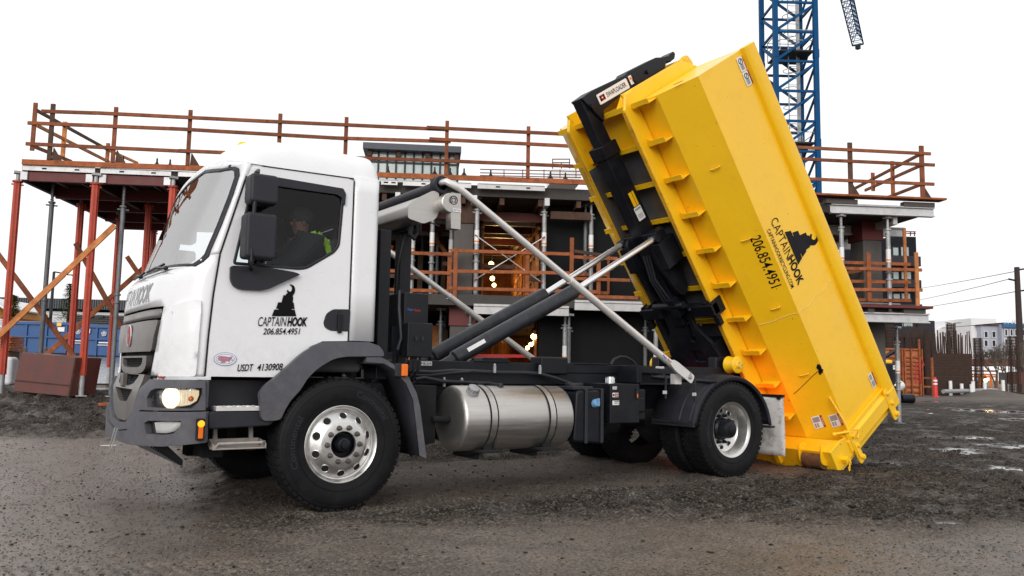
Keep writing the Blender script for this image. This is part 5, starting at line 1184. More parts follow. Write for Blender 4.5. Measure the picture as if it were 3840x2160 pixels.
def heights(X, Y, fine=True):
    U, Vv, mud, pud, wet = masks(X, Y)
    w = np.clip((4.5-U)/7.0, 0, 1); w = w*w*(3-2*w); base = .047*np.clip(Vv-2.3, 0, 37.7)*w
    r1 = fbm(U*.8+3, Vv*2.6, 3)-.45; r2 = np.abs(fbm(U*2.2, Vv*6.5+7, 4)-.47); r3 = fbm(X*9, Y*9, 3)-.45
    near = sstep(40-np.hypot(X, Y), 0, 25)
    amp = 1+.9*sstep(-U, .5, 2.5)
    h = mud*amp*(.11*r1+.16*r2*near+.06*r3*near)+(1-mud)*(.012*(fbm(X*1.1, Y*1.1, 3)-.45)+.009*r3*near)
    h = h-.015*mud
    t_ = Vv+.20*U+.5*(fbm(U*.25+2, Vv*.25, 2)-.5); rm = sstep(fbm(U*.3+11, Vv*.3, 2), .40, .52)*near
    gro = np.sin(2*math.pi*t_/.46)
    h = h-mud*rm*.028*sstep(gro, .1, .7)+mud*rm*.010*np.sin(2*math.pi*(U-.3*t_)/.105)*sstep(gro, .0, .5)
    for vc, sl_ in ((-3.05, .05), (-1.75, .04), (-4.6, -.03)):      # shallow tread prints in the packed dirt
        dv = Vv-vc-sl_*U-.15*np.sin(U*.5); bnd = sstep(.17-np.abs(dv), 0, .03)*(1-mud)*sstep(fbm(U*.5+3, Vv*.5+vc, 2), .32, .5)
        h = h-bnd*(.006+.007*(np.sin(2*math.pi*(U+np.abs(dv)*.8)/.085) > 0)*(np.sin(2*math.pi*dv/.115) > -.5))
    for cx in (0., 4.455):                                              # soil squeezed up round the tyres
        for y0, y1 in ((-.02, .30), (2.02, 2.34)): h = h+.026*np.exp(-((np.abs(X-cx)-.26)/.085)**2)*sstep(Y, y0-.12, y0)*sstep(-Y, -y1-.12, -y1)
    veh = 0*sstep(1.75-np.abs(Y-1.16), 0, .3)*sstep(7.6-X, 0, .6)*sstep(X+1.2, 0, .6)
    h = np.minimum(h, h*(1-pud)+pud*(-.012))
    berm = .55*np.exp(-((Vv-43.0-1.5*fbm(U*.2, Vv*.2))/1.7)**2)*sstep(U-DEL_U, .2, 3.0)*(.65+.7*fbm(U*.6, Vv*.6))
    return base+h+berm, mud, pud, wet
DEL_U = float(uvz(atD(*A7(1212, 1232), 54))[0])
def ground_z(x, y): return float(heights(np.array([float(x)]), np.array([float(y)]))[0][0])
ang = np.r_[np.linspace(-.74, .74, 760), np.linspace(.74, 2*math.pi-.74, 90)[1:-1]]
rr = [1.2]
while rr[-1] < 900: rr.append(rr[-1]*(1.0065 if 3.2 < rr[-1] < 26 else 1.02 if rr[-1] < 60 else 1.12))
rr = np.array(rr); Ag, Rg = np.meshgrid(ang, rr)
GX = CP[0]+Rg*np.sin(YAW+Ag); GY = CP[1]+Rg*np.cos(YAW+Ag)
GZ, gm, gp, gw = heights(GX.ravel(), GY.ravel())
na, nr = len(ang), len(rr); idx = np.arange(nr*na).reshape(nr, na); nxt = np.roll(idx, -1, axis=1)
quads = np.stack([idx[:-1], idx[1:], nxt[1:], nxt[:-1]], -1).reshape(-1, 4)
gme = bpy.data.meshes.new('ground'); nv = nr*na
gme.vertices.add(nv+1); co = np.zeros((nv+1, 3)); co[:nv, 0] = GX.ravel(); co[:nv, 1] = GY.ravel(); co[:nv, 2] = GZ; co[nv] = (CP[0], CP[1], 0)
gme.vertices.foreach_set('co', co.ravel())
tri = np.stack([np.full(na, nv), idx[0], nxt[0]], -1)
gme.loops.add(quads.size+tri.size); gme.loops.foreach_set('vertex_index', np.r_[quads.ravel(), tri.ravel()].astype(np.int32))
gme.polygons.add(len(quads)+len(tri)); gme.polygons.foreach_set('loop_start', np.r_[np.arange(len(quads))*4, len(quads)*4+np.arange(len(tri))*3].astype(np.int32))
gme.polygons.foreach_set('use_smooth', [True]*(len(quads)+len(tri))); gme.update(calc_edges=True)
gd = sstep(1.2-(GX.ravel()*EU[0]+GY.ravel()*EU[1]), 0, 2.6)
for nm, arr in (('mud', gm), ('pud', gp), ('wet', gw), ('damp', gd)):
    at = gme.attributes.new(nm, 'FLOAT', 'POINT'); at.data.foreach_set('value', np.r_[arr, 0].astype(np.float32))
ground = bpy.data.objects.new('ground', gme); COL.objects.link(ground); ground['kind'] = 'structure'
gm_ = bpy.data.materials.new('site_ground'); gm_.use_nodes = True; n = gm_.node_tree.nodes; l = gm_.node_tree.links.new; p = n['Principled BSDF']
def nn(t): return n.new(t)
def attr(nm): a = nn('ShaderNodeAttribute'); a.attribute_name = nm; return a.outputs['Fac']
def noise_(sc, det=6, ro=.6, vec=None): q = nn('ShaderNodeTexNoise'); q.inputs['Scale'].default_value = sc; q.inputs['Detail'].default_value = det; q.inputs['Roughness'].default_value = ro; l(vec or gtc.outputs['Object'], q.inputs['Vector']); return q.outputs[0]
def mrange(x, a, c, d=0, e=1): q = nn('ShaderNodeMapRange'); q.inputs[1].default_value = a; q.inputs[2].default_value = c; q.inputs[3].default_value = d; q.inputs[4].default_value = e; l(x, q.inputs[0]); return q.outputs[0]
def mix_(f, a, c):
    q = nn('ShaderNodeMix'); q.data_type = 'RGBA'
    for v, i in ((a, 6), (c, 7)):
        if isinstance(v, tuple): q.inputs[i].default_value = v+(1,)
        else: l(v, q.inputs[i])
    l(f, q.inputs[0]); return q.outputs[2]
def mth(op, a, c):
    q = nn('ShaderNodeMath'); q.operation = op
    for v, i in ((a, 0), (c, 1)):
        if isinstance(v, (int, float)): q.inputs[i].default_value = v
        else: l(v, q.inputs[i])
    return q.outputs[0]
gtc = nn('ShaderNodeTexCoord')
mud, pud, wet = attr('mud'), attr('pud'), attr('wet')
big = noise_(.55, 5); mid = noise_(3.0, 8, .72); fin = noise_(13, 8, .8); grain = noise_(42, 5, .85)
packed = mix_(mrange(big, .38, .62), (.092, .067, .051), (.150, .119, .096))
packed = mix_(mrange(mid, .46, .60, 0, .6), packed, (.040, .034, .030))
mudc = mix_(mrange(mid, .42, .58), (.010, .0088, .008), (.042, .034, .029))
mudc = mix_(mrange(fin, .52, .62, 0, .7), mudc, (.10, .084, .070))
col = mix_(mud, packed, mudc)
col = mix_(mrange(fin, .47, .38, 0, .65), col, (.014, .012, .011))
col = mix_(mrange(grain, .52, .61, 0, .7), col, (.25, .215, .185)); col = mix_(mrange(grain, .475, .40, 0, .9), col, (.010, .009, .008))
col = mix_(wet, col, (.18, .18, .185)); col = mix_(pud, col, (.03, .028, .026))
l(col, p.inputs['Base Color'])
wp_ = mrange(noise_(1.1, 6, .7), .50, .60); wp_ = mth('MULTIPLY', wp_, mud)
ro = mrange(big, .36, .64, .25, .48); damp = attr('damp'); ro = mth('ADD', ro, mth('MULTIPLY', mth('SUBTRACT', 1, damp), .2)); ro = mth('ADD', ro, mrange(grain, .4, .6, -.08, .10)); ro = mth('ADD', ro, mth('MULTIPLY', mud, .34)); ro = mth('SUBTRACT', ro, mth('MULTIPLY', wp_, .36)); ro = mth('MULTIPLY', ro, mth('SUBTRACT', 1, mth('MULTIPLY', wet, .5)))
ro = mth('MULTIPLY', ro, mth('SUBTRACT', 1, mth('MULTIPLY', pud, .95))); l(ro, p.inputs['Roughness'])
sp_l = mth('SUBTRACT', .6, mth('MULTIPLY', mud, .48)); sp_l = mth('MAXIMUM', sp_l, mth('MULTIPLY', wp_, .5)); sp_l = mth('MAXIMUM', sp_l, mth('MULTIPLY', pud, .5)); l(sp_l, p.inputs['Specular IOR Level'])
bp = nn('ShaderNodeBump'); bp.inputs['Distance'].default_value = .03; l(mth('ADD', mth('MULTIPLY', fin, .9), mth('MULTIPLY', grain, .55)), bp.inputs['Height'])
l(mth('MULTIPLY', mth('SUBTRACT', 1, pud), mth('ADD', .17, mth('MULTIPLY', mth('SUBTRACT', mud, mth('MULTIPLY', wp_, .6)), .7))), bp.inputs['Strength']); l(bp.outputs[0], p.inputs['Normal'])
gme.materials.append(gm_)
# loose stones and crumbs, nobody could count them
random.seed(11); rs = np.random.RandomState(5); b = MB(); ico = []
bmi = bmesh.new(); bmesh.ops.create_icosphere(bmi, subdivisions=1, radius=1); icoV = np.array([tuple(v.co) for v in bmi.verts]); icoF = [tuple(v.index for v in f.verts) for f in bmi.faces]; bmi.free()
def grit(name, N, d0, d1, pw, size, m, dens, sink):
    lat = rs.uniform(-1, 1, N); dd = d0+(d1-d0)*rs.rand(N)**pw
    X = CP[0]+dd*CF[0]/.995+lat*dd*.70*CR[0]; Y_ = CP[1]+dd*CF[1]/.995+lat*dd*.70*CR[1]; Zg, md_, pd_, _w = heights(X, Y_)
    k = (rs.rand(N) < dens(md_)) & (pd_ < .3); X, Y_, Zg, md_ = X[k], Y_[k], Zg[k], md_[k]; n_ = len(X)
    r = size(rs.rand(n_), md_); B8 = icoV; nv_ = len(B8)
    V = B8[None]*(r[:, None, None]*np.stack([rs.uniform(.7, 1.4, n_), rs.uniform(.7, 1.4, n_), rs.uniform(.45, .85, n_)], -1)[:, None, :])*(1+.5*(rs.rand(n_, nv_, 1)-.5))
    V += np.stack([X, Y_, Zg+r*sink], -1)[:, None, :]
    F = (np.array(icoF)[None]+(np.arange(n_)*nv_)[:, None, None]).reshape(-1, 3)
    me = bpy.data.meshes.new(name); me.vertices.add(n_*nv_); me.vertices.foreach_set('co', V.ravel()); me.loops.add(F.size); me.loops.foreach_set('vertex_index', F.ravel().astype(np.int32))
    me.polygons.add(len(F)); me.polygons.foreach_set('loop_start', (np.arange(len(F))*3).astype(np.int32)); me.update(calc_edges=True); me.materials.append(m)
    o = bpy.data.objects.new(name, me); COL.objects.link(o); o['kind'] = 'stuff'; return o
stone_m = mat('loose_stone', (.030, .026, .023), .8, var=.7, scale=1.9, spec=.2)
grit('gravel', 9000, 2.6, 16, 1.7, lambda q, md: .003+.011*q**3*(1+1.6*md), stone_m, lambda md: .25+.75*md, .25)
grit_m = mat('grit', (.085, .073, .062), .7, var=.95, scale=33, spec=.3)
grit('grit', 52000, 2.8, 12, 1.25, lambda q, md: .0028+.0050*q**2, grit_m, lambda md: 1-.3*md, .1)
# bits of debris lying about
def debris(px, py, w, h, ang_, m, label, z=None, nm='timber_offcut', cat='offcut'):
    P = toZ(px, py); P[2] = ground_z(P[0], P[1]); b = MB(); d = np.array([math.cos(ang_), math.sin(ang_), 0])
    b.bar(P-d*w/2+EZ*h, P+d*w/2+EZ*(h*.9), h*2.2, h); o = b.build(nm, M[m], None, bevel=.003); tag(o, label, cat); return o
debris(405, 1699, .18, .008, -.2, 'wdecal', 'small white scrap on the asphalt left of the truck bumper', nm='paper_scrap', cat='scrap')
debris(3480, 1537, .35, .02, .3, 'woodl', 'short tan timber offcut on the dirt right of the container', nm='timber_offcut', cat='offcut')
debris(3490, 1552, .2, .02, .1, 'wdecal', 'little pale scrap on the dirt behind the container', nm='paper_scrap', cat='scrap')
# ------------------------------------------------------------------ the building going up (frame u, v, z)
bu = thing('concrete_building', W(2.5, 11, 0), 'half-built concrete building with dark walls and columns behind the truck', 'building')
def ubox(mb, u0, u1, v0, v1, z0, z1, mi=0): return mb.box(W((u0+u1)/2, (v0+v1)/2, (z0+z1)/2), (abs(u1-u0), abs(v1-v0), abs(z1-z0)), EU, EV, EZ, mi)
b = MB(); ubox(b, -3.2, 9.0, 11.0, 26, 4.86, 5.10); ubox(b, 9.0, 11.6, 11.35, 16, 4.86, 5.10); b.build('floor_slab', M['concd'], bu)
b = MB(); ubox(b, -3.2, 9.0, 10.95, 26, 2.47, 2.70); ubox(b, 9.0, 11.6, 11.1, 16, 2.52, 2.70); b.build('floor_slab', M['conc'], bu)
b = MB(); ubox(b, 9.3, 10.5, 11.5, 11.8, 5.1, 5.36); b.build('edge_curb', M['concd'], bu)
L2, L3 = 2.70, 4.86
def column(px0, px1, py, v, z0, z1, dv=.5):
    a = fa(px0, py, v)[0]; c = fa(px1, py, v)[0]; b = MB(); ubox(b, a, c, v, v+dv, z0, z1); return b.build('column', M['conc'], bu, bevel=.02), a, c
co_, ca, cb_ = column(1702, 1776, 900, 11.3, L2, L3-.55)
b = MB(); ubox(b, ca-.03, cb_+.03, 11.27, 11.85, L3-.55, L3); b.build('column_form', M['woodd'], bu)
column(1687, 1752, 1250, 11.3, 0, 2.47)
b = MB(); ubox(b, ca-.06, cb_+.08, 11.26, 11.9, 2.05, 2.47); b.build('column_form', M['redw'], bu)
_, ra_, rb_ = column(3236, 3306, 900, 11.9, L2, L3-.28, .6)
b = MB(); ubox(b, ra_-.03, rb_+.03, 11.87, 12.55, L3-.5, L3); b.build('column_form', M['redw'], bu)
column(3262, 3322, 1300, 11.9, 0, 2.47, .6)
w0 = fa(2046, 950, 11.6)[0]
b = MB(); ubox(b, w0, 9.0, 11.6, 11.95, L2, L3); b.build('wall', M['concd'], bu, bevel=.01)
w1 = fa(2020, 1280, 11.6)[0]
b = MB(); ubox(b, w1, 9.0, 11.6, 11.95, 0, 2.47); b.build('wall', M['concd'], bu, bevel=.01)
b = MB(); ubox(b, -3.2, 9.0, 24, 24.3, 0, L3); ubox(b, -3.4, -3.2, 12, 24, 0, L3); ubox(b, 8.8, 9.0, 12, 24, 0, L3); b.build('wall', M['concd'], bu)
# two lit corridors, timber formwork either side
def corridor(u0, u1, v0, v1, z0, z1, du):
    b = MB(); sh = du
    for uu, s in ((u0, -1), (u1, 1)):
        b.add([W(uu, v0, z0), W(uu+sh, v1, z0), W(uu+sh, v1, z1), W(uu, v0, z1)], [(0, 1, 2, 3)])
    o = b.build('corridor_form', M['woodd'], bu, solid=.05)
    b = MB()
    for uu, s in ((u0+.06, 1), (u1-.06, -1)):
        for k in range(11):
            t = (k+.5)/11; vv = v0+(v1-v0)*t; ubox(b, uu+sh*t-.04, uu+sh*t+.04, vv-.05, vv+.05, z0, z1)
        for zz in (.3, .55, .8): 
            zc = z0+(z1-z0)*zz; b.bar(W(uu, v0, zc), W(uu+sh, v1, zc), .06, .09)
    b.build('form_stud', M['woodl'], bu)
    b = MB()
    for k in range(9):
        t = (k+.5)/9; vv = v0+(v1-v0)*t; ubox(b, u0+sh*t, u1+sh*t, vv-.05, vv+.05, z1-.2, z1-.03)
    b.build('ceiling_joist', M['woodd'], bu)
    b = MB(); ubox(b, u0+sh, u1+sh, v1, v1+.1, z0, z1); b.build('end_form', M['wood'], bu); return o
k0 = fa(1800, 950, 12.2)[0]; k1 = fa(2030, 950, 12.2)[0]
corridor(k0, k1, 12.2, 21, L2, L3, .25)
q0 = fa(1760, 1280, 12.2)[0]; q1 = fa(2014, 1280, 12.2)[0]
corridor(q0, q1, 12.2, 23, .1, 2.47, 2.0)
a0 = fa(1888, 1063, 20.5); a1 = fa(1980, 1063, 20.5); b = MB(); ubox(b, a0[0], a1[0], 20.6, 20.8, L2, L2+.85)
bk = bpy.data.materials.new('grey_brick'); bk.use_nodes = True; bn_ = bk.node_tree.nodes; bt = bn_.new('ShaderNodeTexBrick'); bt.inputs['Scale'].default_value = 9; bt.inputs['Color1'].default_value = (.14, .145, .17, 1); bt.inputs['Color2'].default_value = (.20, .20, .23, 1); bt.inputs['Mortar'].default_value = (.08, .08, .08, 1)
btc = bn_.new('ShaderNodeTexCoord'); bmp = bn_.new('ShaderNodeMapping'); bmp.inputs['Rotation'].default_value = (math.radians(90), 0, 0); bk.node_tree.links.new(btc.outputs['Object'], bmp.inputs[0]); bk.node_tree.links.new(bmp.outputs[0], bt.inputs['Vector']); bk.node_tree.links.new(bt.outputs[0], bn_['Principled BSDF'].inputs['Base Color'])
b.build('brick_wall', bk, bu)
b = MB(); a0 = fa(1855, 1063, 20); a1 = fa(1885, 1063, 20); ubox(b, a0[0], a1[0], 20, 20.3, L2+.25, L2+.75); b.build('white_cabinet', M['wdecal'], bu)
# joists under the slab over the middle bay
b = MB()
for k in range(14): ubox(b, -3+.85*k, -2.9+.85*k, 11.05, 20, L3-.16, L3-.003)
b.build('slab_joist', M['woodd'], bu)
b = MB()
for vv in (11.9, 13.6, 15.5, 17.5): ubox(b, -3.2, 8.8, vv, vv+.09, L3-.36, L3-.165)
b.build('stringer', M['redw'], bu)
b = MB()
for px in (2295, 2345, 2390):
    P = fa(px, 705, 10.95); ubox(b, P[0]-.06, P[0]+.06, 10.85, 12, 4.80, 5.0)
b.build('joist_end', M['wood'], bu)
b = MB(); P = fa(2065, 740, 11.2); ubox(b, P[0], P[0]+.9, 11.15, 11.25, 4.45, 4.62); b.build('stringer', M['woodd'], bu)
for px in (1493, 1781, 2052):
    P = fa(px, 700, 10.9); b = MB(); ubox(b, P[0]-.055, P[0]+.055, 10.86, 19, 4.68, 4.85); b.build('main_beam', M['beam'], bu, bevel=.005)
for vv in (12.6, 14.4): b = MB(); ubox(b, -3, 8.6, vv, vv+.1, 4.52, 4.66); b.build('cross_beam', M['beam'], bu, bevel=.005)
slabm = mat('slab_edge', (.055, .050, .047), .85, var=.2, dirt=.4, dcol=(.03, .028, .026))
for o_ in bu.children:
    if o_.name.startswith('floor_slab'): o_.data.materials[0] = slabm
random.seed(21)
for k in range(9):
    uu = -.55+.21*k; b = MB(); ubox(b, uu, uu+.17, 13.2+.04*(k % 3), 13.3+.04*(k % 3), .05, 1.9+.3*random.random()); b.build('form_board', M['woodd'] if k % 3 else M['woodl'], bu)
for k in range(7):
    uu = -.6+.3*k; zt_ = 2.72; b = MB(); ubox(b, uu, uu+.12, 14.5, 14.6, zt_, zt_+random.uniform(.5, 1.9)); b.build('form_board', M['woodd'] if k % 2 else M['wood'], bu)
b = MB()
for k in range(5): A = W(-1+1.9*k, 12.1, 3.2+.3*(k % 2)); b.bar(A, A+EU*1.7+EV*.3, .04, .09)
b.build('inner_ledger', M['woodd'], bu)
# inner pieces of timber in the left bay of the middle floor
b = MB()
for i, (x0, y0, x1, y1) in enumerate(((1600, 850, 1680, 960), (1590, 840, 1645, 915), (1440, 1040, 1470, 920))):
    A = fa(x0, y0, 14); Bq = fa(x1, y1, 14); b = MB(); b.bar(W(*A), W(*Bq), .09, .09); b.build('inner_brace', M['woodl'], bu)
b = MB(); ubox(b, -.4, 1.2, 15.5, 15.6, 2.7, 3.1); b.build('form_board', M['woodl'], bu)

# formwork deck on the left and its match on the right
fd = thing('formwork_deck', W(-4, 13, 4.7), 'cantilevered formwork deck with orange edge board over the red props', 'formwork deck')
b = MB(); ubox(b, -7.72, -3.2, 10.82, 16.3, 4.98, 5.10); b.build('deck_panel', M['ply'], fd)
b = MB()
def edge(mb, p, q, v, w=.045, h=.11, dz=0):
    A = fa(*p, v); Bq = fa(*q, v); mb.bar(W(A[0], v, A[2]+dz), W(Bq[0], v, Bq[2]+dz), w, h)
edge(b, (83, 607), (757, 632), 10.76); b.build('edge_board', M['wood'], fd, bevel=.004)
b = MB(); edge(b, (757, 632), (1431, 656), 10.77, .045, .11); b.build('edge_board', M['wood'], fd, bevel=.004)
b = MB(); edge(b, (1431, 656), (2200, 684), 10.76, .045, .11); b.build('edge_board', M['wood'], bu, bevel=.004)
b = MB(); ubox(b, -7.72, -7.66, 10.82, 16.3, 5.08, 5.2); b.build('edge_board', M['wood'], fd, bevel=.004)
ub = [-7.68, -6.35, -5.0, -3.6, -2.2, -.62]
seg = [(83, 358), (380, 648), (668, 760)]
for px0, px1 in ((83, 356), (376, 642), (668, 960), (1430, 1492), (1512, 1768), (1792, 2044)):
    b = MB(); A = fa(px0, 655, 10.8); Bq = fa(px1, 655, 10.8); ubox(b, A[0], Bq[0], 10.79, 10.86, 4.985, 5.085); ubox(b, A[0], Bq[0], 10.775, 10.88, 5.085, 5.10)
    bo = b.build('edge_beam', M['beam'], fd if px0 < 1000 else bu, bevel=.003)
    b = MB()
    for t in (.3, .75): u_ = A[0]+(Bq[0]-A[0])*t; ubox(b, u_-.045, u_+.045, 10.785, 10.795, 5.02, 5.05)
    b.build('beam_slot', M['dark'], bo)
for px0, px1 in ((95, 340), (390, 632)):
    b = MB(); A = fa(px0, 640, 10.85); Bq = fa(px1, 640, 10.85); ubox(b, A[0], Bq[0], 10.84, 10.92, 4.78, 4.975); gi = b.build('girder', M['redw'], fd, bevel=.006)
    for u_ in (A[0], Bq[0]): b = MB(); ubox(b, u_-.07, u_+.07, 10.80, 10.95, 4.79, 4.96); b.build('girder_bracket', M['beam'], gi, bevel=.006)
for vv in (12.2, 13.6, 15.0, 16.2):
    b = MB(); ubox(b, -7.65, -3.2, vv, vv+.08, 4.70, 4.97); b.build('girder', M['redw'], fd, bevel=.006)
for uu in (-7.68, -6.33, -4.95, -3.6):
    b = MB(); ubox(b, uu-.05, uu+.05, 10.85, 16.3, 4.76, 4.975); b.build('main_beam', M['woodd'] if uu > -7 else M['ply'], fd, bevel=.006)
b = MB()
for k in range(9): ubox(b, -7.4+.5*k, -7.37+.5*k, 10.9, 16.2, 4.93, 4.978)
b.build('deck_rib', M['steel'], fd)
fr2 = thing('formwork_deck', W(10.6, 11.5, 4.7), 'formwork deck end with silver aluminium beam, right of the raised container', 'formwork deck')
b = MB(); edge(b, (3040, 731), (3536, 751), 10.9, .3, .045); b.build('edge_board', M['wood'], fr2, bevel=.004)
b = MB(); ubox(b, 8.95, 11.85, 11.0, 14.5, 4.80, 4.94); b.build('deck_panel', M['ply'], fr2)
def ibeam(u0, u1, v, z0, z1, par):
    b = MB(); ubox(b, u0, u1, v-.07, v+.07, z0, z0+.03); ubox(b, u0, u1, v-.07, v+.07, z1-.03, z1); ubox(b, u0, u1, v-.015, v+.015, z0+.03, z1-.03); return b.build('edge_beam', M['beam'], par, bevel=.004)
A = fa(3112, 765, 11); Bq = fa(3499, 775, 11); ibeam(A[0], Bq[0], 11.0, 4.78, 5.0, fr2)
A = fa(3385, 820, 12.4); ibeam(A[0]-2, A[0], 12.4, 4.55, 4.78, fr2); A = fa(3195, 885, 14); ibeam(A[0]-2, A[0], 14, 4.45, 4.7, fr2)
b = MB(); ubox(b, 9.1, 9.25, 10.95, 14.5, 4.6, 4.8); ubox(b, 11.2, 11.3, 11.1, 14.5, 4.6, 4.78); b.build('main_beam', M['beam'], fr2, bevel=.004)
b = MB()
for px0, px1 in ((3090, 3208), (3380, 3495)): A = fa(px0, 750, 11); Bq = fa(px1, 750, 11); ubox(b, A[0], Bq[0], 10.9, 11.05, 5.0, 5.1)
b.build('spacer_block', M['conc'], fr2)
fr3 = thing('formwork_deck', W(10.4, 11.3, 2.4), 'lower formwork deck with red-brown planks and aluminium beam right of the container', 'formwork deck')
A = fa(3237, 1182, 11); Bq = fa(3481, 1187, 11); ibeam(A[0]-.9, Bq[0], 11.0, 2.33, 2.55, fr3)
b = MB(); A = fa(3220, 1148, 10.95); Bq = fa(3485, 1156, 10.95); ubox(b, A[0]-.3, Bq[0], 10.8, 11.1, A[2]-.03, A[2]+.03); b.build('edge_board', M['redw'], fr3, bevel=.004)
b = MB(); A = fa(3380, 1168, 11); Bq = fa(3462, 1168, 11); ubox(b, A[0], Bq[0], 10.9, 11.1, 2.55, 2.68); A = fa(3247, 1168, 11); ubox(b, A[0], A[0]+.15, 10.9, 11.1, 2.55, 2.68); b.build('spacer_block', M['conc'], fr3)
b = MB(); A = fa(3380, 1140, 11.3); ibeam(A[0]-1.2, A[0], 11.4, 2.72, 2.80, fr3)
lb = thing('formwork_beam', W(3.2, 11, 2.2), 'white aluminium beam under the first floor between steel props', 'formwork beam')
for (p, q) in (((1775, 1164), (2130, 1180)), ((2152, 1150), (2430, 1165))):
    A = fa(*p, 11.0); Bq = fa(*q, 11.0); b = MB(); z = A[2]; b.bar(W(A[0], 10.95, z), W(Bq[0], 10.95, z), .12, .16); b.bar(W(A[0], 10.95, z+.11), W(Bq[0], 10.95, z+.11), .16, .05); b.build('beam', M['beam'], lb, bevel=.005)

# ------------------------------------------------------------------ guard rails of orange lumber
def guard(label, posts, rails, group=None, mats=None, dm='wood'):
    """posts: ((px, py_bottom, py_top), v); rails: ((px, py), (px, py), v)"""
    P0 = fa(posts[0][0], posts[0][1], posts[0][3]) if posts else fa(*rails[0][0], rails[0][2])
    g = thing('guardrail', W(*P0), label, 'guardrail', group)
    for i, ps in enumerate(posts):
        px, yb_, yt, v = ps[:4]; A = fa(px, yb_, v); T = fa(px, yt, v); b = MB(); w = ps[4] if len(ps) > 4 else .09
        b.bar(W(A[0], v, A[2]), W(A[0], v, T[2]), .04, w*.88, up=EU); mm = ps[5] if len(ps) > 5 else 'wood'; po = b.build('post', M[dm if mm == 'wood' else mm], g, bevel=.004)
        if len(ps) > 6:
            b = MB(); b.prism([(0, 0), (.02, .28), (.20, 0)], W(A[0]+.04, v+.02, A[2]), EU, EZ, EV, .02); b.build('gusset', M['woodd'], g)
    for i, rl in enumerate(rails):
        A = fa(*rl[0], rl[2]); Bv = rl[3] if len(rl) > 3 and rl[3] else rl[2]; Bq = fa(*rl[1], Bv); b = MB(); b.bar(W(*A), W(*Bq), .04, .072); b.build('rail', M[rl[4] if len(rl) > 4 else dm], g, bevel=.004)
    return g
v = 10.74
guard('long orange lumber guardrail along the top deck edge, left of the container', [(120, 565, 385, v), (184, 600, 389, v, .1, 'woodd', 1), (422, 609, 401, v, .09, 'wood', 1), (703, 620, 412, v, .09, 'wood', 1), (1042, 636, 426, v), (1292, 646, 439, v), (1672, 657, 453, v), (1979, 668, 474, v)],
      [((155, 417), (360, 424), v-.03), ((350, 423), (1000, 455), v-.06), ((960, 453), (1680, 486), v-.03), ((1600, 478), (2140, 504), v-.06), ((104, 461), (700, 485), v-.03), ((640, 482), (1300, 520), v-.06), ((1240, 517), (1690, 531), v-.03), ((1610, 521), (2160, 549), v-.06), ((97, 539), (705, 568), v-.03), ((670, 565), (1300, 592), v-.06), ((1240, 589), (1700, 604), v-.03), ((1616, 601), (2190, 625), v-.06)], dm='woodb')
def zpt(q, z): P = on_plane(*q, EZ, z); return uvz(P)
def guard_side(label, uu, items, posts, dz=0):
    g = thing('guardrail', W(uu, 11, 5.1), label, 'guardrail')
    for (p, q, m) in items:
        A = uvz(on_plane(*p, EU, uu)); Bq = uvz(on_plane(*q, EU, uu)); b = MB(); b.bar(W(*A), W(*Bq), .04, .072); b.build('rail', M[m if m != 'wood' else 'woodb'], g, bevel=.004)
    for (px, y0, y1, m) in posts:
        A = uvz(on_plane(px, y0, EU, uu)); T = uvz(on_plane(px, y1, EU, uu)); b = MB(); b.bar(W(A[0], A[1], A[2]), W(A[0], A[1], T[2]), .04, .09, up=EU); b.build('post', M[m], g, bevel=.004)
    return g
guard_side('lumber guardrail running back along the left end of the top deck, sloping in view', -7.62, [(A1(335, 180), A1(1050, 575), 'woodd'), (A1(1050, 575), A1(1330, 700), 'woodl'), (A1(355, 335), A1(1055, 690), 'woodl'), (A1(330, 540), A1(690, 685), 'wood')],
           [(A1(605, 0)[0], A1(0, 640)[1], A1(0, 283)[1], 'woodl'), (A1(1033, 0)[0], A1(0, 690)[1], A1(0, 498)[1], 'wood')])
v = 10.92
guard('upper guardrail with dark post right of the container, against the sky', [(3191, 733, 535, v, .12, 'woodd', 1), (3461, 744, 547, v, .12, 'wood', 1)],
      [((2979, 552), (3490, 577), v-.03), ((3000, 596), (3505, 619), v-.03), ((3031, 671), (3503, 691), v-.03)], dm='woodb')
guard_side('guardrail returning to the back at the right end of the top deck', fa(3459, 700, 10.9)[0], [(A6(1415, 208), A6(790, 535), 'wood'), (A6(1430, 312), A6(890, 553), 'wood'), (A6(1430, 497), A6(1110, 622), 'wood')],
           [(A6(1163, 0)[0], A6(0, 620)[1], A6(0, 265)[1], 'wood'), (A6(969, 0)[0], A6(0, 560)[1], A6(0, 380)[1], 'wood')])
v = 10.98
guard('first-floor lumber guardrail right behind the cab, short left run', [(R4(660, 0)[0], R4(0, 1100)[1], R4(0, 722)[1], v, .1)],
      [(R4(100, 716), R4(690, 733), v-.03), (R4(100, 876), R4(680, 900), v-.03), (R4(90, 1042), R4(650, 1056), v-.03)])
guard('first-floor lumber guardrail crossing in front of the lit corridor', [(R4(712, 0)[0], R4(0, 1130)[1], R4(0, 680)[1], v-.05, .1), (R4(1345, 0)[0], R4(0, 1090)[1], R4(0, 612)[1], v, .1), (R4(1737, 0)[0], R4(0, 890)[1], R4(0, 588)[1], v-.05, .1)],
      [(R4(675, 700), R4(1740, 732), v-.03), (R4(665, 880), R4(1730, 898), v-.03), (R4(660, 1030), R4(1960, 1062), v-.03)])
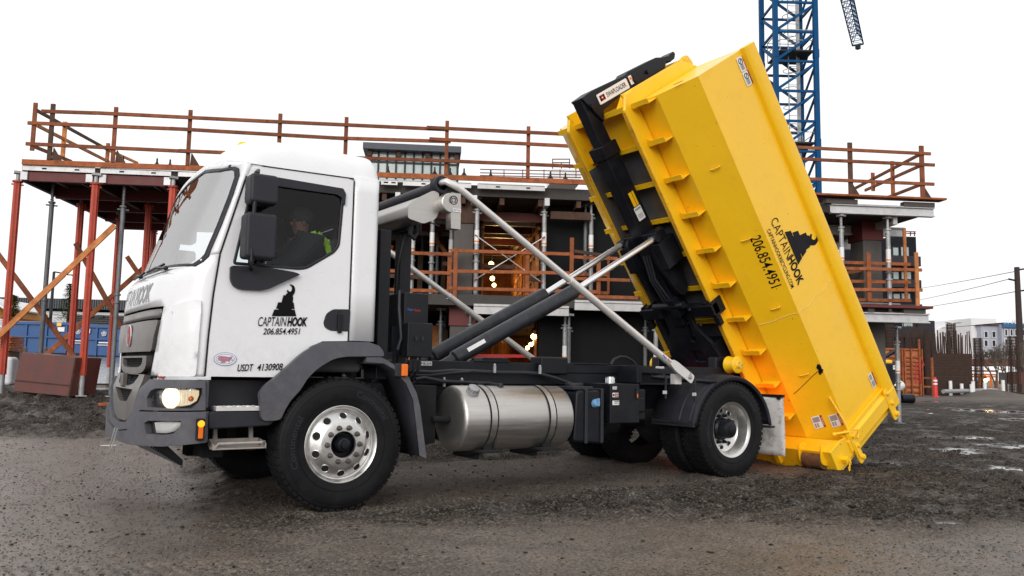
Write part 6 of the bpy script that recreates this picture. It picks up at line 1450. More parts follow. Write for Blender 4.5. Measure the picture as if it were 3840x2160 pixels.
guard('first-floor lumber guardrail near the tilted container, by the dark wall', [(R4(1972, 0)[0], R4(0, 1085)[1], R4(0, 740)[1], v, .1), (R4(2058, 0)[0], R4(0, 1080)[1], R4(0, 690)[1], v+.4, .06)],
      [(R4(1760, 705), R4(2000, 740), v-.08, None, 'woodd'), (R4(1740, 755), R4(2140, 772), v-.03), (R4(1720, 905), R4(2060, 915), v+.4), (R4(1755, 945), R4(2250, 962), v-.03), (R4(1900, 1065), R4(2060, 1075), v+.3), (R4(1775, 1100), R4(2320, 1115), v-.03)])
v = 10.95
guard('first-floor guardrail of fresh lumber right of the container, by the black building', [(A6(932, 0)[0], 1130, A6(0, 1160)[1], v, .11), (A6(1291, 0)[0], 1130, A6(0, 920)[1], v+.4, .08, 'woodl'), (A7(1040, 0)[0], A7(0, 415)[1], A6(0, 1155)[1], v-.05, .1, 'woodl')],
      [(A6(680, 1252), A6(1330, 1272), v+.2), (A6(690, 1310), A6(1440, 1326), v-.03), (A7(385, 142), A7(970, 152), v+.2), (A7(400, 222), A7(1083, 228), v-.03), (A7(450, 322), A7(975, 330), v+.1), (A6(720, 1350), A6(870, 1330), v+.5, v+1.2)])

# ------------------------------------------------------------------ shoring props
def prop(P, z0, z1, kind, label, group, zc=None):
    """P: (x, y); a stout lower tube, a thin jack tube above, collars and plates"""
    x, y = P[0], P[1]; g = thing('shoring_prop', (x, y, z0), label, 'prop', group)
    zc = z0+(z1-z0)*.86 if zc is None else zc
    r = .066 if kind == 'red' else .046 if kind == 'steel' else .05
    m = 'redp' if kind == 'red' else 'steeld' if kind == 'steel' else 'steel'
    b = MB()
    if kind == 'red':
        pr = [(r*(1+(.14 if i % 2 else -.10))*math.cos(2*math.pi*i/16), r*(1+(.14 if i % 2 else -.10))*math.sin(2*math.pi*i/16)) for i in range(16)]
        b.prism(pr, (x, y, z0+.42), X_, (0, 1, 0), EZ, zc-z0-.42)
    else: b.cyl((x, y, z0+.04), (x, y, zc), r, 12)
    b.build('outer_tube', M[m], g)
    b = MB(); b.cyl((x, y, zc), (x, y, z1-.05), r*.62, 10)
    for k in range(5):
        if kind != 'red': b.cyl((x-.032, y-.032, zc+.06+.08*k), (x+.032, y+.032, zc+.06+.08*k), .011, 6)
    if kind == 'red': b.cyl((x, y, z0), (x, y, z0+.44), r*.8, 10)
    b.build('inner_tube', M['steel' if kind == 'red' else m], g)
    b = MB(); b.cyl((x, y, zc-.015), (x, y, zc+.02), r*1.5, 12); b.bar((x-.11, y, zc-.06), (x+.11, y, zc-.06), .02, .03)
    b.build('collar', M[m], g)
    if kind != 'red':
        for zz in ((z0+z1)/2-.2, (z0+z1)/2-.36): b = MB(); b.cyl((x, y, zz), (x, y, zz+.03), r*1.5, 10); b.build('collar', M[m], g)
    b = MB(); b.box((x, y, z1-.03), (.16, .16, .05)); b.box((x, y, z0+.012), (.2, .2, .022)); b.build('end_plate', M['steel'], g, bevel=.004)
    if kind == 'tag':
        b = MB(); b.cyl((x, y, zc-.75), (x, y, zc-.45), r+.004, 12); b.build('white_tag', M['wdecal'], g)
        b = MB(); b.cyl((x, y, zc-.72), (x, y, zc-.685), r+.006, 12); b.build('red_tag', M['odecal'], g)
    return g
gr = 'red shoring props under the left deck'
for q, zc, z1, lab in ((A1(172, 880), 4.76, 4.98, 'leftmost red prop, at the outer corner of the left deck'), (A1(925, 900), 4.76, 4.98, 'red prop standing before the brown barrier box, second along the deck edge'), (A1(1672, 930), 4.76, 4.98, 'bright red prop directly behind the cab windscreen'),
                       (A1(785, 1100), 4.72, 4.95, 'dark red prop behind the brown barrier box, crossed by two braces'), (A1(1440, 1110), 4.72, 4.95, 'dark red prop behind the windscreen, tied to the crossing braces'), (A1(1155, 1240), 4.72, 4.9, 'thin-looking rust red prop deep under the deck, behind a grey prop'), (A1(1487, 1358), 4.72, 4.9, 'farthest small red prop at the deck back corner')):
    P = on_plane(*q, EZ, zc); prop(P, ground_z(P[0], P[1]), z1, 'red', lab, gr, zc)
gs = 'grey steel shoring props'
for q, zc, lab in ((A1(505, 1040), 4.45, 'grey steel prop between the two front red props, under the left deck'), (A1(1195, 1065), 4.35, 'grey steel prop standing in the mud just left of the cab front')):
    P = on_plane(*q, EV, 11.4 if q[0] < 300 else 11.05); prop(P, ground_z(P[0], P[1]), 4.97, 'steel', lab, gs, zc)
def mprop(px, py, v, z0, z1, kind, lab, zc=None): P = W(*fa(px, py, v)); return prop(P, z0, z1, kind, lab, gs, zc)
for x, v, kind, lab in ((345, 12.4, 'tag', 'grey prop just right of the cab on the first floor, beside the tarp mast'), (430, 15, 'steel', 'dark prop far back on the first floor behind the tarp mast'), (512, 11.5, 'tag', 'pale prop on the first floor under the tarp housing'), (562, 14, 'steel', 'dim prop between two pale props, deep in the first floor'), (680, 12.4, 'tag', 'prop tight against the left face of the concrete column'),
                        (903, 11.2, 'tag', 'prop on the left of the crossed braces, right of the column'), (935, 12.6, 'steel', 'second prop behind the one left of the crossed braces'), (1495, 11.2, 'tag', 'prop on the right of the crossed braces, before the dark wall'), (1858, 11.45, 'steel', 'dim prop close to the dark wall on the first floor'), (1907, 11.3, 'tag', 'pale tagged prop before the dark wall, near the container')):
    mprop(*R4(x, 700), v, L2, L3 if v > 11.35 else 4.9, kind, lab)
for q, v, kind, lab in ((R4(592, 1300), 11.6, 'steel', 'ground-floor prop between the pump box and the lower column'), (R4(630, 1300), 14, 'steel', 'dim ground-floor prop behind the crossing tarp arm'), (R5(1678, 200), 11.4, 'tag', 'ground-floor prop with red and white tag before the dark wall'), (R5(1713, 200), 11.1, 'steel', 'pale slim ground-floor prop with wire tied round its foot'), (R4(850, 1250), 11.1, 'steel', 'ground-floor prop under the left end of the white beam'), (R5(2382, 200), 11.5, 'steel', 'dim ground-floor prop left of the container hoist'), (R5(2475, 200), 11.3, 'tag', 'ground-floor prop partly behind the hoist frame')):
    P = W(*fa(*q, v)); prop(P, ground_z(P[0], P[1]), 2.45 if v > 11.2 else 2.36, kind, lab, gs)
for q, v, z0, z1, kind, lab in ((A6(657, 900), 11.05, 2.55, 4.78, 'tag', 'pale prop right beside the container on the upper right floor'), (A6(842, 1000), 13.2, 2.7, 4.7, 'tag', 'prop behind the square column on the upper right floor'), (A6(1108, 900), 11.1, 2.55, 4.78, 'tag', 'prop right of the square column, before the black brick building')):
    P = W(*fa(*q, v)); prop(P, z0, z1, kind, lab, gs)
P = toZ(*A8(1133, 488)); prop(P, ground_z(P[0], P[1]), 2.33, 'tag', 'tall grey prop standing in the dirt right of the container tailgate', gs, 1.95)
# loose timber braces and tubes
def brace(p, q, va, vb, m, label, w=.09, nm='timber_brace', cat='brace', grp=None):
    A = fa(*p, va); Bq = fa(*q, vb); b = MB(); b.bar(W(*A), W(*Bq), .045, w); o = b.build(nm, M[m], None, bevel=.004); tag(o, label, cat, grp); return o
gb = 'timber braces under the left deck'
brace((-40, 1294), (431, 845), 10.7, 10.75, 'woodl', 'long bright timber brace rising to the right across the front red props', .11, grp=gb)
brace((-60, 882), (280, 1340), 11.5, 11.6, 'woodb', 'brown timber brace falling right behind the leftmost props', .1, grp=gb)
brace((172, 1332), (540, 1003), 14, 14.2, 'wood', 'reddish timber brace rising to the right toward the cab windscreen', .11, grp=gb)
brace((283, 912), (465, 1245), 12.2, 12.2, 'woodb', 'brown timber brace falling right past the second red prop', .1, grp=gb)
brace((476, 962), (532, 1045), 13.6, 13.6, 'wood', 'short timber stub sticking up beside the windscreen', .1, grp=gb)
def tube_brace(p, q, v, label):
    A = W(*fa(*p, v)); Bq = W(*fa(*q, v)); g = thing('cross_brace', A, label, 'brace', 'crossed tube braces'); b = MB(); b.cyl(A, Bq, .011, 8); b.build('tube', M['armalu'], g)
    d = (Bq-A)/np.linalg.norm(Bq-A); b = MB(); b.cyl(A, A+d*.07, .017, 8); b.cyl(Bq, Bq-d*.07, .017, 8); b.build('red_end', M['redp'], g)
tube_brace(R4(890, 562), R4(1482, 985), 11.15, 'tube brace falling to the right before the lit corridor'); tube_brace(R4(1503, 580), R4(880, 962), 11.1, 'tube brace rising to the right before the lit corridor')
b = MB(); A = W(*fa(*R5(880, 312), 12)); Bq = W(*fa(*R5(1440, 318), 12)); b.bar(A, Bq, .01, .07); tag(b.build('barrier_tape', mat('red_tape', (.45, .01, .012), .5), None), 'red barrier tape strung across the lit ground-floor passage', 'tape')
# string of work lamps
def lamp(q, v, r, watt, label):
    P = W(*fa(*q, v)); g = thing('work_lamp', P, label, 'work lamp', 'work lamps strung in the corridors')
    b = MB(); b.ball(P, r*.8, 12, 8); b.build('bulb', M['bulb'], g); b = MB(); b.cyl(P+EZ*r*.9, P+EZ*(r+.12), r*.5, 8); b.cyl(P+EZ*(r+.1), P+EZ*(r+.9), .006, 4); b.build('socket', M['black'], g)
    ld = bpy.data.lights.new('lamp_light', 'POINT'); ld.energy = watt*.36; ld.color = (1, .68, .24); ld.shadow_soft_size = r*1.3; lo = bpy.data.objects.new('lamp_light', ld); COL.objects.link(lo); lo.location = tuple(P+EV*-.25+EU*.25)
for q, v, r, w_, lab in ((R4(1033, 818), 15, .085, 60, 'upper glowing work lamp in the first-floor corridor'), (R4(1043, 945), 17, .085, 60, 'middle glowing work lamp in the first-floor corridor'), (R4(1058, 1003), 19, .08, 60, 'lowest glowing work lamp in the first-floor corridor'),
                         (R5(1405, 145), 12.6, .085, 45, 'big glowing work lamp, topmost of the ground-floor string'), (R5(1420, 200), 13.2, .085, 45, 'big glowing work lamp just below the topmost of the string'), (R5(1380, 215), 14.5, .07, 30, 'glowing work lamp third along the receding ground-floor string'), (R5(1350, 245), 16, .07, 30, 'smaller glowing work lamp fourth along the ground-floor string'), (R5(1315, 270), 18, .07, 30, 'small glowing work lamp, leftmost of the ground-floor string'), (R5(1337, 285), 19, .065, 20, 'small glowing work lamp low in the ground-floor string'), (R5(1350, 305), 20, .065, 20, 'lowest small glowing work lamp above the hoist rail')):
    lamp(q, v, r, w_, lab)
# rebar dowels on the deck
b = MB(); random.seed(6)
dw = thing('deck_anchor', W(0, 11.5, 5.15), 'dark anchor bolts standing in a row on the top deck behind the edge board', 'anchor')
for px, py in ((461, 612), (588, 620), (637, 624), (1455, 648), (1630, 652), (1688, 655), (1740, 657), (1840, 662), (2064, 668), (2120, 672)):
    P = W(*fa(px, py+2, 11.2)); b = MB(); b.lathe([(0, .07), (.03, .05), (.08, .02), (.16, .018), (.17, 0)], P, (0, 0, 1), 10); b.build('anchor', M['black'], dw)
# ------------------------------------------------------------------ left: barrier box, dumpsters, sheds, trees
bb = [fa(*A2(*q), 10.6) for q in ((105, 1245), (568, 1290), (628, 968), (176, 925))]
F4 = [W(*q) for q in bb]; back = [p+EV*.75+EU*.12 for p in F4]; back[1] = F4[1]+EV*.55+EU*.28; back[2] = F4[2]+EV*.55+EU*.28; zz = min(p[2] for p in F4)
br_ = thing('barrier_form', F4[0], 'dark brown plywood barrier form box standing tilted before the red props', 'formwork box')
b = MB(); b.add(F4+back, [(0, 1, 2, 3), (4, 7, 6, 5), (0, 4, 5, 1), (1, 5, 6, 2), (2, 6, 7, 3), (3, 7, 4, 0)]); b.build('box', mat('brown_ply', (.115, .030, .024), .55, var=.35, scale=3, dirt=.6, dcol=(.05, .03, .025), dscale=2.5), br_, bevel=.01)
b = MB(); m0 = F4[1]+(F4[2]-F4[1])*.28; m1 = F4[0]+(F4[3]-F4[0])*.28; b.bar(m0-EV*.01, m1-EV*.01, .012, .02); b.bar(F4[1]-EV*.012, F4[2]-EV*.012, .02, .03); b.build('edge_trim', M['woodd'], br_)
b = MB(); g0 = ground_z(F4[0][0], F4[0][1]); b.bar(F4[0]+EV*.2-EZ*.06+EU*.1, F4[1]+EV*.2-EZ*.06-EU*.05, .12, .11); b.build('skid', M['black'], br_)
blue = mat('dumpster_blue', (.006, .07, .23), .45, var=.2, scale=3, dirt=.55, dcol=(.05, .035, .03), dscale=3)
def dumpster(pl, pr, v, dep, label, logo):
    A = fa(*pl, v); Bq = fa(*pr, v); u0, z1 = A[0], A[2]; u1, z0 = Bq[0], Bq[2]
    g = thing('dumpster', W((u0+u1)/2, v, z0), label, 'dumpster', 'blue dumpsters at the back left')
    b = MB(); ubox(b, u0, u1, v, v+dep, z0+.15, z1); b.build('body', blue, g, bevel=.03)
    b = MB(); ubox(b, u0-.03, u1+.03, v-.08, v+.02, z1-.12, z1+.02); b.build('rim', blue, g, bevel=.02)
    k = max(3, int((u1-u0)/.75))
    for i in range(k+1):
        uu = u0+(u1-u0)*i/k; b = MB(); ubox(b, uu-.05, uu+.05, v-.07, v, z0+.15, z1-.12); b.build('side_rib', blue, g, bevel=.01)
    b = MB(); ubox(b, u0, u1, v-.1, v-.0, z0+.85, z0+.93); b.build('side_band', blue, g, bevel=.01)
    b = MB(); ubox(b, u0+.1, u1-.1, v+.1, v+.3, z0-.03, z0+.15); ubox(b, u0+.1, u1-.1, v+dep-.3, v+dep-.1, z0-.03, z0+.15); b.build('skid', M['black'], g)
    uL = u0+(u1-u0)*logo; b = MB(); c = W(uL, v-.085, z0+1.15)
    for i in range(5):
        a = math.pi/2+2*math.pi*i/5; b.torus(c+EU*.065*math.cos(a)+EZ*.065*math.sin(a), EV, .042, .014, 14, 4)
    b.build('star_emblem', M['wdecal'], g)
    b = MB(); ubox(b, uL-.2, uL+.2, v-.09, v-.08, z0+.72, z0+.77); ubox(b, uL-.25, uL+.25, v-.09, v-.08, z0+.62, z0+.65); ubox(b, uL-.9, uL-.6, v-.09, v-.08, z0+1.15, z0+1.35); b.build('side_mark', M['wdecal'], g)
    b = MB(); ubox(b, uL-1.05+.1, uL-.75, v-.09, v-.082, z0+1.4, z0+1.55); b.build('yellow_sticker', M['yellow'], g)
dumpster(A2(58, 672), A2(700, 965), 33, 2.3, 'scuffed long blue dumpster with graffiti, behind the red props', .9)
dumpster(A2(708, 702), A2(978, 985), 32, 2.3, 'cleaner short blue dumpster with white star emblem, nearest the cab front', .55)
def far_box(mb, p, q, v, dep, mi=0):
    A = fa(*p, v); Bq = fa(*q, v); return ubox(mb, A[0], Bq[0], v, v+dep, min(A[2], Bq[2]), max(A[2], Bq[2]), mi)
sh = thing('warehouse', W(*fa(*A2(500, 640), 62)), 'low warehouse with dark corrugated roof band at the far left', 'building')
b = MB(); far_box(b, A2(-60, 575), A2(1050, 760), 62, 14); b.build('wall', mat('pale_cladding', (.62, .62, .64), .7, var=.08), sh)
b = MB(); far_box(b, A2(-80, 468), A2(1052, 578), 61.6, 15)
A = fa(*A2(-80, 468), 61.55); Bq = fa(*A2(1052, 578), 61.55)
for i in range(60): uu = A[0]+(Bq[0]-A[0])*i/59; ubox(b, uu-.06, uu+.06, 61.5, 61.6, Bq[2], A[2])
b.build('roof_band', mat('roof_steel', (.045, .05, .062), .5, var=.12), sh)
tr = thing('site_trailer', W(*fa(*A2(800, 700), 45)), 'dull green site trailer with vents behind the blue dumpsters', 'trailer')
b = MB(); far_box(b, A2(600, 612), A2(1030, 760), 45, 3); b.build('body', mat('trailer_green', (.075, .085, .075), .6, var=.15), tr)
b = MB()
for y in (628, 645, 662, 680): far_box(b, A2(598, y), A2(1032, y+5), 44.9, .1)
b.build('siding', M['dgrey'], tr)
b = MB(); far_box(b, A2(720, 618), A2(760, 640), 44.85, .1); far_box(b, A2(800, 618), A2(850, 640), 44.85, .1); b.build('vent', M['dgrey'], tr)
rt = thing('red_truck', W(*fa(*A2(985, 880), 38)), 'red vehicle end peeking out behind the blue dumpster', 'truck')
b = MB(); far_box(b, A2(962, 790), A2(1030, 950), 38, 4); b.build('body', mat('red_vehicle', (.35, .02, .02), .4), rt, bevel=.05)
b = MB(); far_box(b, A2(962, 765), A2(1030, 792), 38, 3); b.build('cab', M['wdecal'], rt, bevel=.05); b = MB()
for y in (830, 860, 890, 915): far_box(b, A2(966, y), A2(1000, y+9), 37.95, .06)
b.build('lamp_panel', M['wdecal'], rt); b = MB(); P = W(*fa(*A2(985, 955), 38)); b.cyl(P, P+EV*.3, .4, 16); b.build('wheel', M['rubber'], rt)
oh = thing('orange_house', W(*fa(*A2(60, 600), 50)), 'small orange gabled shed at the far left edge', 'building')
A = fa(*A2(-60, 640), 50); b = MB(); c0_ = fa(*A2(75, 520), 50); c1 = fa(*A2(160, 640), 50)
b.prism([(A[0], A[2]), (c1[0], A[2]), (c1[0], c0_[2]-.5), (c0_[0], c0_[2]+.1), (A[0], c0_[2]-.3)], EV*50, EU, EZ, EV, 4); b.build('wall', mat('orange_cladding', (.55, .22, .03), .7), oh)
b = MB(); b.bar(W(c0_[0], 50, c0_[2]+.15), W(c1[0]+.2, 50, c0_[2]-.5), 5, .1); b.bar(W(c0_[0], 50, c0_[2]+.15), W(A[0], 50, c0_[2]-.2), 5, .1); b.build('roof', M['wdecal'], oh)
# street lamp
P = W(*fa(*A2(415, 660), 55)); T = fa(*A2(453, 262), 55); z0 = ground_z(P[0], P[1]); P[2] = z0
sl_ = thing('street_lamp', P, 'slim dark street lamp with a short arm behind the dumpsters', 'street lamp')
b = MB(); b.tube([P, (P[0], P[1], T[2])], [.13, .09], 10); b.build('pole', M['dgrey'], sl_)
b = MB(); t = np.array([P[0], P[1], T[2]]); b.tube([t, t+EU*.8+EZ*-.12], .05, 8); b.build('arm', M['dgrey'], sl_)
b = MB(); b.box(t+EU*1.0-EZ*.22, (.6, .25, .12), EU, EV, EZ); b.build('lamp_head', M['dgrey'], sl_, bevel=.03); b = MB(); b.box(t+EU*1.02-EZ*.29, (.4, .18, .02), EU, EV, EZ); b.build('lamp_lens', M['lampw'], sl_)
# lumber stack, bag, bollards, rock
P = W(*fa(*A2(90, 915), 16)); z0 = ground_z(P[0], P[1])
st = thing('lumber_stack', P, 'strapped stack of orange boards at the left edge', 'lumber stack')
for i in range(6):
    b = MB(); zb = fa(*A2(90, 905), 20)[2]; uu = fa(*A2(90, 860), 20)[0]; b.bar(W(uu-.25, 20, zb+.075*i), W(uu+.18, 20+.03*(i % 2), zb+.075*i), .9, .062); b.build('board', M['wood'], st, bevel=.006)
b = MB(); zb = fa(*A2(90, 905), 20)[2]; gz = ground_z(*W(fa(*A2(90, 860), 20)[0], 20, 0)[:2]); ubox(b, uu-.2, uu-.12, 19.7, 20.3, gz, zb-.04); ubox(b, uu+.05, uu+.13, 19.7, 20.3, gz, zb-.04); b.build('bearer', M['woodd'], st)
P = W(*fa(*A2(35, 1055), 14)); P[2] = ground_z(P[0], P[1]); b = MB(); b.box(P+EZ*.33, (.5, .35, .66), EU, EV, EZ); bag = b.build('cement_bag', mat('white_bag', (.6, .6, .62), .7, var=.15, bump=.3, bscale=12), None, bevel=.08, seg=3); tag(bag, 'white bulk bag behind the leftmost red prop', 'bag')
for i, (x, y0, y1) in enumerate(((170, 890, 935), (212, 890, 930), (337, 895, 935), (377, 895, 940))):
    A = fa(*A2(x, y0), 24); P = W(A[0], 24, 0); z0 = ground_z(P[0], P[1]); b = MB(); b.cyl((P[0], P[1], z0), (P[0], P[1], A[2]), .06, 10); b.ball((P[0], P[1], A[2]), .06, 10, 6)
    tag(b.build('bollard', M['conc'], None), ['stubby pale bollard just right of the lumber stack', 'stubby pale bollard above the barrier box left corner', 'stubby pale bollard left of the middle red prop foot', 'stubby pale bollard touching the rising timber brace'][i], 'bollard', 'pale bollards before the dumpsters')
P = W(*fa(*A2(125, 980), 18)); P[2] = ground_z(P[0], P[1]); b = MB(); rs = np.random.RandomState(2); b.add(icoV*np.array([.45, .3, .3])*(1+.4*(rs.rand(12, 1)-.5))+P+EZ*.15, icoF); tag(b.build('boulder', M['conc'], None, smooth=0), 'rough grey boulder beside the lumber stack', 'boulder')
P = toZ(*A2(900, 1365)); P = W(*fa(*A2(900, 1365), 9.0)); P[2] = ground_z(P[0], P[1])+.05; b = MB(); b.bar(P-EU*.15-EV*.1, P+EU*.5+EV*.25+EZ*.06, .16, .05); tag(b.build('scrap_board', M['wood'], None, bevel=.004), 'reddish board lying by the bumper left of the truck', 'board')
P = W(*fa(*A2(890, 1220), 14)); P[2] = ground_z(P[0], P[1])+.04; b = MB(); b.bar(P-EU*.5, P+EU*.6, .2, .05); tag(b.build('scrap_board', M['woodd'], None, bevel=.004), 'flat dark board on the mud beyond the grey prop foot', 'board')
# trees
def tree_conifer(q0, q1, v, w, label, seed, colr, grp=None):
    B0 = fa(*q0, v); T = fa(*q1, v); P = W(B0[0], v, 0); P[2] = ground_z(P[0], P[1]); H = T[2]-P[2]
    g = thing('conifer_tree', P, label, 'tree', grp); r_ = np.random.RandomState(seed); b = MB(); b.tube([P, P+EZ*H*.5, P+EZ*H], [.16, .10, .02], 8)
    for k in range(34):
        z = H*(.12+.86*k/34); L_ = w*(1-z/H)**.8*r_.uniform(.6, 1.1)+.1; a = r_.uniform(0, 6.28); b.tube([P+EZ*z, P+EZ*(z+.1*L_)+np.array([math.cos(a), math.sin(a), 0])*L_], [.03, .008], 4)
    b.build('trunk', M['woodd'], g); b = MB()
    for k in range(2600):
        z = H*(.12+.88*r_.rand()**.85); L_ = (w*(1-z/H)**.8+.12)*(.5+.5*math.sin(z*9+seed)**2*.6+.2*r_.rand()); a = r_.uniform(0, 6.28); d = np.array([math.cos(a), math.sin(a), 0]); q = P+EZ*(z+.05*L_)+d*L_*r_.rand()**.5
        s = r_.uniform(.09, .22); t = np.cross(d, EZ); b.add([q-t*s*.35, q+d*s+EZ*r_.uniform(-.08, .05), q+t*s*.35], [(0, 1, 2)])
    b.build('crown', mat('needles_%d' % seed, colr, .7, var=.5, scale=3), g, smooth=0, fixn=False)
tree_conifer(A2(560, 660), A2(580, 360), 52, 1.7, 'thin conifer behind the dumpsters, between two red props', 1, (.05, .075, .02))
tree_conifer(A2(105, 620), A2(105, 455), 48, 1.1, 'small yellowish conifer at the far left beside the orange shed', 2, (.13, .10, .02))
def tree_bare(q0, q1, v, label, seed, spread=.5, grp='bare trees before the apartment block'):
    B0 = fa(*q0, v); T = fa(*q1, v); P = W(B0[0], v, 0); P[2] = ground_z(P[0], P[1]); H = T[2]-P[2]
    g = thing('bare_tree', P, label, 'tree', grp); r_ = np.random.RandomState(seed); b1 = MB(); b2 = MB(); b1.tube([P, P+EZ*H*.25], [.12, .09], 6)
    def grow(p, d, L_, r, lev):
        q = p+d*L_; (b1 if lev < 2 else b2).tube([p, q], [r, r*.65], 4 if lev > 1 else 6, False)
        if lev >= 5: return
        for k in range(3):
            n = d+r_.normal(0, spread, 3); n[2] = abs(n[2])+.25; n /= np.linalg.norm(n); grow(q, n, L_*r_.uniform(.55, .8), r*.62, lev+1)
    for k in range(3): n = np.array([0, 0, 1])+r_.normal(0, .3, 3); n /= np.linalg.norm(n); grow(P+EZ*H*.18, n, H*.27, .07, 0)
    b1.build('trunk', mat('bark_%d' % seed, (.10, .08, .06), .8), g); b2.build('crown', bpy.data.materials['bark_%d' % seed], g, smooth=0)
tree_bare(A7(1790, 1010), A7(1770, 745), 46, 'bare tree left of the utility pole, before the grey apartments', 3)
tree_bare(A7(1890, 1010), A7(1880, 730), 47, 'bare tree between two rebar columns at the right', 4)
tree_bare(A7(2060, 1000), A7(2075, 690), 48, 'bare tree at the right picture edge behind the rebar column', 5)

# ------------------------------------------------------------------ glazed penthouse beyond the deck, tower crane
ph = thing('glazed_penthouse', W(*fa(1560, 640, 33)), 'dark-roofed glass penthouse rising beyond the deck railing', 'building')
v = 33; A = fa(1384, 660, v); Bq = fa(1715, 660, v); zt = fa(1550, 575, v)[2]; z0 = A[2]-12
b = MB(); ubox(b, A[0], Bq[0], v+.1, v+7, 0, zt-3.5); b.build('lower_storeys', M['concd'], ph)
b = MB(); ubox(b, A[0], Bq[0], v, v+.06, zt-3.5, zt); ubox(b, Bq[0]-.06, Bq[0], v, v+7, zt-3.5, zt); b.build('glazing', mat('pale_glazing', (.45, .52, .50), .12, var=.06), ph)
b = MB()
for i in range(11): uu = A[0]+(Bq[0]-A[0])*i/10; ubox(b, uu-.045, uu+.045, v-.05, v+.02, zt-3.5, zt)
for k in range(6): ubox(b, Bq[0]-.02, Bq[0]+.06, v+1.2*k, v+1.2*k+.12, zt-3.5, zt)
ubox(b, A[0], Bq[0], v-.05, v+.02, zt-.55, zt-.45); b.build('mullion', M['dgrey'], ph)
A = fa(1364, 550, v); Bq = fa(1729, 545, v); b = MB(); ubox(b, A[0], Bq[0], v-.5, v+8.5, zt, zt+.32); b.build('roof', mat('slate_roof', (.045, .052, .07), .5), ph, bevel=.02)
b = MB()
for i in range(4): uu = fa(1388+108*i, 560, v)[0]; ubox(b, uu-.1, uu+.1, v-.3, v, zt-.28, zt-.004)
b.build('rafter_end', M['woodd'], ph)
fg_ = thing('roof_guardrail', W(*fa(1900, 660, 40)), 'thin distant guardrail on the far roof left of the container', 'guardrail')
for y in (637, 650, 660): b = MB(); b.bar(W(*fa(1800, y-2, 40)), W(*fa(2180, y+6, 40)), .04, .05); b.build('rail', M['redw'], fg_)
for x in (1890, 1960, 2040, 2100, 2160): b = MB(); b.bar(W(*fa(x, 668, 40)), W(*fa(x, 636, 40)), .04, .05, up=EU); b.build('post', M['redw'], fg_)
bx_ = thing('roof_block', W(*fa(2120, 660, 55)), 'pale wrapped wall with small top frame on the far roof', 'building')
b = MB(); far_box(b, (2070, 632), (2180, 680), 55, 3); b.build('wall', M['wdecal'], bx_); b = MB()
for p, q in (((2072, 632), (2072, 596)), ((2136, 632), (2136, 596)), ((2072, 597), (2136, 597)), ((2072, 610), (2136, 610)), ((2105, 632), (2105, 610))): b.bar(W(*fa(*p, 55)), W(*fa(*q, 55)), .07, .07, up=EV)
b.build('top_frame', M['redw'], bx_)
bluec = mat('crane_blue', (.003, .065, .185), .6, spec=.12, var=.15, scale=2, dirt=.3, dcol=(.02, .03, .05))
tw = atD(2910, 300, 38); Rh = np.array([CR[0], CR[1], 0]); Rh /= np.linalg.norm(Rh); Fh = np.array([CF[0], CF[1], 0]); Fh /= np.linalg.norm(Fh)
al = math.radians(1.5); e1 = Rh*math.cos(al)+Fh*math.sin(al); e2 = -Rh*math.sin(al)+Fh*math.cos(al); S_ = 1.9
base = np.array([tw[0], tw[1], 0.0]); tc_ = base+e1*S_/2+e2*S_/2
cr = thing('tower_crane', tc_, 'blue lattice tower crane with long jib rising behind the container', 'crane')
legs = [base, base+e1*S_, base+e1*S_+e2*S_, base+e2*S_]; HT = 34.0
b = MB()
for p in legs: b.bar(p, p+EZ*HT, .21, .21, up=e1)
for k in range(7):
    z = 3.2+4.29*k
    for p in legs: b.box(p+EZ*z, (.24, .24, .4), e1, e2, EZ)
b.build('mast_leg', bluec, cr)
b = MB(); ph_ = 1.43; zoff = fa(2910, 338, 0)[2]*0+tw[2]; z_ref = tw[2]+ (300-332)/3065*38*-1*0
z_ref = atD(2915, A5(0, 650)[1], 38)[2] % ph_
k = 0; z = z_ref
while z < HT-1.5:
    for i in range(4):
        p, q = legs[i], legs[(i+1) % 4]; b.bar(p+EZ*z, q+EZ*(z), .08, .11)
        if (i % 2 == 0): b.bar(p+EZ*(z+.03), q+EZ*(z+ph_-.05), .07, .12)
        else: b.bar(q+EZ*(z+.03), p+EZ*(z+ph_-.05), .07, .12)
    z += ph_
b.build('mast_lattice', bluec, cr)
b = MB(); lc = base+e1*S_*.55+e2*S_*.35
for s in (-.2, .2): b.bar(lc+e1*s, lc+e1*s+EZ*HT, .04, .04, up=e1)
for z in np.arange(.4, HT, .3): b.bar(lc-e1*.2+EZ*z, lc+e1*.2+EZ*z, .025, .025)
for z in np.arange(3, HT, .9): b.torus(lc+e2*.3+EZ*z, (0, 0, 1), .34, .018, 12, 4)
b.bar(base+e1*S_*.75+e2*S_*.5, base+e1*S_*.75+e2*S_*.5+EZ*HT, .12, .12, up=e1); b.build('ladder', M['steel'], cr)
for py in (372, 1045):
    z = atD(2961, py/1.907, 38.5)[2]; b = MB(); cpt = tc_+EZ*z; b.box(cpt+e1*.1, (1.6, 1.7, .07), e1, e2, EZ); pf_ = b.build('platform', M['dgrey'], cr)
    b = MB()
    for i, (a, c) in enumerate(((-.8, -.85), (.85, -.85), (.85, .85), (-.8, .85))):
        p = cpt+e1*(a+.1)+e2*c; b.bar(p, p+EZ*1.0, .035, .035, up=e1); a2, c2 = ((.85, -.85), (.85, .85), (-.8, .85), (-.8, -.85))[i]; q = cpt+e1*(a2+.1)+e2*c2
        for zz in (.5, 1.0): b.bar(p+EZ*zz, q+EZ*zz, .03, .03)
    b.build('platform_rail', M['steel'], pf_)
tip = atD(3217, 168, 80); mid_ = np.array([tc_[0], tc_[1], tip[2]]); d = tip-mid_; d[2] = 0; Lj = np.linalg.norm(d); d /= Lj; sd_ = np.cross(d, EZ)
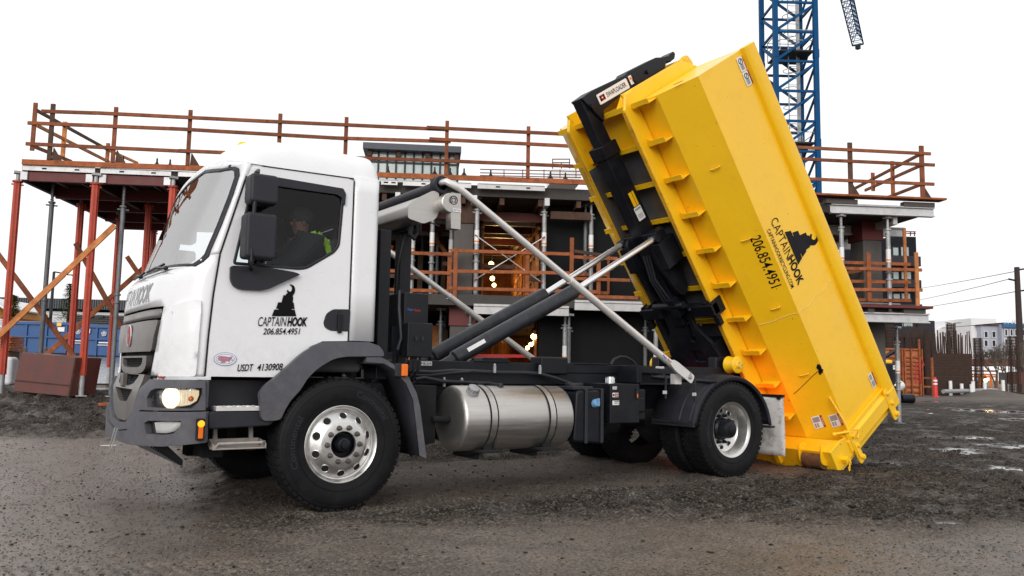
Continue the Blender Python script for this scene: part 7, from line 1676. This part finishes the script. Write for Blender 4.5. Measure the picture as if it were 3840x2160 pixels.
b = MB(); top_ = lambda t: mid_+d*t+EZ*1.1
for s in (-.5, .5): b.bar(mid_+sd_*s, tip+sd_*s, .10, .10)
b.bar(top_(0), top_(Lj), .10, .10); N_ = int(Lj/1.15); 
for i in range(N_):
    t = Lj*i/N_; t2 = Lj*(i+1)/N_
    b.bar(mid_+d*t-sd_*.5, mid_+d*t+sd_*.5, .05, .05)
    for s in (-.5, .5): b.bar(mid_+d*t+sd_*s, top_((t+t2)/2), .04, .04); b.bar(mid_+d*t2+sd_*s, top_((t+t2)/2), .04, .04)
    b.bar(mid_+d*t-sd_*.5, mid_+d*t2+sd_*.5, .035, .035)
b.bar(tip-sd_*.5, tip+sd_*.5, .14, .14); b.build('jib', bluec, cr)
b = MB(); b.box(tip-EZ*.25, (.4, .4, .4)); b.build('jib_end', M['dgrey'], cr, bevel=.05)
b = MB(); b.box(mid_+EZ*.3, (2.4, 2.4, 1.2), e1, e2, EZ); b.bar(mid_, mid_-d*14, 1.2, .5); b.box(mid_-d*13-EZ*.8, (2, 2.2, 1.8), d, sd_, EZ); b.build('slewing_head', bluec, cr)

# ------------------------------------------------------------------ right: black brick building, apartments, rebar, forms
D0 = 75
def dpt(px, py, v): return fa(px, py, v)
bb_ = thing('brick_building', W(*fa(3420, 1200, 60)), 'black brick apartment building with balconies at the right behind the deck', 'building')
v = 60; A = fa(3343, 885, v); Bq = fa(3449, 1330, v); zt = A[2]
brick = bpy.data.materials.new('black_brick'); brick.use_nodes = True; n_ = brick.node_tree.nodes; bt = n_.new('ShaderNodeTexBrick'); bt.inputs['Scale'].default_value = 2.2; n_['Principled BSDF'].inputs['Specular IOR Level'].default_value = .15; n_['Principled BSDF'].inputs['Roughness'].default_value = .8; bt.inputs['Color1'].default_value = (.010, .011, .016, 1); bt.inputs['Color2'].default_value = (.018, .02, .028, 1); bt.inputs['Mortar'].default_value = (.008, .008, .01, 1)
t_ = n_.new('ShaderNodeTexCoord'); mp_ = n_.new('ShaderNodeMapping'); mp_.inputs['Rotation'].default_value = (math.radians(90), 0, math.radians(-28.5)); brick.node_tree.links.new(t_.outputs['Object'], mp_.inputs[0]); brick.node_tree.links.new(mp_.outputs[0], bt.inputs['Vector']); brick.node_tree.links.new(bt.outputs[0], n_['Principled BSDF'].inputs['Base Color'])
b = MB(); ubox(b, A[0], Bq[0], v, v+9, 0, zt); A2_ = fa(3310, 1225, v); ubox(b, A2_[0]-1.5, A[0], v+1, v+9, 0, A2_[2]); b.build('wall', brick, bb_)
E2 = fa(3505, 1203, v+.5); b = MB(); ubox(b, Bq[0], E2[0], v+.5, v+9, 0, E2[2]); b.build('rear_wing', M['dgrey'], bb_)
wg = mat('window_glass', (.35, .42, .40), .08, var=.1)
def win(par, p, q, v, m=wg, fr=.08, fm='dgrey'):
    A = fa(*p, v); Bq = fa(*q, v); u0, u1 = sorted((A[0], Bq[0])); z0, z1 = sorted((A[2], Bq[2]))
    b = MB(); ubox(b, u0-fr, u1+fr, v-.06, v+.02, z0-fr, z1+fr); w = b.build('window', M[fm], par); b = MB(); ubox(b, u0, u1, v-.08, v-.055, z0, z1); b.build('pane', m, w); return w
for p, q in ((A6(1158, 1110), A6(1208, 1185)), (A6(1235, 1105), A6(1308, 1190)), (A6(1160, 1345), A6(1210, 1415)), (A6(1240, 1345), A6(1330, 1415)), (A7(800, 265), A7(860, 310)), (A7(880, 262), A7(960, 312)), (A7(885, 525), A7(990, 580))): win(bb_, p, q, v)
for p, q in ((A6(1155, 1185), A6(1435, 1290)), (A6(1155, 1415), A6(1440, 1500)), (A7(800, 357), A7(1085, 400)), (A7(850, 585), A7(1095, 690))):
    b = MB(); far_box(b, p, q, v-1.2, 1.2); b.build('balcony', M['dgrey'], bb_, bevel=.03)
b = MB()
for p, q in ((A6(1145, 948), A6(1380, 955)), (A6(1145, 965), A6(1380, 972)), (A6(1245, 945), A6(1245, 992)), (A6(1370, 950), A6(1370, 997)), (A6(1330, 955), A6(1330, 995))): b.bar(W(*fa(*p, v+2)), W(*fa(*q, v+2)), .08, .08, up=EV)
b.build('roof_rail', M['redw'], bb_)
ap = thing('apartment_block', W(*fa(3700, 1300, 95)), 'pale grey apartment block with white windows and blue roof sign at the right edge', 'building')
v = 95; greyw = mat('grey_stucco', (.40, .41, .48), .8, var=.05); whit = mat('white_stucco', (.75, .75, .76), .8, var=.03)
b = MB(); far_box(b, A7(1650, 570), A7(1850, 900), v, 14); far_box(b, A7(1850, 552), A7(2120, 900), v-.8, 14); far_box(b, A7(1415, 588), A7(1556, 900), v+6, 14); b.build('wall', greyw, ap)
b = MB(); far_box(b, A7(1556, 500), A7(1810, 720), v+4, 12); far_box(b, A7(1556, 575), A7(1652, 900), v+1, 12); far_box(b, A7(1157, 575), A7(1418, 900), v+8, 12); b.build('wall', whit, ap)
b = MB(); far_box(b, A7(1085, 885), A7(2120, 965), v-1.2, 12); b.build('base_storey', mat('brick_base', (.16, .05, .042), .8), ap)
b = MB(); far_box(b, A7(1648, 562), A7(1852, 572), v-.3, 14.5); far_box(b, A7(1848, 543), A7(2120, 554), v-1.1, 14.5); b.build('cornice', mat('brown_trim', (.09, .055, .05), .7), ap)
for x in (1612, 1684, 1760):
    for y in (630, 715, 825):
        if x > 1650 or y < 640: win(ap, A7(x, y), A7(x+30, y+55), v-.1 if x > 1650 else v+.9, fm='wdecal', m=M['dgrey'])
for x in (1884, 1936, 1980, 2050):
    for y in (610, 705, 815): win(ap, A7(x, y), A7(x+20, y+57), v-.9, fm='wdecal', m=M['dgrey'])
A = fa(*A7(1866, 590), v-1.15); Bq = fa(*A7(2120, 548), v-1.15); b = MB(); ubox(b, A[0], Bq[0], v-1.2, v-1.1, A[2], Bq[2]); sgn = b.build('roof_sign', mat('sign_blue', (.03, .11, .26), .5), ap)
b = MB(); text(b, 'MODERA NORTHGATE COMING', W(A[0]+1.2, v-1.22, A[2]+.5), EU, EZ, 13.0, .62, .01); text(b, 'M', W(A[0]+.2, v-1.22, A[2]+.5), EU, EZ, .7, .6, 0, .3); b.build('sign_lettering', M['wdecal'], sgn, smooth=0, fixn=False)
wb = thing('wrapped_building', W(*fa(3210, 1010, 50)), 'white wrapped wall glimpsed behind the square column on the right', 'building')
b = MB(); far_box(b, A6(650, 1190), A6(880, 1290), 70, 3); b.build('wall', M['wdecal'], wb)
b = MB(); A = fa(*A6(688, 1216), 69.9)
for x in (688, 800): text(b, 'Tyvek', W(*fa(*A6(x, 1214), 69.9)), EU, EZ, 1.7, .5)
b.build('wrap_print', M['gdecal'], wb, smooth=0, fixn=False)
# rebar columns: one built, the rest copied and scaled in place
rust = mat('rebar_rust', (.045, .022, .015), .8, var=.4)
def rebar_mesh(mb, u0, u1, v, z0, z1, hoop=.18, nb=5, dep=None):
    dep = dep or (u1-u0)
    for i in range(nb):
        for j in (0, 1): uu = u0+(u1-u0)*i/(nb-1); mb.bar(W(uu, v+dep*j, z0), W(uu, v+dep*j, z1), .032, .032, up=EU)
    for i in range(1, nb-1):
        for uu in (u0, u1): mb.bar(W(uu, v+dep*i/(nb-1), z0), W(uu, v+dep*i/(nb-1), z1), .032, .032, up=EU)
    for z in np.arange(z0+.1, z1-.05, hoop):
        for p, q in (((u0, v), (u1, v)), ((u1, v), (u1, v+dep)), ((u1, v+dep), (u0, v+dep)), ((u0, v+dep), (u0, v))): mb.bar(W(*p, z), W(*q, z), .03, .035)
gc = 'rebar columns rising on the right'
for (x0, x1, y0, y1, v, lab) in ((758, 812, 560, 800, 42, 'rebar column cage rising above the form panel beside the grey prop'), (1120, 1170, 610, 1200, 44, 'tall rebar column cage right of the orange form panel'), (1350, 1415, 548, 850, 45, 'rebar column cage with bent hooks above the big cage'), (1610, 1675, 690, 1005, 46, 'rebar column cage before the grey apartments, left of the bare trees'), (1955, 2035, 672, 1020, 44, 'rebar column cage overlapping the utility pole')):
    A = fa(*A7(x0, y0), v); Bq = fa(*A7(x1, y1), v); P = W((A[0]+Bq[0])/2, v, 0); b = MB(); z0 = ground_z(P[0], P[1]) if y1 > 1100 else 0; rebar_mesh(b, A[0], Bq[0], v, z0, A[2], .19)
    if x0 == 1350:
        for k in range(4): uu = A[0]+(Bq[0]-A[0])*k/3; b.bar(W(uu, v, A[2]), W(uu+(.45 if k > 1 else -.35), v, A[2]+.05), .03, .03)
    tag(b.build('rebar_column', rust, None), lab, 'rebar column', gc)
rc = thing('rebar_cage', W(*fa(*A7(1380, 1150), 44)), 'big dark rebar wall cage with tall vertical bars at the right', 'rebar cage'); v = 44
A = fa(*A7(1182, 838), v); Bq = fa(*A7(1578, 1160), v); b = MB(); z0 = 0
for j in (0, .6, 1.2, 1.8):
    for i in range(34): uu = A[0]+(Bq[0]-A[0])*(i+.25*j)/34; b.bar(W(uu, v+j, z0), W(uu, v+j, A[2]), .055, .055, up=EU)
    for z in np.arange(z0+.1, A[2], .19): b.bar(W(A[0], v+j, z+.05*j), W(Bq[0], v+j, z+.05*j), .03, .06)
b.build('mat', rust, rc); b = MB(); r_ = np.random.RandomState(3); z2 = fa(*A7(1300, 618), v)[2]
for i in range(52):
    uu = A[0]+(Bq[0]-A[0])*i/51
    if 24 < i < 30: continue
    b.bar(W(uu, v+.9*(i % 3), A[2]-.3), W(uu+r_.normal(0, .05), v+.9*(i % 3), z2+r_.uniform(-.4, .15)), .045, .045, up=EU)
b.build('vertical_bar', rust, rc)
b = MB(); v = 46; zz0 = fa(*A7(940, 800), v)[2]; zz1 = fa(*A7(940, 600), v)[2]
for i in range(30): uu = fa(*A7(860+8*i, 700), v)[0]; b.bar(W(uu, v, zz0-2.5), W(uu+r_.normal(0, .04), v, zz1+r_.uniform(-.5, .5)), .04, .04, up=EU)
tag(b.build('rebar_row', rust, None), 'row of thin vertical bars standing above the orange form panel', 'rebar')
# orange form panel with walers, ladder beside it
v = 42; A = fa(*A7(862, 796), v); Bq = fa(*A7(1066, 1222), v); fp_ = thing('form_panel', W(A[0], v, 0), 'orange plywood wall form with walers standing right of the container', 'formwork panel')
b = MB(); ubox(b, A[0]-1.6, Bq[0], v, v+.1, 0, A[2]); b.build('panel', mat('orange_ply', (.50, .17, .07), .7, var=.25, scale=1.5, dirt=.5, dcol=(.25, .08, .03)), fp_)
for y in (800, 875, 915, 955, 990, 1030, 1075, 1160, 1215): b = MB(); A_ = fa(*A7(862, y), v-.1); ubox(b, A[0]-1.6, Bq[0]+(.7 if y in (1075, 1160) else 0), v-.12, v-.004, A_[2]-.05, A_[2]+.05); b.build('waler', M['wood'], fp_)
for x in (872, 895, 960, 1040, 1063): b = MB(); A_ = fa(*A7(x, 900), v); ubox(b, A_[0]-.04, A_[0]+.04, v-.24, v-.124, 0, A[2]+(.6 if x == 1040 else 0)); b.build('strongback', M['wood'], fp_)
b = MB(); ubox(b, Bq[0]+.6, Bq[0]+.72, v-.3, v-.2, 0, 2.4); b.build('strongback', M['wood'], fp_)
ld = thing('ladder', W(*fa(*A7(1040, 1150), 40)), 'red step ladder leaning against the orange form panel', 'ladder'); v = 40; redm = mat('ladder_red', (.42, .02, .02), .5)
for p, q in ((A7(1022, 930), A7(1018, 1140)), (A7(1052, 930), A7(1072, 1140)), (A7(1072, 880), A7(1100, 960))): b = MB(); b.bar(W(*fa(*p, v)), W(*fa(*q, v)), .06, .06, up=EV); b.build('side_rail', redm, ld)
for y in range(955, 1140, 40): b = MB(); b.bar(W(*fa(*A7(1021, y), v)), W(*fa(*A7(1056+.1*(y-930), y), v)), .05, .03); b.build('rung', redm, ld)
# delineator post, white stub pipes
P = atD(*A7(1212, 1232), 48.5); P[2] = ground_z(P[0], P[1]); H = atD(*A7(1219, 1072), 48.5)[2]-P[2]; dl = thing('delineator_post', P, 'red delineator post with white bands on the dirt right of the form panel', 'post'); redd = mat('delineator_red', (.65, .03, .03), .5)
b = MB(); b.tube([P, P+EZ*.06, P+EZ*.08, P+EZ*H*.9, P+EZ*H], [.17, .16, .13, .10, .04], 12); b.build('tube', redd, dl)
for t in (.62, .78): b = MB(); b.tube([P+EZ*H*t, P+EZ*H*(t+.08)], [.125, .12], 12); b.build('white_band', M['wdecal'], dl)
for i, (x, y0, y1) in enumerate(((1083, 1120, 1212), (1357, 1108, 1182), (1465, 1135, 1170), (1560, 1140, 1168), (1576, 1112, 1166), (1690, 1122, 1172), (1866, 1100, 1130))):
    P = toZ(*A7(x, y1)); dep = 53.0; P = atD(*A7(x, y1), dep); g0 = ground_z(P[0], P[1]); T = atD(*A7(x, y0), dep); b = MB(); b.cyl((P[0], P[1], min(g0, P[2])-.1), (P[0], P[1], T[2]), .11, 10)
    tag(b.build('stub_pipe', M['wdecal'], None), ['white stub pipe at the foot of the orange form panel', 'tall white stub pipe before the big rebar cage', 'short white stub pipe right of the tall one before the cage', 'short white stub pipe at the cage right corner', 'taller white stub pipe beside the short one at the cage corner', 'white stub pipe before the orange bench frames', 'far white stub pipe before the brown steel plates'][i], 'pipe', 'white stub pipes')
# black compact machine behind the container
v = 27; A = fa(*A7(735, 940), v); Bq = fa(*A7(835, 1160), v); mc = thing('compact_machine', W(A[0], v, 0), 'black compact machine with yellow hood and white fender just right of the container', 'machine')
b = MB(); ubox(b, A[0]-.8, Bq[0], v, v+1.2, .55, A[2]); b.build('body', M['black'], mc, bevel=.06)
b = MB()
for k in range(6): ubox(b, A[0]+.25, Bq[0]-.06, v-.02, v+.01, .7+.12*k, .75+.12*k)
b.build('louvre', M['dgrey'], mc)
b = MB(); ubox(b, A[0]-.8, A[0]+.35, v+.1, v+1.1, A[2], A[2]+.16); b.build('hood', M['yellow'], mc, bevel=.05); b = MB(); b.tube([W(A[0]-.2, v+.3, A[2]+.1), W(A[0]+.5, v+.2, A[2]+.55)], .09, 8); b.build('lift_arm', M['black'], mc)
b = MB(); b.cyl(W(A[0]+.2, v-.15, .38), W(A[0]+.2, v+.3, .38), .38, 20); b.cyl(W(A[0]+.2, v+.9, .38), W(A[0]+.2, v+1.3, .38), .38, 20); b.build('wheel', M['rubber'], mc)
b = MB(); b.ball(W(Bq[0]+.2, v+.2, .75), .4, 14, 8, 1, .5, .6); b.build('fender', M['white'], mc); b = MB(); P = fa(*A7(910, 1215), v); b.cyl(W(P[0]-.3, v-.2, .22), W(P[0]+.25, v-.2, .22), .2, 16); b.build('roller_drum', M['black'], mc)
plate('machine_plate', W(fa(*A7(797, 1000), v)[0], v-.02, fa(*A7(797, 998), v)[2]), EU, EZ, .16, .18, [('CAT', .02, .06, .12, .09, .02, 1)], mc)
# orange bench frames, steel plates, pipes on the ground
of_ = thing('bench_frame', W(*fa(*A7(1690, 1140), 48)), 'orange painted steel bench frames with a lit lamp at the right', 'frame'); v = 48; om = mat('orange_frame', (.6, .16, .02), .6)
for y in (1010, 1045, 1065): b = MB(); A_ = fa(*A7(1565, y), v); Bq = fa(*A7(1800, y+6), v); ubox(b, A_[0], Bq[0], v, v+.6 if y == 1010 else v+.1, A_[2]-.05, A_[2]+.06); b.build('beam', M['wood'] if y == 1010 else om, of_)
for x in (1600, 1640, 1690, 1752, 1810): b = MB(); A_ = fa(*A7(x, 1045), v); ubox(b, A_[0]-.06, A_[0]+.06, v, v+.1, 0, A_[2]); b.build('leg', om, of_)
lamp(A7(1697, 1103), 47.5, .16, 60, 'glowing site lamp among the orange bench frames at the right')
sp_ = thing('steel_plate', W(*fa(*A7(1950, 1140), 46)), 'brown rusty steel plates propped upright at the right edge', 'steel plate'); v = 46
b = MB(); far_box(b, A7(1832, 1025), A7(1912, 1140), v, .1); b.build('plate', M['conc'], sp_); b = MB(); far_box(b, A7(1914, 1022), A7(2120, 1142), v-.1, .1); b.build('plate', mat('plate_rust', (.10, .035, .028), .7, var=.2), sp_)
b = MB()
for k in range(5): A_ = fa(*A7(1790, 1150), 44); Bq = fa(*A7(2100, 1155), 44); z = .12+.1*(k // 3); b.cyl(W(A_[0], 43.5+.22*k, z), W(Bq[0], 43.5+.22*k, z), .06, 8)
tag(b.build('steel_bundle', rust, None), 'bundle of rusty bars lying on the dirt at the right edge', 'rebar bundle')
b = MB(); A_ = fa(*A7(1285, 1165), 42); Bq = fa(*A7(1800, 1142), 46); b.tube([W(A_[0], 42, .3), W((A_[0]+Bq[0])/2, 44, .35), W(Bq[0], 46, .4)], .13, 8); tag(b.build('site_pipe', M['gdecal'], None), 'long grey pipe lying before the big rebar cage', 'pipe')
# utility pole with lamps and wires
v = 50; T = fa(*A7(1995, 5), v); B0 = fa(*A7(2040, 900), v); P = W(B0[0], v, 0); P[2] = 0
up = thing('utility_pole', P, 'tall dark utility pole with street lamps at the right edge', 'utility pole')
b = MB(); b.tube([P, (P[0], P[1], T[2])], [.26, .18], 12); b.build('pole', mat('pole_wood', (.035, .022, .02), .8), up)
for q0, q1 in ((A7(2000, 32), A7(2090, 20)), (A7(1990, 138), A7(1920, 120)), (A7(2010, 238), A7(2090, 228))):
    A_ = fa(*q0, v); Bq = fa(*q1, v); b = MB(); b.tube([W(B0[0], v, A_[2]), W(Bq[0], v, Bq[2])], .07, 6); b.build('lamp_arm', M['dgrey'], up)
tg = 'overhead wires'
for q0, q1, sag, lab in ((A7(1990, 45), A7(1095, 190), .2, 'topmost overhead wire from the utility pole'), (A7(1925, 120), A7(1080, 295), .3, 'middle overhead wire, from the pole lamp arm'), (A7(1995, 240), A7(1120, 378), .2, 'lowest overhead wire from the utility pole')):
    A_ = W(*fa(*q0, 49.8)); Bq = W(*fa(*q1, 90)); Bq = Bq+(Bq-A_)*1.2; b = MB(); b.tube([A_+(Bq-A_)*t-EZ*sag*4*t*(1-t) for t in np.linspace(0, 1, 12)], .028, 5); tag(b.build('overhead_wire', M['dgrey'], None), lab, 'wire', tg)
